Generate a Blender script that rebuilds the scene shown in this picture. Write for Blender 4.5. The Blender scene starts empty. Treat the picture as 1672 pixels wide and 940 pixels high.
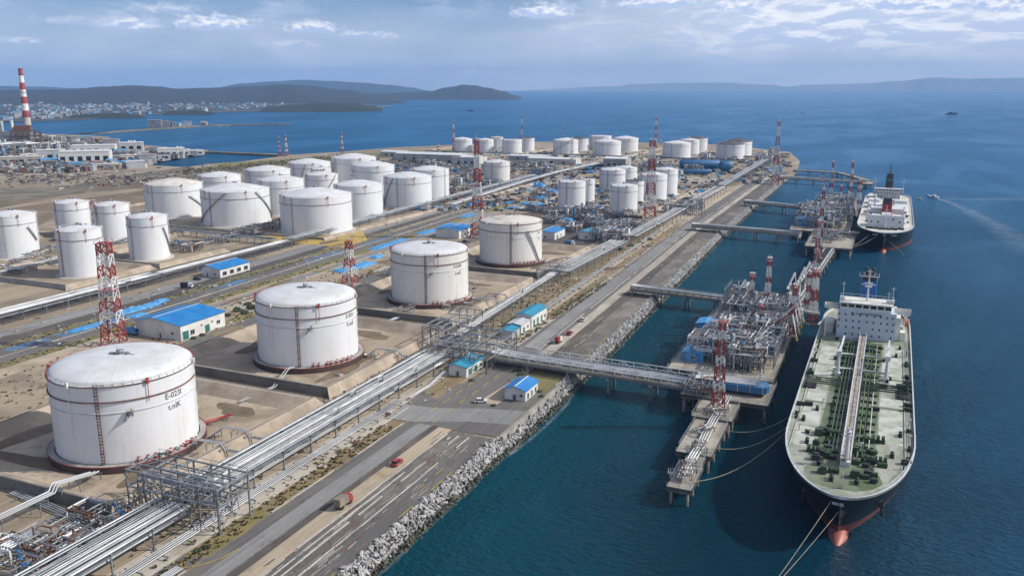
import bpy, math, random
from mathutils import Vector, Matrix, noise as mnoise
rnd = random.Random(11)
S = bpy.context.scene
COL = S.collection
rad = math.radians
LZ = 4.0        # level of the filled land
SEA = 0.6       # level of the sea

# ------------------------------------------------------------------ camera
F = 1400.0; CH = 104.0; HZ = 143.0
PITCH = math.atan2(470 - HZ, F)
YAW = math.atan2(1468 - 836, math.hypot(F, 470 - HZ))
cam = bpy.data.cameras.new('camera'); camo = bpy.data.objects.new('camera', cam)
COL.objects.link(camo); S.camera = camo
camo.location = (0, 0, CH)
camo.rotation_euler = (math.pi / 2 - PITCH, 0, YAW)
cam.sensor_width = 36.0; cam.lens = 36.0 * F / 1672.0
cam.clip_start = 1.0; cam.clip_end = 200000.0
ct, st, ca, sa = math.cos(PITCH), math.sin(PITCH), math.cos(YAW), math.sin(YAW)

def at(px, py, z=LZ):
    """where the sight line of a photo pixel meets the level z"""
    x = (px - 836) / F; y = (470 - py) / F
    fw = ct + y * st; up = -st + y * ct
    t = (z - CH) / up
    return ((ca * x - sa * fw) * t, (sa * x + ca * fw) * t)

def far(px, py, d):
    """point on a sight line at horizontal distance d"""
    x = (px - 836) / F; y = (470 - py) / F
    fw = ct + y * st; up = -st + y * ct
    dx = ca * x - sa * fw; dy = sa * x + ca * fw
    k = d / math.hypot(dx, dy)
    return (dx * k, dy * k, CH + up * k)

def to_px(X, Y, Z):
    r = ca * X + sa * Y; fw = -sa * X + ca * Y; up = Z - CH
    d = fw * ct - up * st; v = fw * st + up * ct
    return (836 + F * r / d, 470 - F * v / d)

def height_to(X, Y, z, ytop):
    lo, hi = z, z + 220
    for _ in range(40):
        m = (lo + hi) / 2
        if to_px(X, Y, m)[1] > ytop: lo = m
        else: hi = m
    return lo - z

def qx(Y):
    """the quay line drifts seaward-left past Y = 300"""
    return 0.0 if Y < 300 else (-(Y - 300) * 0.03 if Y < 620 else -9.6 - (Y - 620) * 0.006)

# ------------------------------------------------------------------ materials
def newmat(name):
    m = bpy.data.materials.new(name); m.use_nodes = True
    nt = m.node_tree; nt.nodes.clear()
    out = nt.nodes.new('ShaderNodeOutputMaterial'); b = nt.nodes.new('ShaderNodeBsdfPrincipled')
    nt.links.new(b.outputs[0], out.inputs[0])
    return m, nt, b

def N(nt, typ, **kw):
    n = nt.nodes.new(typ)
    for k, v in kw.items():
        if k.startswith('i_'): n.inputs[int(k[2:])].default_value = v
        else: setattr(n, k, v)
    return n

def math_n(nt, op, a, b=None, c=None):
    n = nt.nodes.new('ShaderNodeMath'); n.operation = op
    for i, v in enumerate((a, b, c)):
        if v is None: continue
        if isinstance(v, (int, float)): n.inputs[i].default_value = v
        else: nt.links.new(v, n.inputs[i])
    return n.outputs[0]

def smooth(nt, v, a, b):
    n = nt.nodes.new('ShaderNodeMapRange'); n.interpolation_type = 'SMOOTHSTEP'
    nt.links.new(v, n.inputs[0])
    for i, x in ((1, a), (2, b), (3, 0.0), (4, 1.0)):
        n.inputs[i].default_value = x
    return n.outputs[0]

def mixc(nt, f, a, b, mode='MIX'):
    n = nt.nodes.new('ShaderNodeMix'); n.data_type = 'RGBA'; n.blend_type = mode
    for i, v in ((0, f), (6, a), (7, b)):
        if isinstance(v, (int, float)): n.inputs[i].default_value = v
        elif isinstance(v, tuple): n.inputs[i].default_value = (*v[:3], 1)
        else: nt.links.new(v, n.inputs[i])
    return n.outputs[2]

def coords(nt, world=True, sc=(1, 1, 1), off=0.0, ref=None):
    if world: o = nt.nodes.new('ShaderNodeNewGeometry').outputs['Position']
    else: o = nt.nodes.new('ShaderNodeTexCoord').outputs['Object']
    mp = nt.nodes.new('ShaderNodeMapping'); mp.inputs['Scale'].default_value = sc
    mp.inputs['Location'].default_value = (off, off * .7, off * .3)
    nt.links.new(o, mp.inputs[0]); return mp.outputs[0]

def noise(nt, vec, scale, detail=4, rough=.55, dist=0.0):
    n = nt.nodes.new('ShaderNodeTexNoise'); n.inputs['Scale'].default_value = scale
    n.inputs['Detail'].default_value = detail; n.inputs['Roughness'].default_value = rough
    n.inputs['Distortion'].default_value = dist
    nt.links.new(vec, n.inputs['Vector']); return n.outputs[0]

def bump(nt, b, h, strength=.3, dist=.1):
    n = nt.nodes.new('ShaderNodeBump'); n.inputs['Strength'].default_value = strength
    n.inputs['Distance'].default_value = dist
    nt.links.new(h, n.inputs['Height']); nt.links.new(n.outputs[0], b.inputs['Normal']); return n

MATS = {}
def simple(name, col, col2=None, rough=.6, metal=0.0, scale=.6, world=False, sc=(1, 1, 1), lo=.35, hi=.65, fine=0.0, bumpy=0.0, inst=0.0):
    m, nt, b = newmat(name)
    v = coords(nt, world, sc, off=rnd.random() * 20)
    n1 = noise(nt, v, scale, 5)
    c2 = col2 or tuple(c * .72 for c in col)
    c = mixc(nt, smooth(nt, n1, lo, hi), col, c2)
    if fine:
        n2 = noise(nt, v, scale * 9, 3)
        c = mixc(nt, math_n(nt, 'MULTIPLY', smooth(nt, n2, .45, .75), fine), c, tuple(x * .45 for x in col))
    if inst:
        oi = nt.nodes.new('ShaderNodeObjectInfo')
        hs = nt.nodes.new('ShaderNodeHueSaturation')
        nt.links.new(math_n(nt, 'MULTIPLY_ADD', oi.outputs['Random'], inst, 1 - inst / 2), hs.inputs['Value'])
        nt.links.new(c, hs.inputs['Color']); c = hs.outputs[0]
    nt.links.new(c, b.inputs['Base Color'])
    b.inputs['Roughness'].default_value = rough; b.inputs['Metallic'].default_value = metal
    if bumpy: bump(nt, b, noise(nt, v, scale * 12, 3), bumpy, .1)
    MATS[name] = m; return m

simple('red_paint', (.36, .045, .036), (.24, .05, .042), .5, scale=.5)
simple('orange_paint', (.42, .10, .04), None, .5)
simple('white_metal', (.72, .72, .70), (.55, .54, .52), .45, scale=.4)
simple('pipe_silver', (.50, .51, .52), (.30, .31, .32), .42, .4, scale=.15, sc=(1, .35, 1), inst=.5)
simple('pipe_grey', (.33, .35, .37), (.22, .24, .26), .5, .3, scale=.3, inst=.3)
simple('pipe_white', (.66, .66, .65), (.46, .455, .44), .45, 0, scale=.2, inst=.3)
simple('steel', (.21, .23, .25), (.13, .14, .155), .55, .3, scale=.4, inst=.4)
simple('steel_light', (.32, .34, .36), (.20, .21, .225), .5, .3, scale=.4)
simple('steel_warm', (.27, .235, .20), (.17, .14, .12), .6, .15, scale=.5, inst=.4)
simple('steel_dark', (.05, .055, .06), (.09, .085, .08), .6, .2, scale=.4)
simple('rust', (.17, .075, .045), (.10, .045, .03), .8, scale=.6)
simple('foundation_red', (.075, .034, .030), (.035, .025, .022), .75, scale=.25)
simple('concrete', (.36, .34, .31), (.25, .235, .21), .85, scale=.12, fine=.5, bumpy=.2)
simple('concrete_pale', (.48, .45, .41), (.37, .34, .30), .85, scale=.15, fine=.4)
simple('concrete_dark', (.17, .16, .15), (.11, .105, .10), .9, scale=.15, fine=.5, bumpy=.3)
simple('pile', (.22, .20, .18), (.10, .09, .08), .9, scale=.3)
simple('earth_wall', (.40, .33, .255), (.25, .20, .15), .95, scale=.09, world=True, fine=.4, bumpy=.4)
simple('roof_blue', (.012, .17, .47), (.02, .22, .52), .42, scale=.2)
simple('roof_teal', (.02, .27, .38), (.025, .2, .33), .45, scale=.2)
simple('tarp_blue', (.03, .20, .46), (.10, .30, .52), .6, scale=.5)
simple('tank_blue', (.022, .13, .29), (.035, .12, .24), .45, scale=.2)
simple('wall_white', (.64, .63, .61), (.53, .52, .49), .7, scale=.25)
simple('wall_grey', (.45, .46, .47), (.36, .37, .38), .7, scale=.25)
simple('wall_pale', (.50, .485, .45), (.36, .35, .33), .75, scale=.1, inst=.5)
simple('glass_dark', (.012, .018, .022), (.02, .03, .035), .12, scale=.5)
simple('door_green', (.03, .16, .14), None, .5)
simple('door_grey', (.11, .13, .15), None, .5)
simple('hull_black', (.011, .012, .014), (.02, .021, .022), .35, scale=.1, sc=(1, 1, .25))
simple('hull_red', (.26, .075, .055), (.19, .05, .04), .55, scale=.2, sc=(1, 1, .3))
simple('bulb_red', (.34, .11, .08), (.27, .08, .06), .5, scale=.3)
simple('ship_white', (.60, .61, .62), (.52, .53, .54), .45, scale=.2)
simple('ship_cream', (.66, .65, .58), (.54, .53, .47), .6, scale=.15, fine=.25)
simple('funnel_blue', (.01, .09, .30), (.012, .075, .25), .4, scale=.2)
simple('funnel_teal', (.01, .12, .16), None, .4)
simple('funnel_red', (.33, .02, .02), None, .45)
simple('gear_green', (.035, .075, .03), (.02, .04, .02), .6, scale=.6)
simple('moss_green', (.085, .16, .055), (.05, .09, .04), .7, scale=.5)
simple('gear_dark', (.035, .037, .035), (.02, .02, .022), .6, scale=.6)
simple('panel_grey', (.53, .52, .47), (.31, .34, .26), .75, scale=.3, fine=.6)
simple('rope', (.34, .31, .22), (.24, .22, .16), .9, scale=.3)
simple('yellow_paint', (.50, .35, .03), (.36, .25, .05), .6, scale=.3)
simple('road_white', (.36, .35, .32), (.16, .155, .145), .85, scale=.5, world=True)
simple('simple_tan', (.26, .22, .17), None, .6)
simple('house_shade_blue', (.47, .53, .61), (.42, .48, .56), .5, scale=.15, fine=.15)  # shade of the bridge front is put into this blue-grey house colour
simple('catwalk', (.40, .36, .31), (.24, .19, .15), .7, scale=.5, fine=.6)
simple('rubber', (.02, .02, .02), None, .8)
simple('leaf', (.06, .085, .032), (.09, .095, .045), .7, scale=.6)
simple('bark', (.12, .085, .06), None, .9)
simple('rock', (.43, .42, .405), (.25, .245, .235), .9, scale=.5, world=True, fine=.35)
simple('rock_wet', (.07, .065, .045), (.045, .05, .03), .6, scale=.6, world=True)
simple('house_white', (.28, .285, .30), (.17, .17, .175), .8, scale=.05, world=True, inst=.8)
simple('house_roof', (.30, .22, .20), (.20, .2, .22), .8, scale=.02, world=True, inst=.5)
simple('house_blue', (.06, .22, .42), (.10, .28, .45), .6, scale=.02, world=True, inst=.4)
simple('boat_dark', (.03, .05, .08), None, .5)

# tank paint: plate courses, streaks, faint dirt
def tank_paint(name, base, dirt, amount):
    m, nt, b = newmat(name)
    tc = nt.nodes.new('ShaderNodeTexCoord'); oi = nt.nodes.new('ShaderNodeObjectInfo')
    add = N(nt, 'ShaderNodeVectorMath', operation='ADD')
    sc = N(nt, 'ShaderNodeVectorMath', operation='SCALE'); sc.inputs[0].default_value = (60, 60, 60)
    nt.links.new(oi.outputs['Random'], sc.inputs['Scale'])
    nt.links.new(tc.outputs['Object'], add.inputs[0]); nt.links.new(sc.outputs[0], add.inputs[1])
    def mp(s):
        k = nt.nodes.new('ShaderNodeMapping'); k.inputs['Scale'].default_value = s
        nt.links.new(add.outputs[0], k.inputs[0]); return k.outputs[0]
    streak = noise(nt, mp((1, 1, .045)), .9, 5, .6)
    patch = noise(nt, mp((1, 1, .6)), .09, 4)
    f = math_n(nt, 'MULTIPLY', smooth(nt, streak, .5, .78), amount)
    f = math_n(nt, 'ADD', f, math_n(nt, 'MULTIPLY', smooth(nt, patch, .5, .8), amount * .7))
    c = mixc(nt, f, base, dirt)
    sep = nt.nodes.new('ShaderNodeSeparateXYZ'); nt.links.new(tc.outputs['Object'], sep.inputs[0])
    fr = math_n(nt, 'FRACT', math_n(nt, 'DIVIDE', sep.outputs[2], 2.45))
    seam = math_n(nt, 'LESS_THAN', fr, .035)
    ang = math_n(nt, 'MULTIPLY_ADD', math_n(nt, 'ARCTAN2', sep.outputs[1], sep.outputs[0]), 22 / (2 * math.pi), math_n(nt, 'MULTIPLY', math_n(nt, 'FLOOR', math_n(nt, 'DIVIDE', sep.outputs[2], 2.45)), .37))
    vs_ = math_n(nt, 'LESS_THAN', math_n(nt, 'FRACT', ang), .022)
    pt = noise(nt, mp((1, 1, 1)), .03, 2)
    c = mixc(nt, math_n(nt, 'MULTIPLY', smooth(nt, pt, .35, .7), .12), c, dirt)
    c = mixc(nt, math_n(nt, 'MULTIPLY', math_n(nt, 'MAXIMUM', seam, vs_), .20), c, (.30, .29, .28))
    nt.links.new(c, b.inputs['Base Color']); b.inputs['Roughness'].default_value = .48
    bump(nt, b, noise(nt, mp((1, 1, .5)), .35, 3), .12, .12)
    MATS[name] = m
tank_paint('tank_white', (.655, .665, .68), (.42, .37, .31), .34)
tank_paint('tank_cream', (.65, .64, .61), (.40, .33, .26), .5)
simple('roof_white', (.645, .655, .67), (.57, .56, .54), .55, scale=.12, fine=.18)
simple('roof_dusty', (.52, .47, .41), (.66, .63, .58), .8, scale=.14, fine=.35)
simple('roof_dark', (.055, .055, .06), (.09, .085, .085), .8, scale=.2, fine=.3)
def radial_seams(name, n):
    m = MATS[name]; nt = m.node_tree; b = [k for k in nt.nodes if k.type == 'BSDF_PRINCIPLED'][0]; src = b.inputs['Base Color'].links[0].from_socket
    sp = nt.nodes.new('ShaderNodeSeparateXYZ'); nt.links.new(nt.nodes.new('ShaderNodeTexCoord').outputs['Object'], sp.inputs[0])
    a = math_n(nt, 'MULTIPLY', math_n(nt, 'ARCTAN2', sp.outputs[1], sp.outputs[0]), n / (2 * math.pi)); rr = math_n(nt, 'SQRT', math_n(nt, 'ADD', math_n(nt, 'POWER', sp.outputs[0], 2.0), math_n(nt, 'POWER', sp.outputs[1], 2.0)))
    d = math_n(nt, 'MULTIPLY', math_n(nt, 'ABSOLUTE', math_n(nt, 'SUBTRACT', math_n(nt, 'FRACT', a), .5)), rr)       # distance to the seam
    line = math_n(nt, 'MAXIMUM', math_n(nt, 'LESS_THAN', d, n * .012), math_n(nt, 'LESS_THAN', math_n(nt, 'FRACT', math_n(nt, 'DIVIDE', rr, 4.6)), .035))
    v = coords(nt, False, (1, 1, 1), off=3); dirt = math_n(nt, 'MULTIPLY', smooth(nt, noise(nt, v, .22, 6, .7, .8), .54, .74), .3)
    c = mixc(nt, math_n(nt, 'MULTIPLY', line, .3), src, (.30, .29, .27)); c = mixc(nt, dirt, c, (.38, .34, .29)); nt.links.new(c, b.inputs['Base Color'])
radial_seams('roof_white', 18); radial_seams('roof_dusty', 18)
def roof_sheet(name):          # ribbed metal roofing
    m = MATS[name]; nt = m.node_tree; b = [n for n in nt.nodes if n.type == 'BSDF_PRINCIPLED'][0]
    w = nt.nodes.new('ShaderNodeTexWave'); w.inputs['Scale'].default_value = 1.6
    nt.links.new(nt.nodes.new('ShaderNodeTexCoord').outputs['Object'], w.inputs[0])
    src = b.inputs['Base Color'].links[0].from_socket; c = mixc(nt, math_n(nt, 'MULTIPLY', smooth(nt, w.outputs[1], .25, .0), .35), src, (.01, .07, .16))
    fd = noise(nt, coords(nt, False, (1, 1, 1)), .35, 5, .7); nt.links.new(mixc(nt, math_n(nt, 'MULTIPLY', smooth(nt, fd, .5, .75), .35), c, (.16, .24, .34)), b.inputs['Base Color'])
    bump(nt, b, w.outputs[1], .4, .1)
roof_sheet('roof_blue'); roof_sheet('roof_teal')

# ground family: world-space noise drawn out along the quay
def ground_mat(name, a, b_, c_, fine=.5, stretch=(1, .16, 1), s1=.022, s2=.12, bumpy=.5, tracks=.5):
    if name[:4] in ('deck', 'g_hi', 'g_wo', 'jett', 'g_fa', 'g_to'): tracks = 0
    m, nt, b = newmat(name)
    v = coords(nt, True, stretch, off=rnd.random() * 50); v0 = coords(nt, True, (1, 1, 1), off=rnd.random() * 50)
    n1 = noise(nt, v, s1, 6, .6, .6); n2 = noise(nt, v, s2, 6, .65); n3 = noise(nt, v0, 1.1, 4, .7); n4 = noise(nt, v0, .035, 5, .6, 1.0)
    c = mixc(nt, smooth(nt, n1, .38, .62), a, b_)
    c = mixc(nt, math_n(nt, 'MULTIPLY', smooth(nt, n4, .48, .66), .75), c, c_)
    c = mixc(nt, math_n(nt, 'MULTIPLY', smooth(nt, n2, .52, .7), fine), c, tuple(x * .5 for x in a))
    c = mixc(nt, math_n(nt, 'MULTIPLY', smooth(nt, n3, .55, .8), fine * .7), c, tuple(x * .55 for x in b_))
    if tracks:
        n5 = noise(nt, coords(nt, True, (1, .025, 1), off=rnd.random() * 50), .9, 4, .7, .15); n6 = noise(nt, v0, .10, 6, .75, 1.2)
        c = mixc(nt, math_n(nt, 'MULTIPLY', smooth(nt, n5, .56, .66), tracks), c, tuple(x * .5 for x in a)); c = mixc(nt, math_n(nt, 'MULTIPLY', smooth(nt, n5, .44, .36), tracks * .6), c, tuple(min(.7, x * 1.45) for x in a))
        c = mixc(nt, math_n(nt, 'MULTIPLY', smooth(nt, n6, .56, .70), .6), c, tuple(x * .38 for x in b_))
    nt.links.new(c, b.inputs['Base Color']); b.inputs['Roughness'].default_value = .95
    bump(nt, b, n3, bumpy, .25)
    MATS[name] = m
ground_mat('g_earth', (.33, .265, .185), (.225, .175, .12), (.17, .135, .095))
ground_mat('g_field', (.185, .135, .085), (.125, .096, .062), (.25, .195, .13), fine=.6, s1=.012, s2=.05, stretch=(.35, .8, 1))
ground_mat('g_sand', (.43, .35, .255), (.33, .265, .185), (.25, .195, .13), fine=.45)
ground_mat('g_bund', (.45, .37, .275), (.32, .25, .175), (.18, .14, .098), fine=.6, stretch=(.7, .5, 1), s1=.05, s2=.28, bumpy=1.0, tracks=.25)
ground_mat('g_mud', (.17, .125, .08), (.12, .088, .058), (.21, .165, .115), fine=.6, stretch=(.8, .8, 1), s1=.08, s2=.4, bumpy=1.0, tracks=.2)
ground_mat('g_concrete', (.42, .375, .31), (.33, .29, .235), (.26, .22, .165), fine=.45)
ground_mat('g_asphalt', (.135, .125, .114), (.10, .093, .087), (.17, .155, .137), fine=.3)
ground_mat('g_lane', (.245, .24, .23), (.20, .195, .188), (.17, .16, .148), fine=.25)
ground_mat('g_rough', (.15, .135, .115), (.09, .08, .072), (.25, .22, .19), fine=.8, bumpy=1.0)
ground_mat('g_grass', (.20, .165, .06), (.15, .14, .055), (.24, .185, .095), fine=.5)
ground_mat('g_drygrass', (.225, .16, .08), (.165, .13, .075), (.26, .205, .13), fine=.45)
ground_mat('g_dark', (.095, .08, .066), (.068, .06, .053), (.15, .12, .09), fine=.7)
ground_mat('g_ochre', (.46, .31, .06), (.40, .27, .07), (.36, .27, .12), fine=.25)
ground_mat('g_blue', (.115, .125, .14), (.10, .17, .27), (.06, .20, .38), fine=.5, s1=.12, stretch=(1, .4, 1))
ground_mat('g_shore', (.16, .135, .10), (.10, .095, .07), (.25, .215, .165), fine=.6, stretch=(.5, .5, 1))
ground_mat('g_town', (.06, .058, .05), (.032, .038, .034), (.03, .065, .10), fine=.6, stretch=(.03, .03, 1))
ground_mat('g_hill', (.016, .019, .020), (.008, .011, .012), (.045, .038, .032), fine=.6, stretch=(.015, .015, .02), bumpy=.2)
ground_mat('g_far_hill', (.26, .27, .28), (.22, .23, .24), (.28, .28, .28), fine=.2, stretch=(.01, .01, .01), bumpy=.05)  # fading by distant haze is painted into this pale hill colour
ground_mat('g_wood', (.018, .024, .014), (.012, .017, .011), (.028, .030, .017), fine=.7, stretch=(.1, .1, .1), bumpy=.6)
ground_mat('deck_green', (.35, .35, .30), (.225, .24, .185), (.12, .165, .08), fine=.7, stretch=(1, .5, 1), s1=.12, s2=.4, bumpy=.1)
ground_mat('deck_moss', (.105, .15, .07), (.06, .09, .045), (.21, .215, .165), fine=.75, stretch=(1, .4, 1), s1=.15, s2=.5, bumpy=.1)
ground_mat('deck_white', (.60, .58, .52), (.48, .46, .41), (.40, .385, .34), fine=.4, stretch=(1, .6, 1), s1=.1, s2=.3, bumpy=.1)
ground_mat('jetty_deck', (.37, .34, .28), (.28, .255, .21), (.20, .17, .125), fine=.6, stretch=(1, 1, 1), s1=.2, s2=.5)

# the sea
m, nt, b = newmat('sea'); MATS['sea'] = m
v = coords(nt, True)
big = noise(nt, coords(nt, True, (1, .35, 1)), .004, 4, .6, .8)
pos = nt.nodes.new('ShaderNodeSeparateXYZ'); nt.links.new(nt.nodes.new('ShaderNodeNewGeometry').outputs['Position'], pos.inputs[0])
shallow = math_n(nt, 'MULTIPLY', smooth(nt, pos.outputs[0], -30, -110), smooth(nt, pos.outputs[1], 1100, 500))
offsh = math_n(nt, 'MINIMUM', 1.0, math_n(nt, 'ADD', smooth(nt, pos.outputs[1], 250, 1350), math_n(nt, 'MULTIPLY', math_n(nt, 'MULTIPLY', smooth(nt, pos.outputs[0], -60, 170), .34), smooth(nt, pos.outputs[1], 1300, 300))))
deep = mixc(nt, offsh, mixc(nt, smooth(nt, big, .3, .7), (.0003, .030, .050), (.0005, .038, .064)), mixc(nt, smooth(nt, big, .3, .7), (.018, .100, .215), (.024, .118, .25)))
nt.links.new(mixc(nt, math_n(nt, 'MULTIPLY', shallow, .5), deep, (.0005, .060, .080)), b.inputs['Base Color'])
b.inputs['IOR'].default_value = 1.31; b.inputs['Specular IOR Level'].default_value = .22; b.inputs['Specular Tint'].default_value = (.35, .72, 1.0, 1)
nt.links.new(math_n(nt, 'MULTIPLY_ADD', smooth(nt, big, .35, .7), .10, .05), b.inputs['Roughness'])
w1 = noise(nt, coords(nt, True, (.8, 1.5, 1)), .55, 5, .62, .3)
w2 = noise(nt, coords(nt, True, (1, .5, 1), off=7), .11, 3, .55, .4)
w3 = noise(nt, coords(nt, True, (1, .4, 1), off=3), .022, 3, .5)
patch = smooth(nt, noise(nt, coords(nt, True, (1, .5, 1), off=9), .0075, 4, .6, .6), .35, .62)
h = math_n(nt, 'ADD', math_n(nt, 'MULTIPLY', w1, math_n(nt, 'MULTIPLY_ADD', patch, .75, .30)), math_n(nt, 'MULTIPLY', w2, .55))
h = math_n(nt, 'ADD', h, math_n(nt, 'MULTIPLY', w3, 1.4))
bn = bump(nt, b, h, 1.0, 2.6)
# wind-roughened water: body colour plus a sky reflection that grows towards grazing view
dif = nt.nodes.new('ShaderNodeBsdfDiffuse'); glo = nt.nodes.new('ShaderNodeBsdfGlossy'); mx = nt.nodes.new('ShaderNodeMixShader'); lw = nt.nodes.new('ShaderNodeLayerWeight')
nt.links.new(b.inputs['Base Color'].links[0].from_socket, dif.inputs[0]); nt.links.new(b.inputs['Roughness'].links[0].from_socket, glo.inputs['Roughness']); glo.inputs[0].default_value = (.72, .88, 1.0, 1)
lw.inputs[0].default_value = .5
for s_ in (glo.inputs['Normal'], lw.inputs['Normal'], dif.inputs['Normal']): nt.links.new(bn.outputs[0], s_)
nt.links.new(math_n(nt, 'MULTIPLY_ADD', math_n(nt, 'POWER', lw.outputs['Facing'], 5.0), math_n(nt, 'MULTIPLY_ADD', patch, .26, .46), .004), mx.inputs[0])
nt.links.new(dif.outputs[0], mx.inputs[1]); nt.links.new(glo.outputs[0], mx.inputs[2])
nt.links.new(mx.outputs[0], [n for n in nt.nodes if n.type == 'OUTPUT_MATERIAL'][0].inputs[0]); nt.nodes.remove(b)
m, nt, b = newmat('foam'); MATS['foam'] = m          # disturbed pale water of a wake
b.inputs['Base Color'].default_value = (.42, .50, .56, 1); b.inputs['Roughness'].default_value = .5
tc = nt.nodes.new('ShaderNodeTexCoord'); sp = nt.nodes.new('ShaderNodeSeparateXYZ'); nt.links.new(tc.outputs['UV'], sp.inputs[0])
edge = math_n(nt, 'MULTIPLY', smooth(nt, sp.outputs[0], 0, .5), smooth(nt, sp.outputs[0], 1, .5))
fade = math_n(nt, 'MULTIPLY_ADD', sp.outputs[1], -.75, 1.0)
nn = smooth(nt, noise(nt, coords(nt, True, (1, 1, 1)), .12, 6, .7), .42, .68)
nt.links.new(math_n(nt, 'MULTIPLY', math_n(nt, 'MULTIPLY', math_n(nt, 'MULTIPLY', edge, fade), math_n(nt, 'MULTIPLY_ADD', nn, .8, .2)), .5), b.inputs['Alpha'])

# ------------------------------------------------------------------ mesh builder
class MB:
    def __init__(s, *mats):
        s.v = []; s.f = []; s.m = []; s.sm = []; s.mats = list(mats)
    def face(s, pts, mi=0, sm=False):
        k = len(s.v); s.v.extend(tuple(p) for p in pts); s.f.append(tuple(range(k, k + len(pts)))); s.m.append(mi); s.sm.append(sm)
    def mesh(s, vs, fs, mi=0, sm=False):
        k = len(s.v); s.v.extend(tuple(p) for p in vs)
        for f in fs: s.f.append(tuple(i + k for i in f)); s.m.append(mi); s.sm.append(sm)
    def box(s, cx, cy, z0, sx, sy, sz, mi=0, rot=0.0):
        c, n = math.cos(rot), math.sin(rot); vs = []
        for z in (z0, z0 + sz):
            for x, y in ((-sx / 2, -sy / 2), (sx / 2, -sy / 2), (sx / 2, sy / 2), (-sx / 2, sy / 2)):
                vs.append((cx + c * x - n * y, cy + n * x + c * y, z))
        s.mesh(vs, [(3, 2, 1, 0), (4, 5, 6, 7), (0, 1, 5, 4), (1, 2, 6, 5), (2, 3, 7, 6), (3, 0, 4, 7)], mi)
    def beam(s, p, q, w, mi=0, n=4, w2=None, sm=False, cap=True):
        p, q = Vector(p), Vector(q); d = q - p
        if d.length < 1e-5: return
        d.normalize(); u = d.cross(Vector((0, 0, 1)) if abs(d.z) < .95 else Vector((1, 0, 0))).normalized(); t = d.cross(u)
        w2 = w if w2 is None else w2; vs = []
        o = math.pi / 4 if n == 4 else 0; k = .7071 * 2 ** .5 if n != 4 else 1.0
        for c, ww in ((p, w / 2), (q, w2 / 2)):
            if n == 4: ww *= 1.414
            for i in range(n):
                a = 2 * math.pi * i / n + o; vs.append(c + u * math.cos(a) * ww + t * math.sin(a) * ww)
        fs = [(i, (i + 1) % n, n + (i + 1) % n, n + i) for i in range(n)]
        if cap: fs += [tuple(range(n - 1, -1, -1)), tuple(range(n, 2 * n))]
        s.mesh(vs, fs, mi, sm)
    def tube(s, path, r, mi=0, n=6, sm=True):
        pts = [Vector(p) for p in path]; k0 = len(s.v); m = len(pts)
        for j, p in enumerate(pts):
            d = (pts[min(j + 1, m - 1)] - pts[max(j - 1, 0)])
            if d.length < 1e-6: d = Vector((0, 0, 1))
            d.normalize(); u = d.cross(Vector((0, 0, 1)) if abs(d.z) < .9 else Vector((0, 1, 0))).normalized(); t = d.cross(u)
            for i in range(n):
                a = 2 * math.pi * i / n; s.v.append(tuple(p + u * math.cos(a) * r + t * math.sin(a) * r))
        for j in range(m - 1):
            for i in range(n):
                a = k0 + j * n + i; c = k0 + j * n + (i + 1) % n
                s.f.append((a, c, c + n, a + n)); s.m.append(mi); s.sm.append(sm)
        s.f.append(tuple(k0 + i for i in range(n))); s.m.append(mi); s.sm.append(False)
        s.f.append(tuple(k0 + (m - 1) * n + i for i in range(n - 1, -1, -1))); s.m.append(mi); s.sm.append(False)
    def lathe(s, prof, n=32, mi=0, cx=0.0, cy=0.0, sm=True, a0=0.0, a1=2 * math.pi):
        full = abs(a1 - a0 - 2 * math.pi) < 1e-6; k0 = len(s.v); c = n if full else n + 1
        for r, z in prof:
            for i in range(c):
                a = a0 + (a1 - a0) * i / n; s.v.append((cx + r * math.cos(a), cy + r * math.sin(a), z))
        for j in range(len(prof) - 1):
            for i in range(n):
                a = k0 + j * c + i; b_ = k0 + j * c + (i + 1) % c
                s.f.append((a, b_, b_ + c, a + c)); s.m.append(mi); s.sm.append(sm)
    def poly_prism(s, pts, z0, z1, mi=0, bottom=True):
        n = len(pts); vs = [(x, y, z0) for x, y in pts] + [(x, y, z1) for x, y in pts]
        fs = [(i, (i + 1) % n, n + (i + 1) % n, n + i) for i in range(n)] + [tuple(range(n, 2 * n))]
        if bottom: fs.append(tuple(range(n - 1, -1, -1)))
        s.mesh(vs, fs, mi)
    def build(s, name, mats=None, parent=None, loc=None, uv=None):
        mats = mats or s.mats
        if isinstance(mats, str): mats = [mats]
        me = bpy.data.meshes.new(name); me.from_pydata(s.v, [], s.f)
        for k in mats: me.materials.append(MATS[k])
        if len(mats) > 1: me.polygons.foreach_set('material_index', s.m)
        me.polygons.foreach_set('use_smooth', s.sm)
        if uv:
            l = me.uv_layers.new(name='UV')
            for lp in me.loops: l.data[lp.index].uv = uv[lp.vertex_index]
        me.update()
        o = bpy.data.objects.new(name, me); COL.objects.link(o)
        if parent is not None: o.parent = parent
        if loc is not None: o.location = loc
        return o

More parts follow.
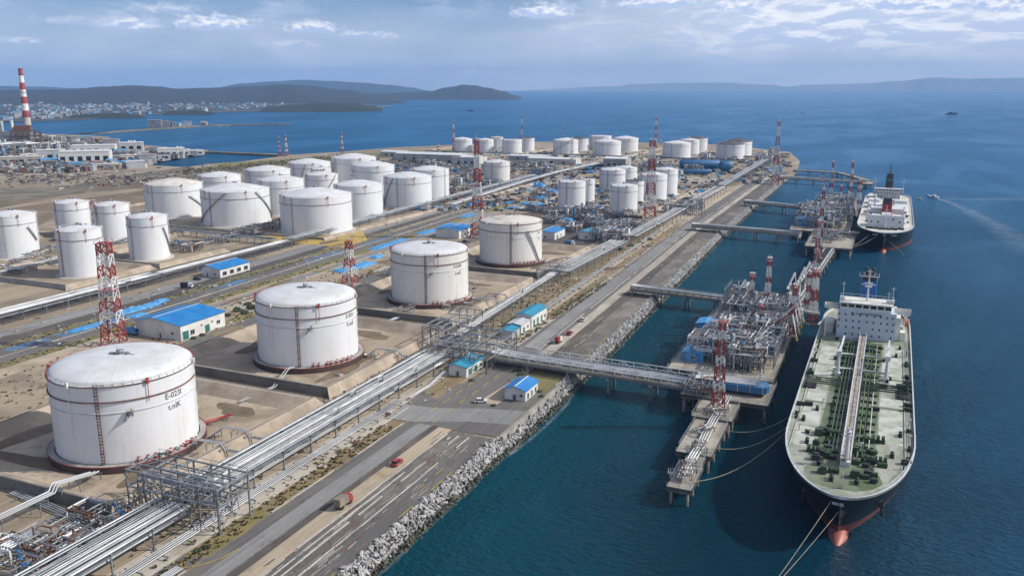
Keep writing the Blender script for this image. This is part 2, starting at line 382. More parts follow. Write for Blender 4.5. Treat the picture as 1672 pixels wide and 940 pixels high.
def tag(o, label=None, cat=None, group=None, kind=None):
    if label: o['label'] = label
    if cat: o['category'] = cat
    if group: o['group'] = group
    if kind: o['kind'] = kind
    return o
def empty(name, loc, label, cat, group=None, rz=0.0):
    o = bpy.data.objects.new(name, None); COL.objects.link(o); o.empty_display_size = .5
    o.location = loc; o.rotation_euler = (0, 0, rz)
    return tag(o, label, cat, group)
KIDS = {}
def kids(o):
    return list(o.children)
def copy_thing(o, loc=None, rz=None, scale=None, label=None, group=None, parent=None):
    c = o.copy(); COL.objects.link(c); c.parent = parent
    if loc is not None: c.location = loc
    if rz is not None: c.rotation_euler = (0, 0, rz)
    if scale is not None: c.scale = scale if isinstance(scale, tuple) else (scale,) * 3
    if label: c['label'] = label
    if group: c['group'] = group
    for ch in list(o.children): copy_thing(ch, parent=c)
    return c
def delete_thing(o):
    for ch in list(o.children): delete_thing(ch)
    bpy.data.objects.remove(o)
def structure(name, mb, mats=None, **k):
    return tag(mb.build(name, mats, **k), kind='structure')
# ------------------------------------------------------------------ sky, sun, air
SUN_H, SUN_E = rad(67), rad(37)
W = bpy.data.worlds.new('World'); S.world = W; W.use_nodes = True
nt = W.node_tree; nt.nodes.clear()
wo = nt.nodes.new('ShaderNodeOutputWorld'); bg = nt.nodes.new('ShaderNodeBackground'); nt.links.new(bg.outputs[0], wo.inputs[0])
sky = nt.nodes.new('ShaderNodeTexSky'); sky.sky_type = 'NISHITA'; sky.sun_disc = False
sky.sun_elevation = SUN_E; sky.sun_rotation = SUN_H; sky.altitude = 100; sky.air_density = 1.0; sky.dust_density = .1; sky.ozone_density = 4.0
bg.inputs[1].default_value = SKY_STRENGTH = 0.08
gen = nt.nodes.new('ShaderNodeTexCoord').outputs['Generated']
sep = nt.nodes.new('ShaderNodeSeparateXYZ'); nt.links.new(gen, sep.inputs[0])
az = math_n(nt, 'ARCTAN2', sep.outputs[0], sep.outputs[1]); el = math_n(nt, 'ARCSINE', sep.outputs[2])
def skyvec(kx, ky, off=0.0):
    c = nt.nodes.new('ShaderNodeCombineXYZ')
    nt.links.new(math_n(nt, 'MULTIPLY', az, kx), c.inputs[0]); nt.links.new(math_n(nt, 'MULTIPLY_ADD', el, ky, off), c.inputs[1])
    return c.outputs[0]
puff = noise(nt, skyvec(1, 1.9), 62, 6, .6, .3)
puff2 = noise(nt, skyvec(1, 1.9, -.012), 62, 6, .6, .3)
layer = noise(nt, skyvec(1, 4.2), 13, 7, .62, .5)
layer2 = noise(nt, skyvec(1, 4.2, -.03), 13, 7, .62, .5)
veil = noise(nt, skyvec(1, 3.0, 3.3), 7, 5, .6, .4)
K = 1.0 / SKY_STRENGTH
def kc(c): return tuple(x * K for x in c)
def angles(px, py):
    p = far(px, py, 1000.0); return math.atan2(p[0], p[1]), math.atan2(p[2] - CH, 1000.0)
col = mixc(nt, 1.0, sky.outputs[0], (.46, .66, .90), 'MULTIPLY')
# thin pale veil over the whole lower sky
col = mixc(nt, math_n(nt, 'MULTIPLY', math_n(nt, 'MULTIPLY_ADD', smooth(nt, veil, .35, .7), .35, .55), smooth(nt, el, .13, .0)), col, kc((.76, .73, .82)))
az_r = smooth(nt, az, angles(700, 40)[0], angles(1500, 40)[0])
col = mixc(nt, math_n(nt, 'MULTIPLY', math_n(nt, 'MULTIPLY_ADD', smooth(nt, veil, .3, .7), .35, .45), math_n(nt, 'MULTIPLY', az_r, smooth(nt, el, .35, .05))), col, kc((.82, .80, .82)))
# low stratocumulus bank, heavier to the right of the view
a_l, _ = angles(980, 40); a_r, _ = angles(1330, 40)
_, e0 = angles(836, 112); _, e1 = angles(836, 60)
bank = math_n(nt, 'MULTIPLY', smooth(nt, az, a_l - .1, a_r), smooth(nt, el, e0, e1))
bv = math_n(nt, 'ADD', layer, math_n(nt, 'MULTIPLY_ADD', bank, .25, -.12))
dens = smooth(nt, bv, .34, .64)
lit = smooth(nt, math_n(nt, 'SUBTRACT', layer2, layer), -.05, .10)
cc = mixc(nt, lit, kc((.56, .63, .80)), kc((1.02, 1.0, 1.0)))
col = mixc(nt, math_n(nt, 'MULTIPLY', dens, math_n(nt, 'MULTIPLY_ADD', bank, .38, .52)), col, cc)
# separate fair-weather cumulus
for px, py, rx, ry, s in ((212, 42, 52, 11, .9), (352, 42, 76, 15, .95), (505, 48, 60, 13, .9), (600, 60, 60, 8, .7), (272, 17, 62, 10, .45), (893, 23, 66, 16, 1),
                          (1065, 8, 84, 11, .95), (28, 69, 44, 6, .6), (1200, 12, 45, 10, .8), (1505, 10, 90, 12, .9), (100, 36, 55, 8, .35), (470, 74, 70, 8, .4), (1420, 8, 60, 12, .7), (1640, 12, 60, 14, .9)):
    a0, e0 = angles(px, py); rx, ry = rx * 1.1 / F, ry * 1.3 / F
    u = math_n(nt, 'DIVIDE', math_n(nt, 'SUBTRACT', az, a0), rx); w = math_n(nt, 'DIVIDE', math_n(nt, 'SUBTRACT', el, e0), ry)
    wb = math_n(nt, 'MULTIPLY', w, math_n(nt, 'MULTIPLY_ADD', math_n(nt, 'LESS_THAN', w, 0.0), .9, 1.0))
    d = math_n(nt, 'SQRT', math_n(nt, 'ADD', math_n(nt, 'MULTIPLY', u, u), math_n(nt, 'MULTIPLY', wb, wb)))
    val = math_n(nt, 'ADD', math_n(nt, 'SUBTRACT', 1.0, d), math_n(nt, 'MULTIPLY_ADD', puff, 2.4, -1.25))
    den = math_n(nt, 'MULTIPLY', math_n(nt, 'MULTIPLY', smooth(nt, val, .0, .62), smooth(nt, d, 1.35, .7)), s)
    lt = smooth(nt, math_n(nt, 'ADD', w, math_n(nt, 'MULTIPLY', math_n(nt, 'SUBTRACT', puff2, puff), 5.0)), -.35, .75)
    col = mixc(nt, den, col, mixc(nt, lt, kc((.48, .57, .78)), kc((1.06, 1.02, 1.0))))
nt.links.new(col, bg.inputs[0])

sl = bpy.data.lights.new('sun', 'SUN'); so = bpy.data.objects.new('sun', sl); COL.objects.link(so)
sl.energy = 4.0; sl.angle = rad(.53); sl.color = (1, .955, .88)
sd = Vector((math.sin(SUN_H) * math.cos(SUN_E), math.cos(SUN_H) * math.cos(SUN_E), math.sin(SUN_E)))
so.rotation_euler = sd.to_track_quat('Z', 'Y').to_euler(); so.location = (300, 300, 400)

hm = bpy.data.materials.new('haze'); hm.use_nodes = True; h = hm.node_tree; h.nodes.clear()
ho = h.nodes.new('ShaderNodeOutputMaterial'); hv = h.nodes.new('ShaderNodeVolumePrincipled')
hv.inputs['Color'].default_value = (.31, .575, 1.0, 1); hv.inputs['Density'].default_value = 5.6e-5; hv.inputs['Anisotropy'].default_value = 0.0
h.links.new(hv.outputs[0], ho.inputs['Volume']); MATS['haze'] = hm
hb = MB(); hb.box(0, 12500, -6, 56000, 26600, 700)
hz = tag(hb.build('haze', 'haze'), kind='stuff')

# ------------------------------------------------------------------ water and land
sea = MB()
ring = [0, 400, 1500, 6000, 20000, 49000]
sea.face([(-27500, -600, SEA), (27500, -600, SEA), (27500, 25600, SEA), (-27500, 25600, SEA)])
structure('sea', sea, 'sea')

def sheet(name, pts, mat, z):
    b = MB(); b.face([(x, y, z) for x, y in pts]); return structure(name, b, mat)
def strip(name, x0, x1, y0, y1, mat, k, step=40.0):
    """ground strip that runs along the quay line, k layers above the land"""
    b = MB(); z = LZ + .014 * k; n = max(1, int((y1 - y0) / step)); L = []
    for i in range(n + 1):
        y = y0 + (y1 - y0) * i / n; L.append((x0 + qx(y) + .25 * math.sin(y * .071 + x0), x1 + qx(y) + .25 * math.sin(y * .053 + x1), y))
    for (a, c, y), (a2, c2, y2) in zip(L, L[1:]): b.face([(a, y, z), (c, y, z), (c2, y2, z), (a2, y2, z)])
    return structure(name, b, mat)

land = [(-98.6, 20)] + [(-98.6 + qx(y), y) for y in range(300, 961, 60)]
land += [(-108, 1000), (-106, 1100), (-118, 1270), (-150, 1440), (-205, 1496), (-281, 1579), (-488, 1582), (-636, 1517), (-724, 1384), (-784, 1273), (-805, 1158), (-838, 1085), (-826, 952), (-836, 848), (-892, 852)]
land += [at(250, 266, SEA), at(300, 258, SEA), at(332, 252, SEA), at(340, 248.4, SEA), at(296, 245.5, SEA), at(238, 240, SEA), at(190, 235, SEA), at(177, 226, SEA), at(130, 223, SEA), at(60, 221, SEA), at(-150, 220, SEA), at(-700, 226, SEA), (-2600, 300), (-900, 20)]
b = MB(); b.poly_prism(land, -4, LZ, bottom=False); structure('ground', b, 'g_earth')
b = MB(); p, q = Vector(at(338, 250, SEA)), Vector(at(492, 257, SEA)); d = (q - p).normalized(); nn_ = Vector((-d.y, d.x)) * 9
b.poly_prism([tuple(p - nn_ * .8), tuple(q - nn_), tuple(q + nn_), tuple(p + nn_ * .8)], -3, 3.6); structure('breakwater_ground', b, 'g_shore')
# long low spit reaching into the bay
sp = [(100, 224, 36), (150, 219.5, 30), (200, 215.5, 26), (255, 212, 30), (300, 208.8, 34), (335, 206.6, 26), (380, 205.2, 14), (430, 204.6, 9), (470, 204.2, 7)]
b = MB(); A = []; B_ = []
for px, py, w in sp:
    x, y = at(px, py, SEA); A.append((x - w * .3, y + w)); B_.append((x + w * .3, y - w))
b.poly_prism(B_ + A[::-1], -3, 4.5); structure('spit_ground', b, 'g_shore')

# far shore with its town, beaches and hills
coast = [(-900, 235), (-300, 214), (-60, 203), (0, 200.5), (60, 199), (130, 196.5), (250, 188), (330, 184.5), (420, 182.5), (560, 179), (618, 176), (636, 174.5), (600, 171.5), (560, 169), (545, 167.5), (620, 164.4), (700, 161.2), (770, 160.2), (846, 159)]
fs_ = [at(px, py, SEA) for px, py in coast]
b = MB(); b.poly_prism(fs_ + [far(850, 158, 12000)[:2], far(700, 150, 16000)[:2], far(0, 150, 16000)[:2], far(-900, 150, 16000)[:2]], -3, SEA + 3); structure('far_shore_ground', b, 'g_town')
b = MB(); z = SEA + 3.4
for (a, c) in zip(coast[2:11], coast[3:12]):
    p0, p1 = at(a[0], a[1] - .1, SEA), at(c[0], c[1] - .1, SEA); q0, q1 = at(a[0], a[1] - 1.6, SEA + 3), at(c[0], c[1] - 1.6, SEA + 3)
    b.face([(*p0, z), (*p1, z), (*q1, z), (*q0, z)])
structure('beach', b, 'g_sand')

def hill(name, ridge, d, wf, wb, mat, rough=.25, base=SEA + 2, nx=None, kind='structure', seed=0.0, dd=0.0):
    px0, px1 = ridge[0][0], ridge[-1][0]; n = nx or int((px1 - px0) / 3); M = 14; b = MB(); vs = []; fs = []
    for i in range(n + 1):
        px = px0 + (px1 - px0) * i / n
        for (a, ya), (c, yc) in zip(ridge, ridge[1:]):
            if a <= px <= c: t = (px - a) / (c - a); t = t * t * (3 - 2 * t); py = ya + (yc - ya) * t; break
        py += .5 * mnoise.fractal(Vector((px * .05, seed, 0)), .6, 2, 4)
        dist = d + dd * i / n
        top = far(px, py, dist)[2]
        for j in range(M + 1):
            u = j / M * 2 - 1
            dj = dist + (wf * u if u < 0 else wb * u)
            q = far(px, py, dj); k = math.cos(u * math.pi / 2) ** 1.15
            sp_ = mnoise.fractal(Vector((q[0] / 420, q[1] / 420, seed)), .8, 2, 5)
            zz = base + (top - base) * max(0, k * (1 + rough * sp_ * (1 - k) * 2.2)) if k > 0.01 else base - 4
            vs.append((q[0], q[1], zz))
    for i in range(n):
        for j in range(M):
            a = i * (M + 1) + j; fs.append((a, a + M + 1, a + M + 2, a + 1))
    b.mesh(vs, fs, 0, True); o = b.build(name, mat); tag(o, kind=kind); return o
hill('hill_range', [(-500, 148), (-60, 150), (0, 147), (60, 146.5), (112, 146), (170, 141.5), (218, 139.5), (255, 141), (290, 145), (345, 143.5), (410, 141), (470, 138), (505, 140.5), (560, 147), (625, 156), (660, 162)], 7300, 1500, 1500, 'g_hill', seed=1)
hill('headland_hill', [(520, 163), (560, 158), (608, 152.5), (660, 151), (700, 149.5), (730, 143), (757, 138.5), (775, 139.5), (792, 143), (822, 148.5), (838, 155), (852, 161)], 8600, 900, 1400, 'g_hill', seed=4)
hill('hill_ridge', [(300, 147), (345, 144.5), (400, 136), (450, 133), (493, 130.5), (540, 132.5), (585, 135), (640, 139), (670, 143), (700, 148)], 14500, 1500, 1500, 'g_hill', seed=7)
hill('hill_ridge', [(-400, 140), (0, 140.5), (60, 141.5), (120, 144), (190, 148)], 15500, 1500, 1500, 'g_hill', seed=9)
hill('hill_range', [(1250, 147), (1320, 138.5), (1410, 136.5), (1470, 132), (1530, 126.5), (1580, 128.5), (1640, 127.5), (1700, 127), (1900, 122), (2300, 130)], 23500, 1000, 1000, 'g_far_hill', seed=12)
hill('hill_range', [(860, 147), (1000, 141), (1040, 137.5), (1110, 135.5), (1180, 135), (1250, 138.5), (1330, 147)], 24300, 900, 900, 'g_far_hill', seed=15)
# dark wooded points on the far shore
def wood(ridge, d, w, label):
    o = hill('wood', ridge, d, w, w, 'g_wood', rough=.5, kind='stuff', seed=d, nx=int((ridge[-1][0] - ridge[0][0]) * 1.2)); return o
wood([(104, 196), (125, 187.5), (160, 185.5), (200, 184), (225, 186.5), (240, 192)], 3330, 70, '')
wood([(258, 189), (280, 181), (320, 179.5), (350, 183)], 3650, 60, '')
wood([(415, 184), (440, 174), (480, 170.5), (530, 167.5), (575, 168.5), (610, 173), (624, 177)], 4050, 180, '')

# ------------------------------------------------------------------ ground sheets of the terminal
sheet('field', [at(-60, 345), at(0, 340), at(110, 318), at(240, 306), at(330, 283), at(310, 272), at(190, 288), at(120, 302), at(-80, 312)], 'g_field', LZ + .02)
sheet('field', [at(-40, 440), at(-60, 350), at(240, 310), at(236, 352), at(205, 345), at(90, 352)], 'g_field', LZ + .035)
sheet('shore_ground', [at(-80, 312), at(120, 303), at(250, 279), at(300, 281), at(400, 272), at(400, 283), at(310, 292), at(190, 293), at(110, 318), at(-80, 338)], 'g_shore', LZ + .05)
sheet('shore_ground', [at(330, 268), at(480, 259), at(560, 254), at(640, 248), at(720, 244), at(740, 250), at(640, 258), at(560, 262), at(400, 275)], 'g_grass', LZ + .02)
Q0, Q1 = 60, 1095
strip('quay_pavement', -106, -99.1, Q0, 212, 'g_asphalt', 1); strip('quay_pavement', -108, -99.2, 262, Q1, 'g_rough', 1)
strip('quay_verge', -113.4, -106, Q0, 216, 'g_rough', 2); strip('quay_verge', -114, -108, 262, Q1, 'g_dark', 2)
strip('quay_path', -119, -113.4, Q0, 216, 'g_sand', 3); strip('quay_path', -117.5, -113, 262, Q1, 'g_concrete', 3)
strip('quay_verge', -121.6, -118.2, 120, 216, 'g_dark', 4)
strip('quay_road', -129.3, -120.2, Q0, Q1, 'g_asphalt', 5); strip('road_lane', -125.4, -120.7, Q0, 214, 'g_lane', 6); strip('quay_road', -120.2, -117.5, 214, Q1, 'g_asphalt', 4)
strip('road_lane', -127.0, -121.0, 300, 640, 'g_lane', 6)
strip('verge', -134.6, -129.7, 150, 226, 'g_drygrass', 2); strip('verge', -134.6, -129.7, Q0, 128, 'g_asphalt', 2)
strip('verge', -134.0, -129.7, 300, 345, 'g_concrete', 2); strip('verge', -135.0, -129.7, 345, 640, 'g_drygrass', 2); strip('verge', -134, -129.6, 640, 940, 'g_sand', 2)
strip('pavement', -143.6, -134.6, Q0, 262, 'g_concrete', 1); strip('pavement', -142, -135, 290, 900, 'g_sand', 1)
strip('rack_ground', -156, -143.6, Q0, 262, 'g_earth', 1); strip('rack_ground', -165, -142, 290, 640, 'g_drygrass', 1)
# paved junction around the quay hut
sheet('pavement', [(-137, 213), (-120, 214), (-106, 213), (-98.9, 214.5), (-98.9, 262), (-116, 271), (-138, 240)], 'g_asphalt', LZ + .1)
sheet('pavement', [(-137, 213.5), (-128, 214), (-112, 221), (-99.2, 224), (-99.2, 236), (-112, 233), (-127, 227), (-137, 226)], 'g_lane', LZ + .115)
sheet('pavement', [(-116.5, 238), (-110, 237), (-108, 262), (-114, 268)], 'g_sand', LZ + .115)
sheet('verge', [(-112, 262), (-99.3, 254), (-99.4, 272), (-112, 278)], 'g_grass', LZ + .12)
sheet('verge', [(-137, 238), (-130, 234), (-131, 262), (-138, 258)], 'g_drygrass', LZ + .13)
sheet('verge', [(-134.5, 152), (-128, 148), (-127.6, 130), (-134, 126)], 'g_grass', LZ + .06)
# service roads and verges landward of the front tanks
G0, G1 = 150, 720
strip('yard', -346, -337, G0, G1, 'g_earth', 1); strip('service_road', -337, -327, G0, G1, 'g_lane', 2); strip('yard', -327, -318, G0, G1, 'g_dark', 1)
strip('verge', -318, -313.9, G0, 520, 'g_grass', 2); strip('yard', -313.9, -304.6, G0, G1, 'g_asphalt', 2)
for y0, y1, x0, x1 in ((214, 232, -312.5, -306), (236, 266, -312.0, -305.4), (270, 292, -317, -308), (330, 352, -312, -306), (404, 440, -312, -304.8), (470, 500, -309, -302)):
    strip('paint_patch', x0, x1, y0, y1, 'g_blue', 3, 10)
strip('kerb_strip', -304.6, -303.6, G0, G1, 'g_concrete', 3); strip('service_road', -303.6, -296.8, G0, G1, 'g_asphalt', 2); strip('verge', -296.8, -291, G0, G1, 'g_grass', 2)
strip('yard', -291, -281, G0, 262, 'g_sand', 1); strip('yard', -281, -264, G0, 245, 'g_earth', 2); strip('service_road', -255, -243, 245, 520, 'g_asphalt', 2); strip('yard', -291, -256, 310, 520, 'g_earth', 1)
strip('yard', -281, -262, 300, 345, 'g_concrete', 2); strip('service_road', -287, -281, 262, 640, 'g_lane', 3); strip('verge', -262, -256, 280, 330, 'g_grass', 2)
strip('yard', -372, -346, 200, 960, 'g_dark', 1); strip('yard', -150, -136, 965, 1250, 'g_dark', 1); strip('yard', -136, -112, 1100, 1260, 'g_rough', 1); strip('yard', -185, -150, 990, 1420, 'g_earth', 3); strip('service_road', -342, -330, 720, 1240, 'g_lane', 2); strip('service_road', -300, -288, 720, 1240, 'g_asphalt', 2)
strip('yard', -260, -168, 520, 668, 'g_dark', 2); strip('yard', -262, -170, 668, 900, 'g_earth', 2); strip('yard', -172, -145, 700, 930, 'g_concrete', 3); strip('yard', -230, -150, 880, 980, 'g_concrete', 4)
strip('yard', -345, -180, 1010, 1120, 'g_dark', 2); strip('yard', -640, -420, 900, 1120, 'g_dark', 2); strip('yard', -620, -300, 1190, 1235, 'g_concrete', 3)
sheet('ochre_ground', [at(430, 392), at(560, 404), at(600, 392), at(590, 372), at(480, 372), at(440, 383)], 'g_ochre', LZ + .07)
# irregular darker soil where water stands inside the bunds and between the roads
gq = random.Random(33)
def blob(x, y, rx, ry, mat, z):
    n = 40; ph = [gq.uniform(0, 6.28) for _ in range(5)]
    return sheet('soil_patch', [(x + rx * math.cos(t) * (1 + sum(.13 / (k * .6 + .6) * math.sin((k + 2) * t + ph[k]) for k in range(5))), y + ry * math.sin(t) * (1 + sum(.13 / (k * .6 + .6) * math.sin((k + 2) * t + ph[k]) for k in range(5)))) for t in [2 * math.pi * i / n for i in range(n)]], mat, z)
for (x, y, rx, ry, m_) in ((-176, 158, 4.5, 11, 'g_mud'), (-226, 160, 4.5, 16, 'g_mud'), (-184, 200, 8, 4, 'g_mud'), (-176, 250, 4, 15, 'g_mud'), (-225, 266, 5, 17, 'g_mud'), (-193, 290, 12, 4, 'g_mud'), (-178, 350, 3.5, 16, 'g_mud'), (-227, 368, 4, 18, 'g_mud'), (-200, 392, 12, 5, 'g_mud'), (-180, 455, 3.5, 15, 'g_mud'), (-190, 487, 9, 6, 'g_mud'), (-210, 147, 13, 3.5, 'g_mud')):
    blob(x, y, rx, ry, m_, LZ + .09)
for i in range(46):
    x = gq.choice((gq.uniform(-345, -318), gq.uniform(-291, -258), gq.uniform(-166, -158), gq.uniform(-142, -135), gq.uniform(-260, -244))); y = gq.uniform(150, 520)
    if -170 < x and y > 290: y = gq.uniform(300, 620)
    blob(x, y, gq.uniform(1.2, 4.5), gq.uniform(3, 14), gq.choice(('g_mud', 'g_dark', 'g_drygrass', 'g_grass', 'g_concrete')), LZ + .06 + .0006 * i)
# painted markings, one flat sheet
mk = MB('yellow_paint', 'road_white')
def dash(x, y0, y1, w, mi, z=LZ + .16):
    x0, x1 = x + qx(y0), x + qx(y1); mk.face([(x0 - w / 2, y0, z), (x0 + w / 2, y0, z), (x1 + w / 2, y1, z), (x1 - w / 2, y1, z)], mi)
for k in range(64, 960, 8):
    if not 208 < k < 300: dash(-123, k, k + 3, .18, 1)
    if rnd.random() < .55 and not 206 < k < 270: dash(-99.9, k, k + rnd.uniform(4, 8), .28, 0)
    if rnd.random() < .4 and k < 206: dash(-103.2, k, k + rnd.uniform(2, 6), .22, rnd.choice((0, 1)))
    if rnd.random() < .35 and k < 206: dash(-116.4, k, k + rnd.uniform(3, 7), .3, 0)
    if rnd.random() < .8: dash(-120.55, k, k + 7.5, .15, 1); dash(-128.9, k, k + 6, .14, rnd.choice((0, 1)))
for k in range(214, 300, 9): dash(-126.5, k, k + 5, .3, 0); dash(-121.5, k + 2, k + 6, .3, 0)
for k in range(160, 700, 10):
    if rnd.random() < .7: dash(-300, k, k + 4, .3, 0)
    if rnd.random() < .5: dash(-296.6, k, k + 9, .35, 0)
    if rnd.random() < .6: dash(-249, k + 90, k + 94, .3, 0)
    dash(-337, k, k + 8, .5, 1); dash(-318.3, k, k + 7, .5, 1)
pts = [(-134.2, 128), (-131, 122.5), (-128.4, 124.5), (-126, 129), (-125.2, 134)]
for (a, c), (a2, c2) in zip(pts, pts[1:]): mk.face([(a, c, LZ + .17), (a + .22, c - .1, LZ + .17), (a2 + .22, c2 - .1, LZ + .17), (a2, c2, LZ + .17)], 0)
structure('road_markings', mk)
# kerbs: real low steps
kb = MB('concrete_pale')
for x, y0, y1 in ((-129.5, 60, 122), (-129.5, 150, 212), (-129.5, 300, 940), (-119.9, 270, 940), (-106.1, 60, 210), (-109.6, 60, 210), (-113.3, 60, 210), (-111.4, 90, 208), (-304.1, 150, 700), (-281.2, 262, 640), (-134.7, 150, 224)):
    y = y0
    while y < y1:
        l = min(y1 - y, rnd.uniform(3, 14))
        if rnd.random() < .85: kb.box(x + qx(y) + rnd.uniform(-.12, .12), y + l / 2, LZ, .35, l - .15, rnd.uniform(.14, .3), 0, math.atan(.03) if 300 < y < 620 else 0)
        y += l
structure('kerb', kb)
# ------------------------------------------------------------------ storage tanks
def solve(l, r, yb, yt, z):
    cx = (l + r) / 2; X, Y = at(cx, yb, z); df = math.hypot(X, Y); A = at(l, yb, z); B = at(r, yb, z)
    ang = abs(math.atan2(A[0], A[1]) - math.atan2(B[0], B[1])) / 2
    d = df / (1 - math.sin(ang)); R_ = d * math.sin(ang)
    X, Y, H = X / df * d, Y / df * d, height_to(X, Y, z, yt)
    def ext(zz):
        q = [to_px(X + R_ * math.cos(k * .0873), Y + R_ * math.sin(k * .0873), zz) for k in range(72)]
        return min(p[0] for p in q), max(p[0] for p in q), max(p[1] for p in q)
    for _ in range(25):
        xl, xr, _y = ext(z + H / 2); ym = ext(z)[2]; yr = ext(z + H)[2]
        D = math.hypot(X, Y); ppm = (xr - xl) / (2 * R_); R_ *= ((r - l) / (xr - xl)) ** .8
        s_ = ((l + r) / 2 - (xl + xr) / 2) / ppm * .8; t_ = (ym - yb) / ppm * D / (CH - z) * .7
        X, Y = X + ca * s_ + X / D * t_, Y + sa * s_ + Y / D * t_
        H += (yr - yt) / ppm * .8
    return X, Y, R_, H

def text_mesh(txt, size):
    cu = bpy.data.curves.new('lettering', 'FONT'); cu.body = txt; cu.size = size; cu.align_x = 'CENTER'; cu.align_y = 'CENTER'; cu.resolution_u = 2; cu.offset = .035
    o = bpy.data.objects.new('lettering', cu); COL.objects.link(o)
    bpy.context.view_layer.update(); me = o.to_mesh()
    vs = [tuple(v.co) for v in me.vertices]; fs = [tuple(p.vertices) for p in me.polygons]
    o.to_mesh_clear(); bpy.data.objects.remove(o); bpy.data.curves.remove(cu)
    return vs, fs

TGROUP = {'T': 'large front row storage tanks', 'A': 'slim storage tanks at far left', 'B': 'storage tanks of the crowded middle group', 'C': 'far storage tanks along the bay', 'D': 'far storage tanks around the dark domed one', 'E': 'small storage tanks right of the yard', 'F': 'storage tanks at the tip of the terminal'}
def tank(key, l, r_, yb, yt, label, roof='roof_white', paint='tank_white', dome=None, stairs=(), letters=None, base=None, shape='cone', ladder=-21, dx=0, dy=0):
    k = key[0]; near = k == 'T'; mid = k in 'ABE'
    fh = 2.1 if near else .6
    X, Y, R_, H = solve(l, r_, yb, yt, LZ + fh); X += dx; Y += dy
    root = empty('storage_tank', (X, Y, LZ), label, 'storage tank', TGROUP[k])
    tc = math.atan2(-Y, -X); n = 96 if near else (72 if mid else 48); top = fh + H
    def pol(a, rr, z): return (rr * math.cos(tc + rad(a)), rr * math.sin(tc + rad(a)), z)
    b = MB(); b.lathe([(R_, fh), (R_, top - .05)], n); b.build('shell', paint, root)
    dome = R_ * .19 if dome is None else dome; b = MB()
    if shape == 'dome': prof = [(R_ * math.sin(t * .01 * math.pi / 2), top + dome * (math.cos(t * .01 * math.pi / 2) ** .9)) for t in (100, 90, 78, 66, 54, 42, 30, 20, 10)] + [(0, top + dome)]
    else: prof = [(R_ + .12, top - .12), (R_ + .12, top), (R_ * .92, top + dome * .13), (R_ * .7, top + dome * .40), (R_ * .45, top + dome * .69), (R_ * .2, top + dome * .93), (R_ * .07, top + dome), (0, top + dome * 1.01)]
    if shape == 'dome': prof = [(R_ + .12, top - .15), (R_ + .12, top)] + prof
    b.lathe(prof, n); rf = b.build('roof', roof, root)
    b = MB(); zt = top + dome * (1.0 if shape != 'dome' else 1.0)
    b.lathe([(.9, zt - .4), (.9, zt + .7), (1.2, zt + .8), (1.0, zt + 1.2), (0, zt + 1.3)], 12); b.box(1.9, .6, zt - .3, 1.2, .8, .9)
    if near:
        b.box(-2.1, -.9, zt - .5, 1.6, 1.1, .9); b.beam((2.5, .6, zt + .2), (4.2, 1.2, zt - .1), .18); b.beam((-.5, -.5, zt + .8), (-.5, -.5, zt + 2.2), .14)
    b.build('vent', 'steel_light', rf)
    b = MB('concrete', 'foundation_red')
    if near:
        b.lathe([(R_ + .3, fh + .01), (R_ + 2.1, fh - .05)], n, 0); b.lathe([(R_ + 2.1, fh - .05), (R_ + 2.15, fh - .4), (R_ + 2.1, -.3)], n, 1)
    else: b.lathe([(R_ - .2, fh), (R_ + 1.6, fh - .08), (R_ + 2.6, -.2)], n, 0)
    b.build('foundation', ['concrete', 'foundation_red'] if near else [base or 'concrete_pale'], root)
    if near:
        b = MB('rust', 'red_paint'); b.lathe([(R_ + 2.18, fh - .08), (R_ + 2.2, fh + .08), (R_ + 2.06, fh + .08), (R_ + 2.04, fh - .03)], n, 1); b.build('base_rim', None, root)
    z = fh + H * .80
    if near:
        for zz, w, mt in ((z, .38, 'rust'), (fh + H * .655, .16, 'pipe_white')):
            b = MB(); b.lathe([(R_, zz + .12), (R_ + w, zz + .1), (R_ + w, zz - .12), (R_, zz - .14)], n); b.build('wind_girder', mt, root)
    else:
        b = MB(); b.lathe([(R_, z + .1), (R_ + .3, z + .09), (R_ + .3, z - .1), (R_, z - .12)], n); b.build('wind_girder', 'steel_light' if key[1:] not in ('2', '5') else 'rust', root)
    # guard rail round the roof edge
    b = MB('white_metal', 'red_paint'); m = int(R_ * 2 * math.pi / (2.3 if near else 3.6)); rr = R_ + .05; w = .10 if near else .12
    for i in range(m):
        a0, a1 = 360 * i / m, 360 * (i + 1) / m; mi = 1 if (75 < a0 < 285 and near) or (not near and i % 5 == 0) else 0
        b.beam(pol(a0, rr, top), pol(a0, rr, top + 1.15), w, mi, cap=False)
        for zz in (1.12, .6):
            if zz == .6 and not near: continue
            b.beam(pol(a0, rr, top + zz), pol(a1, rr, top + zz), w * .8, mi, cap=False)
    b.build('guard_rail', None, root)
    if near:
        b = MB(); b.lathe([(R_ + .13, top + .02), (R_ + .3, top + .02), (R_ + .3, top - .22), (R_ + .13, top - .22)], n); b.build('roof_edge_band', 'rust', root)
    # caged ladder
    b = MB(); la = ladder
    for s in (-.38, .38): b.beam(pol(la + s / R_ * 57, R_ + .45, fh), pol(la + s / R_ * 57, R_ + .45, top + 1.0), .13, cap=False)
    for i in range(int(H / (.9 if near else 1.6))): 
        zz = fh + .5 + i * (.9 if near else 1.6); b.beam(pol(la - .5 / R_ * 57, R_ + .45, zz), pol(la + .5 / R_ * 57, R_ + .45, zz), .14, cap=False)
        if near and i % 3 == 0: b.box(*pol(la, R_ + .6, zz), .9, .5, .25, 0, tc + rad(la) + math.pi / 2)
    b.build('ladder', 'rust' if near or rnd.random() < .5 else 'steel_light', root)
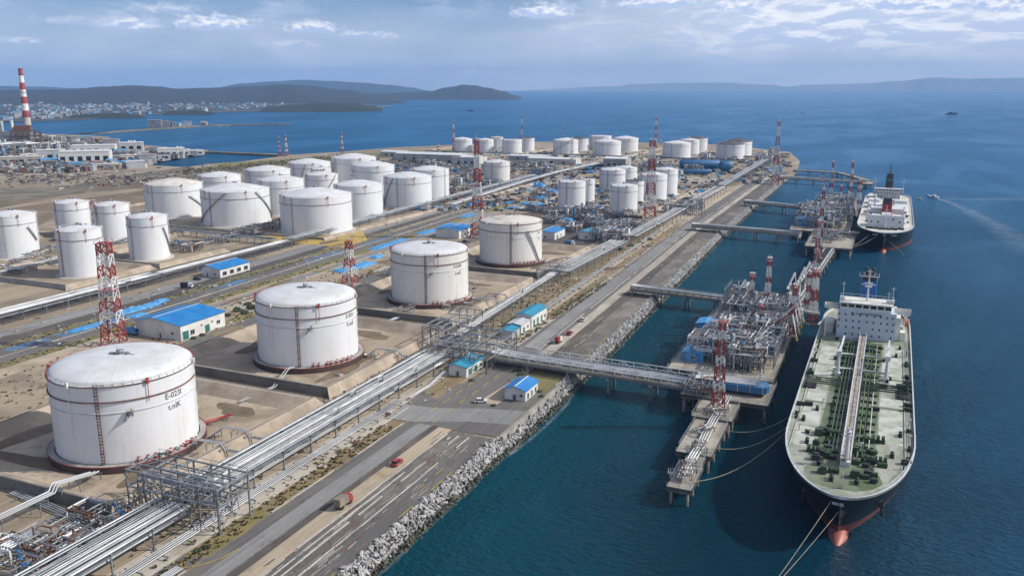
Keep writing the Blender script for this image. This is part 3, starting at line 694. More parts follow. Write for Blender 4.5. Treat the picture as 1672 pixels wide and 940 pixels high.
    # spiral stair flights
    for (a0, z0, a1, z1) in stairs:
        b = MB('steel', 'white_metal'); ns = 16
        for i in range(ns):
            t0, t1 = i / ns, (i + 1) / ns; aa, ab = a0 + (a1 - a0) * t0, a0 + (a1 - a0) * t1; za, zb = fh + H * (z0 + (z1 - z0) * t0), fh + H * (z0 + (z1 - z0) * t1)
            b.face([pol(aa, R_ + .1, za), pol(aa, R_ + 1.0, za), pol(ab, R_ + 1.0, zb), pol(ab, R_ + .1, zb)])
            b.face([pol(aa, R_ + 1.0, za - .3), pol(ab, R_ + 1.0, zb - .3), pol(ab, R_ + 1.0, zb + .1), pol(aa, R_ + 1.0, za + .1)])
            b.beam(pol(aa, R_ + 1.0, za + 1.0), pol(ab, R_ + 1.0, zb + 1.0), .1, 0, cap=False); b.beam(pol(aa, R_ + 1.0, za), pol(aa, R_ + 1.0, za + 1.0), .08, 0, cap=False)
        b.build('staircase', None, root)
    # foam chambers spaced on the rim
    for i in range(6 if near else 5):
        a = i * (60 if near else 72) + 15 + rnd.uniform(-4, 4); b = MB()
        b.box(*pol(a, R_ + .5, top - .5), .7, .7, 1.5, 0, tc + rad(a)); b.beam(pol(a, R_ + .5, top - .4), pol(a, R_ + .45, fh + H * (.3 if i % 2 else .75)), .22, n=6); b.build('foam_chamber', 'red_paint' if i % 2 == 0 else 'white_metal', root)
    if near:
        # wall nozzle cluster with its bracket, roof pipes, base valves
        b = MB('steel', 'white_metal'); zz = fh + H * .63
        b.beam(pol(2, R_ + .1, zz), pol(2, R_ + 2.2, zz - .3), .3, 1, 6); b.beam(pol(-3, R_ + 1.0, zz - 1.6), pol(5, R_ + 1.6, zz + 1.7), .26, 0, 6); b.beam(pol(-1, R_ + 1.5, zz - 1.0), pol(6, R_ + 1.2, zz + 2.4), .2, 1, 6)
        b.box(*pol(2, R_ + .9, zz - .5), 1.3, 1.3, .9, 0); b.box(*pol(4, R_ + 1.1, zz + 1.1), .8, .8, .7, 1)
        b.build('wall_nozzle', None, root)
        b = MB('steel_light'); zr = top + dome * .45
        b.tube([pol(-120 + i * 9, R_ * (.62 - .03 * abs(i - 4)), top + dome * (.56 + .02 * i)) for i in range(6)], .11); b.tube([pol(-60 + i * 8, R_ * .6, top + dome * .62 + .05) for i in range(5)], .09)
        b.build('roof_pipe', 'steel', root)
        for j in range(9):
            a = 4 + j * 6.5 + rnd.uniform(-1.5, 1.5); b = MB('red_paint', 'white_metal'); mi = 0 if rnd.random() < .75 else 1; q = R_ + 1.1
            b.beam(pol(a, R_, fh + .7), pol(a, R_ + 2.2, fh + .7), .42, mi, 8); b.beam(pol(a, q + .5, fh + .7), pol(a, q + .5, fh + 1.7), .2, 1 - mi, 6); b.box(*pol(a, q + .5, fh + 1.6), .8, .8, .14, mi); b.box(*pol(a, q, fh), .6, .6, .7, mi)
            b.build('valve', None, root)
    if letters:
        (x0, txts) = letters
        for txt, zf, size in txts:
            vs, fs = text_mesh(txt, size); b = MB(); out = []
            for x, y, _ in vs:
                a = tc + rad(x0) + x / R_; rr2 = R_ + .03; out.append((rr2 * math.cos(a), rr2 * math.sin(a), fh + H * zf + y))
            b.mesh(out, fs); b.build('lettering', 'steel_dark', root)
    return root, X, Y, R_, fh + H

TK = {}
def T(key, *a, **k): TK[key] = tank(key, *a, **k)
T('T1', 83, 320, 758, 632, 'huge white domed tank nearest the camera, beside the open steel gantry', shape='dome', dome=3.2, ladder=-21, letters=(40, (('E-023I', .725, 2.3), ('t.nIK', .575, 2.3))))
T('T2', 419, 583.5, 599, 502, 'second large white domed tank of the front row, facing the two-part blue-roofed shed', shape='dome', dome=3.0, ladder=-11, letters=(56, (('E-0I1r', .725, 2.2), ('P.m€', .58, 2.2))))
T('T3', 638.5, 764.5, 496, 418, 'third large tank of the front row, white with slightly dusty dome', shape='dome', dome=2.6, ladder=-6, roof='roof_white', paint='tank_cream', letters=(45, (('0100F', .725, 2.2), ('I.w€', .58, 2.2))))
T('T4', 783, 885, 431, 367, 'fourth front row tank with brown dusty roof and a stair down its right side', dome=3.0, ladder=0, roof='roof_dusty', paint='tank_cream', stairs=((57, .03, 30, .82),), letters=(62, (('0r', .725, 2.2), ('I.F', .58, 2.2))))
T('A0', -20, 62, 421.6, 355, 'slim white tank leftmost of all, cut by the picture edge', stairs=((60, .35, 35, .72),))
T('A1', 89, 147.5, 387, 333, 'slim white tank at the back left, partly hidden behind a twin and red mast', ladder=-60)
T('A2', 93, 169, 452.6, 379, 'slim white tank behind the tall red and white lattice mast', ladder=-52, stairs=((62, .45, 40, .6),))
T('A3', 153, 213, 394, 337, 'slim white tank just right of the thin red mast', ladder=-50)
T('A4', 208, 275.5, 425, 357, 'slim white tank right of its four companions, with a curved stair', ladder=-50, stairs=((75, .1, 45, .75),))
T('B0', 236, 332, 357, 304, 'wide white tank at the left of the crowded group, with a cream cone roof', roof='roof_dusty', ladder=-45, stairs=((80, .1, 30, .66),))
T('B1', 323, 394, 332, 289.6, 'white tank half hidden behind the one with two crossing stairs', ladder=-60)
T('B2', 328, 441, 370, 315, 'broad white tank with two dark stairs slanting down both sides', stairs=((-80, .05, -15, .98), (85, .1, 35, .98)), ladder=-45)
T('B3', 400, 474.5, 318, 280, 'white cone-roofed tank at the back of the group, nearest the small bay', ladder=-50)
T('B4', 421, 497, 352, 297, 'white tank between the twin-stair tank and the yellow-floored one', ladder=-25)
T('B5', 457, 574.7, 383, 324, 'big white cone-roofed tank standing on ochre yellow ground', ladder=-40)
T('B6', 546, 625, 360, 305, 'tall white tank directly right of the yellow-floored big tank', ladder=-80)
T('B7', 470, 540, 305, 268, 'white tank at the rear with a short dark stair on its wall', stairs=((-20, .5, -10, .95),), ladder=-45)
T('B8', 499, 552, 325, 287, 'white tank in the middle of the crowd with a long dark stair to its rim', stairs=((10, .3, 55, .98),), ladder=-70)
T('B8', 508, 541, 315, 277, 'small white cone roof peeking between the rear tanks of the crowd', ladder=-70)
T('B9', 549, 604, 319, 281.5, 'white tank in the crowd whose roof carries a brown stair head', ladder=60, dx=8, dy=12)
T('B10', 541, 614, 300, 260, 'rearmost and highest white tank of the crowd, against the blue bay', ladder=-50)
T('B11', 574, 644, 318, 272.5, 'white tank at the right rear of the crowd, before a low grey shed', ladder=-70)
T('B12', 626.6, 705, 339, 291.5, 'white tank apart from the crowd with a curved dark stair at left', stairs=((-75, .0, -35, .98),), ladder=-25)
T('B13', 671.5, 733, 325, 279, 'white tank with two vertical pipes, right end of the middle group', ladder=50)
T('C0', 739, 771, 248, 228, 'leftmost far tank by the bay, below a thin red mast')
T('C1', 778, 806, 249, 229, 'second far tank by the bay, beside the top of the tall mast')
T('C2', 801, 821, 245.5, 225, 'narrow far tank behind its neighbours, with a brownish roof', roof='roof_dusty')
T('C3', 819, 852, 250, 229, 'wide far tank in front of another, with flat white roof', dome=.6)
T('C4', 850, 872.5, 246, 226, 'far tank with a dark roof edge beneath the tall thin mast', roof='roof_dark', dome=.8)
T('C5', 789.6, 832.6, 298, 266, 'lone pale tank among dark pipework, right of the tall near mast', paint='tank_cream', roof='roof_white')
T('D0', 903, 944, 251, 230, 'far white tank with crossing brown stairs, behind a red mast', stairs=((-70, .1, 20, .95),))
T('D1', 931, 961, 246, 227, 'far white tank with a charcoal dome, behind white ones', roof='roof_dark')
T('D2', 963, 998, 245, 223, 'far white tank with a flat roof behind the low wide one', dome=1.2)
T('D3', 969, 1014, 254.4, 232, 'low wide white tank in front, with dark line round its wall')
T('D4', 1000, 1042, 247, 227, 'far white tank just left of the pair of tall red masts')
T('E0', 911, 956, 342, 298, 'small white tank left of the cluttered yard, below a red mast', dome=.8)
T('E1', 947, 971, 330, 294, 'narrow white tank hidden behind the one at the yard corner', dome=.8)
T('E2', 978.7, 1021, 313, 278.7, 'white tank with faint oblique shadow, left rear of its cluster')
T('E3', 1003, 1040, 306, 275, 'white tank rearmost in its cluster beside the tall mast')
T('E4', 995, 1041, 348, 305, 'plain white tank in front of the dark-roofed small one', dome=1.4)
T('E5', 1022, 1051, 331, 296, 'small white tank with a dark roof behind the tall mast', roof='roof_dark', dome=1.0)
T('E6', 1044, 1089, 326, 287, 'white tank immediately right of the tall dark red mast')
T('E7', 1067, 1106.5, 318, 278, 'white tank at the right end of its cluster, by a pale yard')
T('F0', 1082, 1128, 257, 235, 'far broad white tank in front of two others, near the blue vessels')
T('F1', 1110, 1142, 252, 229.5, 'far white tank squeezed between a broad one and a dark-roofed one')
T('F2', 1121, 1155, 248, 226.5, 'far tank with grey roof behind the white pair', roof='roof_dark')
T('F3', 1169, 1216, 260, 236.6, 'front tank of the dark-roofed pair at the tip', roof='roof_dark', dome=4.4)
T('F4', 1182, 1227.5, 254, 232, 'rear tank of the dark-roofed pair at the tip', roof='roof_dark', dome=4.6)

# ------------------------------------------------------------------ tank bunds: earth banks with concrete outer faces
def bund(x0, x1, y0, y1, h, label, earth='earth_wall', wall='concrete_dark', bank=5.0):
    root = empty('tank_bund', ((x0 + x1) / 2, (y0 + y1) / 2, LZ), label, 'bund wall', 'bunds around the tanks'); ox, oy = (x0 + x1) / 2, (y0 + y1) / 2
    def loop(i, z): return [(x0 + i - ox, y0 + i - oy, z), (x1 - i - ox, y0 + i - oy, z), (x1 - i - ox, y1 - i - oy, z), (x0 + i - ox, y1 - i - oy, z)]
    def ringf(b, A, B, sides=range(4), parts=8):
        for k in sides:
            for j in range(parts):
                t0, t1 = j / parts, (j + 1) / parts
                def L(P, Q, t, s): 
                    v = [P[c] + (Q[c] - P[c]) * t for c in range(3)]
                    return v
                b.face([L(A[k], A[(k + 1) % 4], t0, 0), L(A[k], A[(k + 1) % 4], t1, 0), L(B[k], B[(k + 1) % 4], t1, 0), L(B[k], B[(k + 1) % 4], t0, 0)])
    b = MB(); ringf(b, loop(-.35, -.3), loop(0, h), (0, 3)); ringf(b, loop(0, h), loop(.5, h + .02)); b.build('wall', wall, root)
    b = MB(); ringf(b, loop(-2.6, -.3), loop(0, h), (1, 2)); ringf(b, loop(.5, h - .05), loop(1.6, h - .15)); ringf(b, loop(1.6, h - .15), loop(1.6 + bank, -.2)); b.build('bank', earth, root)
    b = MB(); p = loop(1.6 + bank - .8, .06); b.face(p); b.build('floor', 'g_earth' if h < 2.9 else 'g_bund', root)
    return root
def near_bund(key, y0, y1, label, x0=-243, x1=-168.5, h=3.2): return bund(x0, x1, y0, y1, h, label)
bund(-236, -163, 133, 213, 3.2, 'concrete bund with earth banks around the nearest white tank')
bund(-240, -164.5, 222, 303, 3.2, 'concrete bund around the second front row tank, opposite the teal hut')
bund(-238, -168, 316, 408, 3.0, 'concrete bund around the third front row tank')
bund(-236, -170, 419, 506, 3.0, 'concrete bund around the tank with the brown roof')
bund(-441, -378, 297, 352, 2.6, 'low bund enclosing the slim tank behind the lattice mast', 'earth_wall', 'concrete', 3.5)
bund(-530, -448, 372, 452, 2.4, 'bund enclosing the slim tanks at the back left', 'earth_wall', 'concrete', 3.5)
bund(-437, -376, 357, 410, 2.4, 'low bund enclosing the slim tank with a curved stair', 'earth_wall', 'concrete', 3.5)
bund(-540, -449, 285, 366, 2.6, 'bund around the leftmost slim tank at the picture edge', 'earth_wall', 'concrete', 3.5)
bund(-600, -345, 470, 840, 1.8, 'long low bund around the crowded middle tank group', 'earth_wall', 'concrete', 3.0)
bund(-283, -176, 652, 900, 2.0, 'dark bund wall around the small tanks right of the yard', 'earth_wall', 'concrete_dark', 3.0)
bund(-690, -520, 1222, 1345, 1.8, 'low bund around the far tanks by the bay', 'earth_wall', 'concrete', 3.0)
bund(-515, -355, 1238, 1425, 1.8, 'low bund around the far tanks with the charcoal dome', 'earth_wall', 'concrete', 3.0)
bund(-330, -185, 1236, 1430, 1.8, 'dark bund around the tanks at the tip', 'earth_wall', 'concrete_dark', 3.0)
# ------------------------------------------------------------------ lattice masts
def lattice_mast(X, Y, z, h, w0, w1, label, group='red and white lattice masts', bays=None, dish=False, name='lattice_mast', lamp=True, first=0):
    root = empty(name, (X, Y, z), label, 'lattice mast', group, rnd.uniform(0, .5)); bays = bays or max(5, int(h / (w0 * .72))); th = max(.17, w0 * .036)
    bands = {}
    nb = 7 if h > 25 else 5
    def wid(t): return w1 + (w0 - w1) * (1 - t) ** 1.5
    for i in range(bays):
        t0, t1 = i / bays, (i + 1) / bays; k = int(t0 * nb); mi = (k + first) % 2
        b = bands.setdefault(k, (MB(), mi))[0]; a, c = wid(t0) / 2, wid(t1) / 2; z0, z1 = h * t0, h * t1
        A = [(-a, -a), (a, -a), (a, a), (-a, a)]; C = [(-c, -c), (c, -c), (c, c), (-c, c)]
        for j in range(4):
            p, q, p2, q2 = A[j], A[(j + 1) % 4], C[j], C[(j + 1) % 4]
            b.beam((*p, z0), (*p2, z1), th * 1.7, cap=False); b.beam((*p, z0), (*q2, z1), th, cap=False); b.beam((*q, z0), (*p2, z1), th, cap=False); b.beam((*p2, z1), (*q2, z1), th * 1.1, cap=False)
    for k, (b, mi) in bands.items(): b.build('lattice_section', 'white_metal' if mi else 'red_paint', root)
    b = MB(); c = w1 / 2 + .5; b.box(0, 0, h, 2 * c, 2 * c, .15)
    for i in range(4):
        x, y = ((-c, -c), (c, -c), (c, c), (-c, c))[i]; x2, y2 = ((c, -c), (c, c), (-c, c), (-c, -c))[i]
        b.beam((x, y, h), (x, y, h + 1.2), .12, cap=False); b.beam((x, y, h + 1.15), (x2, y2, h + 1.15), .1, cap=False)
    b.build('platform', 'red_paint', root)
    if h > 30:
        b = MB(); zz = h * .55; c = wid(.55) / 2 + .6; b.box(0, 0, zz, 2 * c, 2 * c, .15); b.build('platform', 'red_paint', root)
    b = MB(); b.beam((0, -w0 * .25, 0), (0, -w1 * .25, h), .3, cap=False); b.build('cable_tray', 'white_metal', root)
    b = MB()
    for i in range(4):
        a = i * math.pi / 2 + .4; b.box(math.cos(a) * w1 * .5, math.sin(a) * w1 * .5, h + 1.2, .7, .5, .6, 0, a)
    b.beam((0, 0, h), (0, 0, h + h * .05 + 1.5), .16); b.build('floodlight', 'white_metal', root)
    b = MB(); b.box(0, 0, -.3, w0 + 1.2, w0 + 1.2, .7); b.build('footing', 'concrete', root); return root
def mast_px(bx, by, tx, ty, w0, w1, label, z=LZ, **k):
    X, Y = at(bx, by, z); return lattice_mast(X, Y, z, height_to(X, Y, z, ty), w0, w1, label, **k)
mast_px(187, 562, 175, 397, 7.4, 4.2, 'thick lattice mast standing behind the nearest tank, red at the top', bays=9)
mast_px(572, 464, 569, 394, 6.5, 2.4, 'short red and white mast behind the second front tank')
mast_px(780, 387, 776, 230, 9, 2.6, 'tall red and white mast left of the tank with the brown roof', bays=14)
mast_px(1061, 356, 1058.6, 230, 8.5, 3.6, 'tall dark red mast between the small tanks right of the yard', bays=13)
mast_px(1070, 243, 1068, 192, 6, 1.8, 'slender far mast rising beside the tall dark red one', bays=12)
mast_px(1265, 301, 1272, 199, 7.5, 2.6, 'tall mast alone on the quay near the far jetties', bays=13)
mast_px(741, 248, 741, 199, 5, 1.5, 'slim mast above the leftmost far tank'); mast_px(852, 246, 852, 190, 5.5, 1.6, 'tallest slim mast behind the far tanks by the bay')
mast_px(933, 296, 930, 228, 5.5, 2.0, 'red mast just behind the small tank at the yard corner'); mast_px(960, 273, 958, 238, 5, 2, 'short red mast left of the low wide far tank')
mast_px(559, 250, 560, 218, 4.5, 1.5, 'thin mast above the rearmost tank of the crowd'); mast_px(468, 255, 466, 222, 4.5, 1.4, 'right of two thin masts by the small bay'); mast_px(457, 255, 457, 226, 4.5, 1.4, 'left of two thin masts by the small bay')
mast_px(157, 368, 152, 330, 3.2, 2.6, 'thin red mast with a bridge between two slim tanks', bays=9, first=0); mast_px(1079, 238, 1079, 215, 4, 1.3, 'far thin mast on the bay side of the tall pair')
mast_px(920, 226, 919, 204, 3, 1.2, 'faint thin mast behind the dark domed far tank'); mast_px(716, 246, 716, 234, 5, 2.5, 'stumpy red mast on the bay shore')
JG = 'red and white masts on the jetties'
mast_px(1172, 664, 1180, 526, 3.6, 1.7, 'mast at the near end of the big jetty platform', 7.5, group=JG); mast_px(1225, 509, 1225, 451, 2.8, 1.8, 'thick short mast at the left of the big jetty platform', 7.5, group=JG, bays=8)
mast_px(1250, 522, 1260, 426, 3.0, 1.4, 'tall mast in the middle of the big jetty platform', 7.5, group=JG); mast_px(1326, 530, 1338, 444, 3.2, 1.8, 'gangway mast beside the near tanker', 7.5, group=JG)
mast_px(1330, 462, 1338, 364, 3.4, 1.4, 'slim mast along the long jetty walkway', 7.5, group=JG); mast_px(1336, 421, 1340, 312, 3.2, 1.2, 'mast at the front corner of the second platform', 8, group=JG)
mast_px(1356, 323, 1356, 266, 3, 1.1, 'thin mast behind the second platform', 8, group=JG); mast_px(1387, 333, 1392, 266, 3.4, 1.4, 'mast close to the far tanker stern', 8, group=JG); mast_px(1342, 304, 1342, 290, 4.5, 3, 'stubby red mast standing beyond the fourth trestle', 3, group=JG)
mast_px(1400, 352, 1405, 296, 4, 2.2, 'pale grey lattice arm beside the far tanker', 8, group=JG)

# ------------------------------------------------------------------ pipe racks
def rack(path, width, z, pipes, label, spacing=11.0, lower=(), group='elevated pipe racks', outrig=False, seed=1, two=False):
    r = random.Random(seed); P = [Vector((x, y, 0)) for x, y in path]; o = P[0]
    root = empty('pipe_rack', (o.x, o.y, LZ), label, 'pipe rack', group); hz = z - LZ
    L = [0]
    for a, c in zip(P, P[1:]): L.append(L[-1] + (c - a).length)
    def pos(s):
        s = max(0, min(L[-1], s))
        for i in range(len(P) - 1):
            if s <= L[i + 1] + 1e-6:
                d = (P[i + 1] - P[i]).normalized(); return P[i] + d * (s - L[i]) - o, d
        return P[-1] - o, (P[-1] - P[-2]).normalized()
    n = max(2, int(L[-1] / spacing))
    for i in range(n + 1):
        s = L[-1] * i / n; p, d = pos(s); u = Vector((d.y, -d.x, 0)); b = MB(); a = p + u * width / 2; c = p - u * width / 2
        for q in (a, c): b.beam(q + Vector((0, 0, -.2)), q + Vector((0, 0, hz)), .32, cap=False); b.box(q.x, q.y, -.1, .9, .9, .35)
        b.beam(a + u * .4 + Vector((0, 0, hz)), c - u * .4 + Vector((0, 0, hz)), .34)
        if two: b.beam(a + Vector((0, 0, hz - 2)), c + Vector((0, 0, hz - 2)), .28)
        if i % 3 == 0: b.beam(a + Vector((0, 0, .2)), c + Vector((0, 0, hz - .3)), .16, cap=False)
        b.build('support', 'steel', root)
    for sgn in (1, -1):
        b = MB(); pts = [pos(L[-1] * i / n) for i in range(n + 1)]
        for (p, d), (q, d2) in zip(pts, pts[1:]):
            u = Vector((d.y, -d.x, 0)) * sgn * width / 2; b.beam(p + u + Vector((0, 0, hz - .45)), q + u + Vector((0, 0, hz - .45)), .26, cap=False)
        b.build('side_beam', 'steel', root)
    for (off, dz, rr, mt) in list(pipes) + list(lower):
        pts = []; ns = max(2, int(L[-1] / 14)); loop = r.randrange(2, 9)
        for i in range(ns + 1):
            p, d = pos(L[-1] * i / ns); u = Vector((d.y, -d.x, 0)); zz = hz + .17 + rr + dz
            pts.append(p + u * (off + r.uniform(-.05, .05)) + Vector((0, 0, zz)))
            if i < ns and (i + loop) % 9 == 0 and r.random() < .35:
                q, d2 = pos(L[-1] * (i + .5) / ns); up = Vector((0, 0, 1.0 + r.random())); a1 = q + u * off + Vector((0, 0, zz)); pts += [a1 - d * 1.5, a1 - d * 1.5 + up, a1 + d * 1.5 + up, a1 + d * 1.5]
        b = MB(); b.tube(pts, rr, 0, 8 if rr > .25 else 6); b.build('pipe', mt, root)
    return root
def pipeset(offs, seed, mats=('pipe_silver', 'pipe_white', 'pipe_silver', 'pipe_grey', 'pipe_grey'), r0=.12, r1=.30, dz=0):
    r = random.Random(seed); return [(x + r.uniform(-.1, .1), dz, r.uniform(r0, r1), r.choice(mats)) for x in offs]
rack([(-147.2, 58), (-147.2, 137)], 10.4, 9, pipeset((-5.0, -4.1, -2.4, -1.7, -.9, -.1, .7, 1.5, 2.3, 3.0, 4.4, 5.0), 3), 'wide pipe rack in the foreground, running into the nearest steel gantry', lower=pipeset((-4, -2.5, -1, 1, 2.5, 4.2), 4, dz=-2.1), two=True, seed=2)
rack([(-147.2, 147), (-147.2, 266)], 10.4, 9, pipeset((-5.1, -4.4, -2.6, -1.8, -.9, -.1, .7, 1.5, 2.2, 2.9, 3.6, 4.9), 5), 'long wide pipe rack between the two gantries, alongside the quay road', lower=pipeset((-4, -2.5, -1, 1, 2.5, 4.4, 5.3), 6, dz=-2.1), two=True, seed=3)
A, B_ = at(742, 548, 9), at(905, 445, 9)
rack([A, B_], 5.2, 9, pipeset((-2.0, -1.1, -.2, .7, 1.6, 2.2), 7), 'narrow pipe rack past the teal-roofed huts, beyond the second gantry', seed=4)
rack([at(912, 443, 9), at(1012, 393, 9)], 13, 9, pipeset((-5.6, -4.9, -4.0, -2.2, -1.2, -.2, .8, 1.8, 3.0, 4.0, 5.0, 5.8), 9), 'fan of silver pipes below the cluttered process yard', seed=5, spacing=12)
rack([at(1028, 386, 9), at(1112, 340, 9)], 12, 9, pipeset((-5, -4, -2.8, -1.5, -.3, .9, 2.1, 3.4, 4.6), 10), 'broad pipe rack between the process yard and the second trestle head', seed=6, spacing=13)
rack([at(1120, 336, 9), at(1176, 305, 9)], 12, 9, pipeset((-5, -3.8, -2.5, -1.2, .1, 1.3, 2.6, 4, 5), 11), 'broad pipe rack past the third trestle head', seed=7, spacing=14)
rack([at(1178, 303, 9), at(1238, 268, 9), at(1262, 254, 9)], 10, 9, pipeset((-4, -2.6, -1.2, .2, 1.6, 3.2), 12, r0=.25, r1=.4), 'last stretch of quay pipe rack towards the tip', seed=8, spacing=18)
rack([(-351, 215), (-351, 330)], 9, 8.2, pipeset((-4, -3.1, -2, -1, 0, 1.2, 2.2, 3.6), 13), 'inland pipe rack passing below the slim tanks at far left', lower=pipeset((-3, -1, 1, 3), 14, dz=-1.8), two=True, seed=9)
rack([(-351, 332), (-352, 440)], 8, 8, pipeset((-3.4, -2.2, -1, .2, 1.4, 2.8), 15), 'inland pipe rack behind the small shed with a blue roof', seed=10)
rack([(-355, 446), (-362, 640), (-368, 900)], 9, 8, pipeset((-3.8, -2.8, -1.6, -.4, .8, 2, 3.4), 16, mats=('pipe_grey', 'pipe_silver', 'pipe_grey')), 'long grey inland pipe rack along the crowded tank group', seed=11, spacing=13, two=True, lower=pipeset((-3, -1, 1, 3), 17, dz=-1.8, mats=('pipe_grey',)))
rack([at(735, 334, 8), at(848, 298, 8), at(908, 281, 8), at(1040, 252, 8)], 9, 8, pipeset((-3.6, -2.4, -1, .4, 1.8, 3.2), 18), 'long diagonal pipe rack behind the lone pale tank', seed=12, spacing=18)
rack([(-365, 443), (-430, 446), (-520, 452)], 7, 7.5, pipeset((-2.8, -1.8, -.8, .3, 1.4, 2.6), 19, mats=('pipe_grey', 'steel_light')), 'dark cross rack in front of the broad twin-stair tank', seed=13, spacing=12)
rack([at(-10, 447, 7), at(90, 424, 7), at(235, 380, 7)], 6, 7, pipeset((-2.3, -1.2, -.2, .9, 2.1), 20), 'pipe rack weaving between the slim tanks', seed=14, spacing=12)
# low pipelines on sleepers
def pipeline(name, paths, r, mt, label, group=None, sleepers=True, cat='pipeline'):
    o = paths[0][0]; root = empty(name, (o[0], o[1], 0), label, cat, group); sb = MB()
    for p in paths:
        q = [(x - o[0], y - o[1], z) for x, y, z in p]; b = MB(); b.tube(q, r, 0, 8); b.build('pipe', mt, root)
    p = [Vector((x - o[0], y - o[1], z)) for x, y, z in paths[len(paths) // 2]]
    if sleepers:
        for a, c in zip(p, p[1:]):
            d = c - a; n = max(1, int(d.length / 7)); u = Vector((d.y, -d.x, 0)).normalized()
            for i in range(n):
                m = a + d * (i + .5) / n; sb = MB(); w = .8 + len(paths) * .45; sb.beam(m - u * w - Vector((0, 0, r + .12)), m + u * w - Vector((0, 0, r + .12)), .24)
                if m.z > LZ + .6:
                    for s in (-w * .8, w * .8): sb.beam(m + u * s - Vector((0, 0, r + .1)), Vector((m.x + u.x * s, m.y + u.y * s, LZ - .1)), .2, cap=False)
                sb.build('support', 'steel', root)
    return root
def par(pts, offs, dz=None):
    out = []
    for k in offs:
        q = []
        for i, p in enumerate(pts):
            a, c = Vector(pts[max(i - 1, 0)]), Vector(pts[min(i + 1, len(pts) - 1)]); d = (c - a); u = Vector((d.y, -d.x, 0)).normalized(); q.append((p[0] + u.x * k, p[1] + u.y * k, p[2]))
        out.append(q)
    return out
pipeline('pipeline', par([(-138.6, 56, 5.2), (-138.6, 120, 5.2), (-138.9, 170, 5.2), (-139.2, 226, 5.2)], (-1.0, -.3, .45, 1.2)), .15, 'pipe_silver', 'low white pipes on sleepers beside the gantry, along the beige apron')
pipeline('pipeline', par([(-137.6, 230, 5), (-137.4, 243, 5), (-138.5, 256, 6)], (-.5, .2)), .18, 'pipe_white', 'short white pipe pair running up to the teal-roofed hut')
pipeline('pipeline', par([(-139.6, 345, 5), (-141.6, 400, 5), (-143.8, 470, 5), (-147.5, 600, 5)], (-.7, 0, .7)), .18, 'pipe_grey', 'low thin pipes beside the narrow rack past the huts')
pipeline('pipeline', par([(-131.6, 60, 4.6), (-131.6, 104, 4.6), (-130.6, 122, 4.6)], (-1.2, -.6, 0, .6)), .16, 'pipe_white', 'bundle of thin white pipes lying by the road in the foreground')
pipeline('pipeline', par([(*at(-40, 862, 8), 8), (*at(84, 803, 8), 8), (*at(90, 796, 8), 9), (*at(148, 772, 7), 7), (*at(152, 762, 7), 5.6)], (-.9, .2, 1.1)), .24, 'pipe_silver', 'white feed pipes climbing over the bund into the nearest tank')
pipeline('pipeline', par([(*at(-60, 925, 7), 7), (*at(58, 868, 7), 7)], (-1.3, -.4, .5, 1.5)), .28, 'pipe_silver', 'white pipes ending at the valve yard in the near left corner')
pipeline('pipeline', par([(*at(392, 655, 5), 5), (*at(448, 633, 5), 5.4), (*at(470, 612, 5), 7.2), (*at(482, 600, 5), 5.6)], (-.6, .4)), .2, 'pipe_silver', 'grey pipe pair crossing the bund to the second front tank')
pipeline('pipeline', par([(*at(606, 532, 5), 5), (*at(640, 522, 5), 5), (*at(655, 515, 5), 5)], (-.8, 0, .8)), .26, 'pipe_grey', 'short silver pipes on the bank before the third front tank')
pipeline('pipeline', par([(*at(596, 524, 5), 5), (*at(700, 531, 5), 5)], (-.6, .4)), .16, 'pipe_silver', 'thin pipe pair along the foot of the third bund')
pipeline('pipeline', par([(*at(770, 445, 5), 5), (*at(830, 452, 5), 5), (*at(890, 462, 5), 5)], (-.8, 0, .8)), .24, 'pipe_grey', 'pipes along the foot of the bund with the brown-roofed tank')
pipeline('pipeline', par([(*at(330, 690, 5), 5), (*at(352, 684, 5), 5), (*at(378, 676, 5), 5)], (-.5, .4)), .22, 'red_paint', 'short red pipes on the earth right of the nearest tank')
pipeline('pipeline', par([(*at(20, 800, 5), 4.6), (*at(120, 842, 5), 4.6), (*at(196, 880, 5), 4.6)], (-1.4, -.7, 0, .7)), .2, 'steel_light', 'dark pipes along the outer foot of the nearest bund')

for key, yo, nm in (('T1', 12, 'nearest'), ('T1', 2, 'nearest'), ('T2', 8, 'second'), ('T3', -4, 'third'), ('T3', 6, 'third'), ('T4', 3, 'fourth')):
    _, tx, ty, tr, _h = TK[key]; y = ty + yo; xw = -171 if key != 'T2' else -172
    pipeline('pipeline', par([(tx + tr + 1, y, 5.0), (xw - 4, y + 1, 5.0), (xw, y + 1, 7.9), (-163, y + 1.5, 7.9), (-161.5, y + 1.5, 6.2), (-153, y + 2, 6.2)], (-.6, .2)), .2, 'pipe_silver', 'silver pipe pair from the %s front tank over its bund, %s' % (nm, 'farther run' if yo > 4 else 'nearer run'))
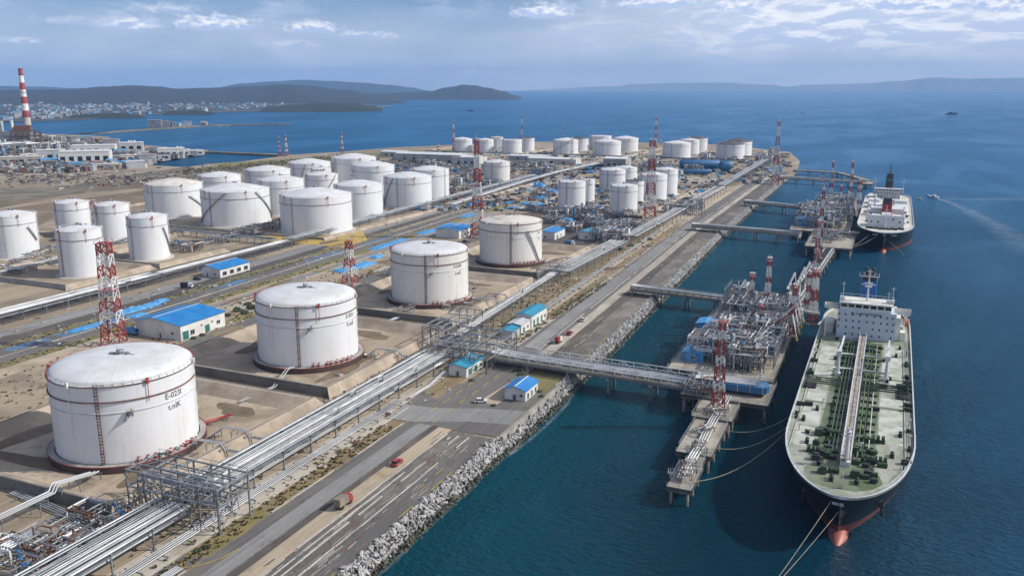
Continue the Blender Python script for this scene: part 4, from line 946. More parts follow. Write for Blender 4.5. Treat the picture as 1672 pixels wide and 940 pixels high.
# sumps, drain channels and small pads inside the bunds
dq = random.Random(4)
for key, y0, y1, nm in (('T1', 143, 205, 'nearest'), ('T2', 232, 294, 'second'), ('T3', 325, 399, 'third'), ('T4', 428, 497, 'fourth')):
    _, tx, ty, tr, _h = TK[key]
    b = MB()
    for k in range(9): b.box(tx + tr + 7 + .3 * math.sin(k), y0 + (y1 - y0) * (k + .5) / 9, LZ, .9, (y1 - y0) / 9 - .3, .16)
    tag(b.build('drain_channel', 'concrete_dark'), 'dark drain channel crossing the %s bund floor beside the tank' % nm, 'drain')
    for j in range(3):
        x, y = tx + dq.uniform(tr + 3, tr + 11), dq.uniform(y0 + 4, y1 - 4); r0 = empty('sump_pit', (x, y, LZ), 'small concrete sump with a steel lid inside the %s bund' % nm, 'sump', 'sumps inside the %s bund' % nm, dq.uniform(-.3, .3))
        b = MB(); b.box(0, 0, -.1, 2.2, 1.8, .7); b.build('curb', 'concrete_pale', r0); b = MB(); b.box(0, 0, .6, 1.7, 1.3, .1); b.build('lid', 'steel', r0); b = MB(); b.beam((.9, .6, 0), (.9, .6, 1.7), .18); b.beam((.9, .6, 1.6), (.2, .6, 1.6), .18); b.build('riser_pipe', 'red_paint', r0)

# ------------------------------------------------------------------ steel gantries over the rack
def gantry(x0, x1, y0, y1, z, label, nx=5, ny=3, seed=1, tiers=(1.0,), pipes=14):
    r = random.Random(seed); root = empty('steel_gantry', ((x0 + x1) / 2, (y0 + y1) / 2, LZ), label, 'gantry', 'open steel gantries'); cx, cy = (x0 + x1) / 2, (y0 + y1) / 2; h = z - LZ
    xs = [x0 - cx + (x1 - x0) * i / (nx - 1) for i in range(nx)]; ys = [y0 - cy + (y1 - y0) * i / (ny - 1) for i in range(ny)]
    for x in xs:
        for y in (ys[0], ys[-1]):
            b = MB(); b.beam((x, y, -.2), (x, y, h), .36, cap=False); b.box(x, y, -.1, .9, .9, .4); b.build('column', 'steel', root)
    for t in tiers:
        b = MB(); zz = h * t
        for y in ys: b.beam((xs[0], y, zz), (xs[-1], y, zz), .34)
        for x in xs: b.beam((x, ys[0], zz), (x, ys[-1], zz), .3)
        for i in range(nx - 1): b.beam((xs[i], ys[0], zz), (xs[i + 1], ys[-1], zz), .14, cap=False)
        b.build('beam_grid', 'steel_light', root)
    for y in (ys[0], ys[-1]):
        for i in range(0, nx - 1, 2): b = MB(); b.beam((xs[i], y, .3), (xs[i + 1], y, h - .3), .14, cap=False); b.build('bracing', 'steel', root)
    for x in (xs[0], xs[-1]): b = MB(); b.beam((x, ys[0], .3), (x, ys[-1], h - .3), .14, cap=False); b.build('bracing', 'steel', root)
    for i in range(pipes):
        b = MB(); zz = h * r.choice(tiers) - r.choice((-.4, .5, 2.2, 3.5)); y = r.uniform(ys[0], ys[-1]); xa, xb = sorted((r.uniform(xs[0], xs[-1]), r.uniform(xs[0], xs[-1])))
        zd = r.uniform(.8, 5.2); b.tube([(xa, y, zd), (xa, y, zz), (xb, y, zz), (xb, y + r.uniform(-2, 2), zz), (xb, y + r.uniform(-2, 2), r.uniform(.8, 5.2))], r.uniform(.1, .24), 0, 6, False); b.build('pipe', r.choice(('pipe_grey', 'pipe_silver', 'steel', 'steel_light')), root)
    b = MB()
    c = h * tiers[0]
    for k in (ys[0] - .1, ys[-1] + .1):
        b.beam((xs[0], k, c + 1.1), (xs[-1], k, c + 1.1), .1, cap=False)
        for x in xs: b.beam((x, k, c), (x, k, c + 1.1), .1, cap=False)
    b.build('guard_rail', 'steel_light', root); return root
gantry(-161.2, -133.4, 136.8, 147.2, 15, 'large open steel gantry straddling the pipe rack beside the nearest tank', 6, 4, 3, (1.0, .62), 26)
gantry(-163.5, -152.5, 284, 316, 12.5, 'steel gantry between the second and third front row tank bunds', 4, 4, 4, (1.0,), 14)
gantry(-152, -126, 264, 291, 12.5, 'steel gantry at the landward head of the first trestle', 5, 4, 5, (1.0, .6), 26)
x, y = at(905, 455, LZ); gantry(x - 6, x + 6, y - 10, y + 8, 11, 'small steel gantry beside the bund of the brown-roofed tank', 3, 3, 6, (1.0,), 12)
x, y = at(1132, 350, LZ); gantry(x - 6, x + 8, y - 5, y + 5, 12, 'steel gantry at the landward head of the third trestle', 4, 3, 7, (1.0, .6), 16)

# ------------------------------------------------------------------ sheds and huts
def house(x0, x1, y0, y1, h, label, roof='roof_blue', wall='wall_white', rise=1.2, ridge='y', wins=(), group=None, eave=.5, cat='building', ridge_t=.5, name='shed', rz=0.0, plinth=True):
    cx, cy = (x0 + x1) / 2, (y0 + y1) / 2; root = empty(name, (cx, cy, LZ), label, cat, group, rz); a, c = (x1 - x0) / 2, (y1 - y0) / 2
    b = MB(); rx = -a + 2 * a * ridge_t; ry = -c + 2 * c * ridge_t
    V = [(-a, -c, -.2), (a, -c, -.2), (a, c, -.2), (-a, c, -.2), (-a, -c, h), (a, -c, h), (a, c, h), (-a, c, h)]
    if ridge == 'y':
        V += [(rx, -c, h + rise), (rx, c, h + rise)]; Fs = [(0, 1, 5, 8, 4), (2, 3, 7, 9, 6), (1, 2, 6, 5), (3, 0, 4, 7)]
    else:
        V += [(-a, ry, h + rise), (a, ry, h + rise)]; Fs = [(0, 1, 5, 4), (2, 3, 7, 6), (1, 2, 6, 9, 5), (3, 0, 4, 8, 7)]
    b.mesh(V, Fs); b.build('wall', wall, root)
    b = MB(); e = eave; t = .14
    if ridge == 'y':
        for sx, xe in ((-1, -a), (1, a)):
            run = abs(xe - rx); k = rise / run; xo, zo = xe + sx * e, h - e * k + .06
            P = [(rx, -c - e, h + rise + .06), (rx, c + e, h + rise + .06), (xo, c + e, zo), (xo, -c - e, zo)]
            b.mesh([(*p[:2], p[2]) for p in P] + [(*p[:2], p[2] + t) for p in P], [(0, 1, 2, 3), (7, 6, 5, 4), (0, 3, 7, 4), (1, 5, 6, 2), (3, 2, 6, 7)])
    else:
        for sy, ye in ((-1, -c), (1, c)):
            run = abs(ye - ry); k = rise / run; yo, zo = ye + sy * e, h - e * k + .06
            P = [(-a - e, ry, h + rise + .06), (a + e, ry, h + rise + .06), (a + e, yo, zo), (-a - e, yo, zo)]
            b.mesh([(*p[:2], p[2]) for p in P] + [(*p[:2], p[2] + t) for p in P], [(0, 1, 2, 3), (7, 6, 5, 4), (0, 3, 7, 4), (1, 5, 6, 2), (3, 2, 6, 7)])
    rf = b.build('roof', roof, root)
    b = MB()
    if ridge == 'y': b.box(rx, 0, h + rise + .12, .35, 2 * (c + e), .14)
    else: b.box(0, ry, h + rise + .12, 2 * (a + e), .35, .14)
    b.build('ridge_cap', 'wall_white' if roof == 'roof_blue' else roof, rf)
    for (side, t, w, z0, hh, kind) in wins:        # recessed openings: frame standing proud, pane set back in it
        if side in 'fb': p = (-a + 2 * a * t, -c if side == 'f' else c); ax, nrm = (1, 0), (0, -1 if side == 'f' else 1)
        else: p = (a if side == 'r' else -a, -c + 2 * c * t); ax, nrm = (0, 1), (1 if side == 'r' else -1, 0)
        b = MB(); 
        for s in (-1, 1): b.box(p[0] + ax[0] * s * w / 2 + nrm[0] * .05, p[1] + ax[1] * s * w / 2 + nrm[1] * .05, z0, .14 if ax[0] else .2, .14 if ax[1] else .2, hh)
        for zz in (z0 - .07, z0 + hh - .07): b.box(p[0] + nrm[0] * .06, p[1] + nrm[1] * .06, zz, w + .2 if ax[0] else .26, w + .2 if ax[1] else .26, .14)
        if kind == 'window' and w > 1.2: b.box(p[0] + nrm[0] * .05, p[1] + nrm[1] * .05, z0, .1, .1, hh)
        fr = b.build(kind, 'wall_grey', root); b = MB(); b.box(p[0] + nrm[0] * .02, p[1] + nrm[1] * .02, z0, w if ax[0] else .06, w if ax[1] else .06, hh)
        b.build('pane' if kind == 'window' else 'leaf', 'glass_dark' if kind == 'window' else ('door_green' if kind == 'gate' else 'door_grey'), fr)
    return root
house(-281.5, -257, 251.5, 277, 6.2, 'big white shed with bright blue gable roof behind the nearest tank', rise=2.0, ridge_t=.42, wins=(('r', .10, 3.2, 0, 3.6, 'gate'), ('r', .25, 2.2, 1.2, 2.0, 'window'), ('r', .58, 2.6, 0, 3.2, 'gate'), ('r', .84, 2.0, 2.0, 1.5, 'window'), ('r', .46, .8, 3.4, .8, 'window'), ('r', .7, .8, 3.4, .8, 'window'), ('f', .82, 1.2, 2.2, 1.0, 'window'), ('f', .55, 1.0, 0, 2.1, 'door')))
house(-338.2, -325.5, 350, 373.5, 4.6, 'small white shed with blue roof between inland rack and service road', rise=1.5, ridge_t=.25, wins=[('r', t, 3.0, .9, 2.2, 'window') for t in (.14, .38, .62, .86)] + [('f', .3, 1.1, 0, 2.1, 'door'), ('f', .7, 1.2, 1.2, 1.1, 'window')])
house(-109.8, -102.4, 243.8, 254.6, 3.7, 'white hut with vivid blue gable roof on the quay edge by the first trestle', rise=1.15, wins=(('f', .48, 1.2, 0, 2.1, 'door'), ('f', .8, 1.0, 1.5, .9, 'window'), ('r', .2, 1.1, .5, 1.9, 'window'), ('r', .5, 1.1, .5, 1.9, 'window'), ('r', .8, 1.1, .5, 1.9, 'window')))
house(-137.8, -130.8, 257.5, 271.5, 3.6, 'teal-roofed white hut beneath the pipe rack at the first trestle head', 'roof_teal', rise=.9, ridge_t=.35, wins=(('f', .5, 1.0, 0, 2.1, 'door'), ('r', .2, 2.4, .2, 2.5, 'gate'), ('r', .52, 2.4, .2, 2.5, 'gate'), ('r', .82, 1.6, .9, 1.4, 'window')))
house(-140.8, -135.2, 307.5, 315.5, 3.2, 'low teal-roofed annex at the near end of the three stepped huts', 'roof_teal', 'wall_grey', .6, ridge_t=.4, wins=(('r', .5, 1.6, 0, 2.2, 'gate'),))
house(-141.0, -134.8, 316, 326, 3.8, 'grey-roofed middle hut of the three stepped huts beside the road', 'wall_grey', 'wall_white', .6, wins=(('r', .3, 1.6, 0, 2.3, 'gate'), ('r', .72, 1.2, .9, 1.4, 'window')))
house(-141.6, -134.4, 326.5, 344, 5.2, 'tall teal-roofed hut, farthest of the three stepped huts', 'roof_teal', 'wall_white', 1.0, wins=(('r', .15, 1.6, .1, 3, 'gate'), ('r', .4, 1.6, .1, 3, 'gate'), ('r', .65, 1.6, .1, 3, 'gate'), ('r', .88, 1.4, 1, 1.6, 'window')))
house(-282, -264, 511, 532, 5.5, 'pale shed with faded blue roof behind the third front tank', rise=1.4, wins=[('r', t, 1.6, 1.4, 1.5, 'window') for t in (.2, .45, .7)] + [('r', .9, 1.6, 0, 2.4, 'door')])
house(-214.5, -203, 533, 553, 5.0, 'white hut with light blue roof right of the brown-roofed tank', rise=.9, ridge_t=.2, wins=(('r', .25, 2, 0, 2.6, 'gate'), ('r', .6, 1.4, 1.1, 1.4, 'window'), ('f', .4, 1.4, 1.1, 1.3, 'window')))
x, y = at(958, 391); house(x - 6, x + 5, y, y + 18, 4.6, 'small white hut with teal roof at the yard edge', 'roof_teal', rise=.8, ridge_t=.3, wins=(('f', .5, 1.4, 1.1, 1.3, 'window'), ('r', .3, 1.4, 0, 2.3, 'door')))
x, y = at(1140, 290); house(x - 60, x - 25, y + 20, y + 34, 5, 'low white hall on the pale yard right of the small tanks', 'tarp_blue', 'wall_pale', .8, 'x')
for px, py, w, d, h, lab in ((676, 262, 62, 34, 9, 'long grey shed with white roof left of the lone pale tank'), (715, 266, 70, 36, 11, 'white shed with rounded end beside the bay shore'), (640, 256, 40, 24, 7, 'grey low shed nearest the bay behind the crowded tanks'),
                             (760, 268, 40, 26, 9, 'white block shed just left of the tall mast'), (900, 268, 70, 22, 7, 'long low grey hall behind the lone pale tank'), (1003, 272, 30, 26, 10, 'pale round-shouldered shed below the wide far tank'), (860, 262, 55, 20, 6, 'low whitish hall in front of the far tanks')):
    x, y = at(px, py); house(x - w / 2, x + w / 2, y, y + d, h, lab, 'roof_white', 'wall_pale', 1.6, 'x', [('f', t, 4, 1, 3, 'window') for t in (.25, .5, .75)], group='far sheds of the terminal')
# horizontal blue pressure vessels
def vessel(px0, px1, py, r, label):
    a, c = at(px0, py), at(px1, py); cx, cy = (a[0] + c[0]) / 2, (a[1] + c[1]) / 2; L = math.dist(a, c); ang = math.atan2(c[1] - a[1], c[0] - a[0])
    root = empty('pressure_vessel', (cx, cy, LZ), label, 'pressure vessel', 'blue pressure vessels', ang); b = MB(); zc = r + 1.8
    prof = [(0, -L / 2 - r * .5), (r * .6, -L / 2 - r * .4), (r * .9, -L / 2 - r * .15), (r, -L / 2), (r, L / 2), (r * .9, L / 2 + r * .15), (r * .6, L / 2 + r * .4), (0, L / 2 + r * .5)]
    b.lathe(prof, 24); b.v = [(z, x, zc + y) for x, y, z in b.v]; b.build('shell', 'tank_blue', root)
    for k in (-.35, 0, .35): b = MB(); b.box(L * k, 0, -.1, 1.2, r * 1.5, 2.2); b.build('saddle', 'concrete', root)
    b = MB(); b.box(0, 0, zc + r, L * .9, 1.0, .15); b.beam((-L * .45, .5, zc + r + 1), (L * .45, .5, zc + r + 1), .12); b.build('walkway', 'steel_light', root)
    for k in (-.2, .15, .33): b = MB(); b.lathe([(.8, zc + r - .3), (.8, zc + r + 1.2), (1.1, zc + r + 1.2), (0, zc + r + 1.3)], 10, 0, L * k, 0); b.build('manhole', 'tank_blue', root)
vessel(1112, 1172, 278, 5.5, 'long blue horizontal vessel below the far white tanks'); vessel(1177, 1191, 281, 6, 'short blue vessel with a white band, right of the long one'); vessel(1118, 1160, 286, 2.5, 'slim blue vessel in front of the long one')
# ------------------------------------------------------------------ process skids: frame, pipework, valves, vessels
def make_skid(seed, w, d, h, npipe, accents, label, dense=False):
    r = random.Random(seed); root = empty('pipe_manifold', (0, 0, -500), label, 'pipe manifold'); b = MB()
    nx, ny = max(2, int(w / 5) + 1), max(2, int(d / 5) + 1); xs = [-w / 2 + w * i / (nx - 1) for i in range(nx)]; ys = [-d / 2 + d * i / (ny - 1) for i in range(ny)]
    lv = [h * .5, h] if h > 4 else [h]
    for x in xs:
        for y in ys:
            if r.random() < .85: b.beam((x, y, -.2), (x, y, h * r.choice((1, 1, .5, 1.15))), .26, cap=False)
    for z in lv:
        for y in ys:
            if r.random() < .85: b.beam((xs[0], y, z), (xs[-1], y, z), .24, cap=False)
        for x in xs:
            if r.random() < .85: b.beam((x, ys[0], z), (x, ys[-1], z), .24, cap=False)
    for i in range(nx - 1): b.beam((xs[i], ys[0], .2), (xs[i + 1], ys[0], h), .12, cap=False)
    b.build('frame', ('steel', 'steel_light', 'steel_warm', 'steel', 'steel_warm')[seed % 5], root)
    for i in range(npipe):
        b = MB(); rr = r.uniform(.09, .3); x, y = r.uniform(xs[0], xs[-1]), r.uniform(ys[0], ys[-1]); z = r.choice(lv) + r.choice((-.6, .3, .5, .9)); path = [(x, y, .1), (x, y, z)]
        for k in range(r.randrange(2, 5)):
            if k % 2 == 0: x = max(xs[0] - 1, min(xs[-1] + 1, x + r.choice((-1, 1)) * r.uniform(w * .2, w * .8)))
            else: y = max(ys[0] - 1, min(ys[-1] + 1, y + r.choice((-1, 1)) * r.uniform(d * .2, d * .8)))
            path.append((x, y, z))
        path.append((x, y, r.uniform(.2, h * 1.2))); b.tube(path, rr, 0, 6, False)
        b.build('pipe', r.choice(('pipe_silver', 'pipe_grey', 'pipe_white', 'steel_light', 'steel_warm', 'rust', 'pipe_grey')), root)
    for i in range(max(3, npipe // 3)):
        b = MB(); x, y, z = r.uniform(xs[0], xs[-1]), r.uniform(ys[0], ys[-1]), r.choice([.5] + lv); s = r.uniform(.7, 1.3)
        b.beam((x - .6 * s, y, z + .5), (x + .6 * s, y, z + .5), .55 * s, n=8); b.beam((x, y, z + .5), (x, y, z + 1.5 * s), .2, n=6); b.lathe([(.05, z + 1.5 * s), (.45 * s, z + 1.5 * s), (.45 * s, z + 1.6 * s), (0, z + 1.62 * s)], 10, 0, x, y); b.build('valve', r.choice(accents), root)
    if dense:
        for i in range(3):
            x, y = r.uniform(xs[0], xs[-1]), r.uniform(ys[0], ys[-1]); b = MB(); R_ = r.uniform(.8, 1.5); hh = r.uniform(.6, 1.3) * h
            b.lathe([(R_, .3), (R_, hh), (R_ * .7, hh + R_ * .5), (0, hh + R_ * .65)], 16, 0, x, y); b.build('column_vessel', r.choice(('steel_light', 'pipe_white', 'tank_blue')), root)
        b = MB(); b.box(0, 0, h + .05, w * .5, d * .3, .1); b.build('grating', 'steel', root)
    return root
SK = [make_skid(1, 12, 9, 4.5, 14, ('rust', 'steel_light', 'pipe_grey'), 'prototype pipe manifold skid'), make_skid(2, 16, 8, 3.2, 16, ('steel_light', 'pipe_grey', 'tank_blue'), 'prototype pipe manifold skid'), make_skid(3, 10, 10, 6.5, 15, ('red_paint', 'tank_blue', 'pipe_white'), 'prototype pipe manifold skid', True),
      make_skid(4, 18, 12, 8, 22, ('yellow_paint', 'red_paint', 'steel_light'), 'prototype pipe manifold skid', True), make_skid(5, 9, 6, 2.2, 10, ('pipe_white', 'pipe_grey', 'rust'), 'prototype pipe manifold skid')]
def skids(spots, label, group, z=LZ, s=(.85, 1.3), kinds=(0, 1, 2, 3, 4)):
    r = random.Random(len(spots) * 7 + 1)
    for (px, py) in spots:
        x, y = at(px, py, z); copy_thing(SK[r.choice(kinds)], (x, y, z), r.choice((0, 1, 2, 3)) * math.pi / 2 + r.uniform(-.05, .05), r.uniform(*s), label, group)
skids([(20, 905), (75, 890), (120, 905), (20, 940), (80, 930), (150, 880), (178, 850)], 'grey pipe manifold in the valve yard at the near left corner', 'manifolds of the near left valve yard', kinds=(1, 4, 0), s=(.7, 1.0))
r = random.Random(5)
skids([(900 + r.uniform(0, 125), 352 + r.uniform(0, 26)) for i in range(20)] + [(905, 362), (930, 352), (960, 358), (985, 365), (1010, 374), (890, 348)], 'grey steel manifold in the dense process yard beside the brown-roofed tank', 'manifolds of the dense process yard', s=(.8, 1.25))
skids([(985, 392), (1003, 386), (1016, 382), (1028, 378), (1012, 392), (1000, 396), (1040, 372)], 'dark manifold straddling the fan of quay pipes by the process yard', 'manifolds at the head of the pipe fan', kinds=(0, 2, 3), s=(.9, 1.2))
skids([(1092, 346), (1106, 341), (1120, 337), (1112, 347), (1135, 340), (1152, 310), (1165, 306), (1180, 302), (1226, 272), (1205, 285)], 'dark manifold on the quay rack between the second and fourth trestle', 'manifolds along the far quay rack', kinds=(0, 2), s=(.9, 1.2))
skids([(640 + i * 14, 450 - i * 4) for i in range(3)] + [(660, 512), (758, 478), (748, 490), (700, 470), (735, 505), (890, 452), (905, 446)], 'silver pipe manifold between the front row bunds', 'manifolds between the front tanks', kinds=(4, 0), s=(.6, .9))
skids([(300 + i * 22, 408 - i * 6 + (i % 2) * 6) for i in range(12)], 'dark low manifold below the broad twin-stair tank', 'manifolds below the crowded tanks', kinds=(1, 4, 0))
skids([(0, 437), (30, 432), (60, 420), (82, 412), (20, 446), (80, 432), (220, 395), (285, 385), (198, 400)], 'manifold with red valves between the slim tanks at far left', 'manifolds between the slim tanks', kinds=(0, 4, 1), s=(.6, .9))
r = random.Random(9)
skids([(745 + r.uniform(0, 90), 290 + r.uniform(0, 24)) for i in range(9)] + [(850 + r.uniform(0, 80), 270 + r.uniform(0, 16)) for i in range(9)] + [(880 + r.uniform(0, 40), 312 + r.uniform(0, 22)) for i in range(5)] + [(690 + r.uniform(0, 60), 268 + r.uniform(0, 24)) for i in range(6)], 'dark grey manifold among the pipes around the lone pale tank', 'manifolds around the lone pale tank', kinds=(0, 1, 2), s=(.9, 1.4))
skids([(1060 + r.uniform(0, 110), 262 + r.uniform(0, 20)) for i in range(10)] + [(1250, 266), (1240, 262), (1262, 262), (1275, 258), (1262, 252), (1280, 270), (1195, 262), (1230, 262), (1150, 262), (1245, 258)], 'dark manifold near the blue vessels at the far end', 'manifolds near the blue vessels', kinds=(1, 2), s=(1.0, 1.5))
r = random.Random(61)
skids([(r.uniform(-5, 95), r.uniform(232, 264)) for i in range(16)], 'rusty process frame in the plant around the striped chimney', 'process frames around the striped chimney', kinds=(2, 3, 0), s=(1.8, 3.0))
skids([(1005, 356), (1030, 350), (970, 335), (975, 322), (1000, 318), (1030, 318)], 'low dark manifold between the small tanks right of the yard', 'manifolds between the small tanks', kinds=(1, 4), s=(1, 1.4))

# ------------------------------------------------------------------ jetties
def trestle(p, q, w, z, label, spacing=17, pipes=None, truss=False, seed=1, deck='jetty_deck', pil=.9, rail='steel_light', hp=.5):
    P, Q = Vector((*p, 0)), Vector((*q, 0)); L = (Q - P).length; ang = math.atan2(Q.y - P.y, Q.x - P.x); root = empty('jetty_trestle', (P.x, P.y, z), label, 'jetty', 'trestles from the quay to the berths', ang); r = random.Random(seed)
    b = MB(); b.box(L / 2, 0, -.9, L, w, .7); b.build('deck', deck, root)
    b = MB()
    for s in (-1, 1): b.beam((0, s * w * .42, -1.3), (L, s * w * .42, -1.3), .7)
    b.build('girder', 'steel', root); n = max(2, int(L / spacing))
    for i in range(n + 1):
        x = min(L - .8, max(.8, L * i / n)); X, Y = P.x + math.cos(ang) * x, P.y + math.sin(ang) * x
        if X < -98 + qx(Y): 
            b = MB()
            for s in (-1, 1): b.beam((x, s * w * .38, -1.6), (x, s * w * .38, LZ - z - .2), .6)
            b.build('pier', 'concrete', root); continue
        b = MB(); b.box(x, 0, -2.4, 1.3, w * 1.02, 1.0); b.build('pile_cap', 'concrete', root)
        for s in (-1, 1):
            b = MB(); b.beam((x, s * w * .36, -2.3), (x + s * .0, s * w * .42, SEA - z - 3), pil, n=8, sm=True); b.build('pile', 'pile', root)
    for off, dz, rr, mt in (pipes or []):
        b = MB(); m = max(2, int(L / 12)); b.tube([(L * i / m, off, dz + rr + hp + r.uniform(-.03, .03)) for i in range(m + 1)], rr, 0, 8); b.build('pipe', mt, root)
    b = MB()
    m = int(L / 4)
    for i in range(m + 1): b.box(L * i / m, 0, -.2, .3, w * .82, .2 + hp)
    if pipes: b.build('pipe_rest', 'steel', root)
    b = MB()
    for s in (-1, 1):
        y = s * w / 2 * .97; hh = 1.2 if not truss else 2.6
        for i in range(m + 1): b.beam((L * i / m, y, -.2), (L * i / m, y, hh), .12 if not truss else .22, cap=False)
        for zz in ((.6, 1.15) if not truss else (1.2, 2.6)): b.beam((0, y, zz), (L, y, zz), .11 if not truss else .26, cap=False)
        if truss:
            for i in range(m): b.beam((L * i / m, y, -.1 if i % 2 else 2.6), (L * (i + 1) / m, y, 2.6 if i % 2 else -.1), .14, cap=False)
    b.build('guard_rail', 'pipe_white' if truss else rail, root)
    return root
PW = ('pipe_white', 'pipe_silver', 'pipe_silver', 'pipe_grey')
trestle((-129, 277), (-52, 273.5), 9, 7.8, 'nearest and widest pipe trestle, running from the gantry to the big platform', 13, pipeset((-3.4, -2.5, -1.6, -.7, .3, 1.2, 2.1, 3.1), 31, PW, .22, .42), True, 31)
trestle((-112, 404.5), (-56, 397.5), 7, 7.8, 'second pipe trestle, to the far side of the big platform', 13, pipeset((-2.4, -1.4, -.3, .8, 2), 32, PW, .22, .4), False, 32)
trestle((-127, 614), (-52, 603), 8, 7.8, 'third pipe trestle, to the front of the second platform', 13, pipeset((-2.8, -1.7, -.6, .6, 1.8, 2.8), 33, PW, .25, .45), False, 33)
trestle((-113, 762), (-62, 742), 8, 7.8, 'fourth pipe trestle, to the rear of the second platform', 14, pipeset((-2.8, -1.5, 0, 1.5, 2.6), 34, PW, .3, .5), False, 34)
trestle((-112, 998), (-22, 979), 8, 7, 'far straight trestle beyond the second platform', 16, pipeset((-1.5, 0, 1.5), 35, PW, .3, .5), False, 35)
trestle((-108, 1103), (-56, 1090), 7, 6.5, 'outermost trestle, its first straight part leaving the tip', 16, None, False, 36); trestle((-56, 1090), (-20, 1006), 7, 6.5, 'outermost trestle, its bent part joining the mooring head', 16, None, False, 37)

def platform(x0, x1, y0, y1, z, label, seed=1, sp=9, name='jetty_platform', deck='jetty_deck', group='concrete jetty platforms', rails=True, edge=True):
    cx, cy = (x0 + x1) / 2, (y0 + y1) / 2; root = empty(name, (cx, cy, z), label, 'platform', group); a, c = (x1 - x0) / 2, (y1 - y0) / 2; r = random.Random(seed)
    b = MB(); b.box(0, 0, -1.3, 2 * a, 2 * c, 1.3); b.build('deck', deck, root)
    nx, ny = max(2, int(2 * a / sp) + 1), max(2, int(2 * c / sp) + 1)
    for i in range(nx):
        for j in range(ny):
            if 0 < i < nx - 1 and 0 < j < ny - 1: continue
            x, y = -a + 1 + (2 * a - 2) * i / (nx - 1), -c + 1 + (2 * c - 2) * j / (ny - 1); b = MB(); b.beam((x, y, -1.2), (x, y, SEA - z - 3), 1.15 if 2 * a > 9 else .8, n=10, sm=True); b.build('pile', 'pile', root)
    if rails:
        b = MB(); hh = 1.1
        for (p, q) in (((-a, -c), (a, -c)), ((a, -c), (a, c)), ((a, c), (-a, c)), ((-a, c), (-a, -c))):
            L = math.dist(p, q); n = max(1, int(L / 3))
            for k in range(n):
                if r.random() < .15: continue
                A = (p[0] + (q[0] - p[0]) * k / n, p[1] + (q[1] - p[1]) * k / n); B = (p[0] + (q[0] - p[0]) * (k + 1) / n, p[1] + (q[1] - p[1]) * (k + 1) / n)
                b.beam((*A, 0), (*A, hh), .1, cap=False); b.beam((*A, hh), (*B, hh), .09, cap=False); b.beam((*A, .55), (*B, .55), .08, cap=False)
        b.build('guard_rail', 'steel_light', root)
    if edge:
        b = MB(); b.box(0, -c - .13, -1.0, 2 * a, .25, .9); b.box(a + .13, 0, -1.0, .25, 2 * c, .9); b.build('fender_strip', 'steel_dark', root)
    return root
platform(-66, -30, 286, 404, 7.6, 'big concrete loading platform crowded with pipework beside the near tanker', 1, 9)
platform(-56, -28.5, 264, 285.6, 7.0, 'front deck of the big platform under the end of the nearest trestle', 2, 8)
platform(-47.5, -37.8, 221, 247, 6, 'grey walkway block carrying pipes, in front of the nearest mast', 3, 8, group='blocks of the southern jetty walkway'); platform(-49, -37, 248, 263, 6.4, 'concrete block at the foot of the nearest jetty mast', 4, 6, group='blocks of the southern jetty walkway')
platform(-44.8, -38.6, 199.5, 214, 5.6, 'outermost mooring block at the near end of the walkway', 5, 6, 'mooring_dolphin', group='blocks of the southern jetty walkway'); platform(-43.6, -39.2, 214.2, 220.8, 5.7, 'narrow link between the two nearest walkway blocks', 6, 5, group='blocks of the southern jetty walkway')
platform(-45, -17.5, 558, 612, 7.6, 'front deck of the second platform with white hoses', 7, 9); platform(-61, -22, 620, 790, 7.6, 'second loading platform crowded with dark pipework beside the far tanker', 8, 12)
platform(-27, -16, 966, 992, 6.5, 'far mooring head where the outer trestles meet', 9, 6, 'mooring_dolphin')
trestle((-36.5, 404.5), (-30.5, 556), 6.6, 6.8, 'long concrete walkway joining the two loading platforms', 14, [(-2.2, 0, .22, 'pipe_white'), (-1.5, 0, .18, 'pipe_grey'), (2.2, 0, .22, 'pipe_white')], False, 40, pil=.9)
for x0, pp in ((-41.5, ((200, 5.6), (263, 6.4))),):
    pipeline('pipeline', [[(x0 + k + math.sin(y * .2) * .15, y, 6.9) for y in range(203, 272, 6)] for k in (-1.4, -.7, 0, .8)], .22, 'pipe_white', 'white pipes along the southern jetty walkway', sleepers=False)
# dark-grey module frames and pipe stacks on the platforms
r = random.Random(21)
def deck_skids(x0, x1, y0, y1, z, n, label, group, kinds=(2, 3, 3, 0), s=(.9, 1.5)):
    for i in range(n):
        copy_thing(SK[r.choice(kinds)], (r.uniform(x0, x1), r.uniform(y0, y1), z), r.choice((0, 1, 2, 3)) * math.pi / 2, r.uniform(*s), label, group)
deck_skids(-54, -37, 298, 390, 7.6, 34, 'tall grey pipe module on the big jetty platform', 'pipe modules of the big platform', s=(.75, 1.2)); deck_skids(-54, -30, 630, 780, 7.6, 26, 'tall dark pipe module on the second jetty platform', 'pipe modules of the second platform', s=(.8, 1.3))
deck_skids(-42, -22, 563, 608, 7.6, 7, 'light pipe module on the front deck of the second platform', 'front deck modules', (0, 4, 1), (.7, 1)); deck_skids(-52, -36, 268, 282, 7.0, 4, 'pipe module under the end of the nearest trestle', 'modules under the trestle end', (4, 0), (.7, .9))
for y in (224, 236, 251, 257, 205, 210): copy_thing(SK[4], (-42 + r.uniform(-1.5, 1.5), y, 6.2), r.uniform(0, 3), .55, 'small winch and pipe skid on the southern walkway', 'small skids of the southern walkway')
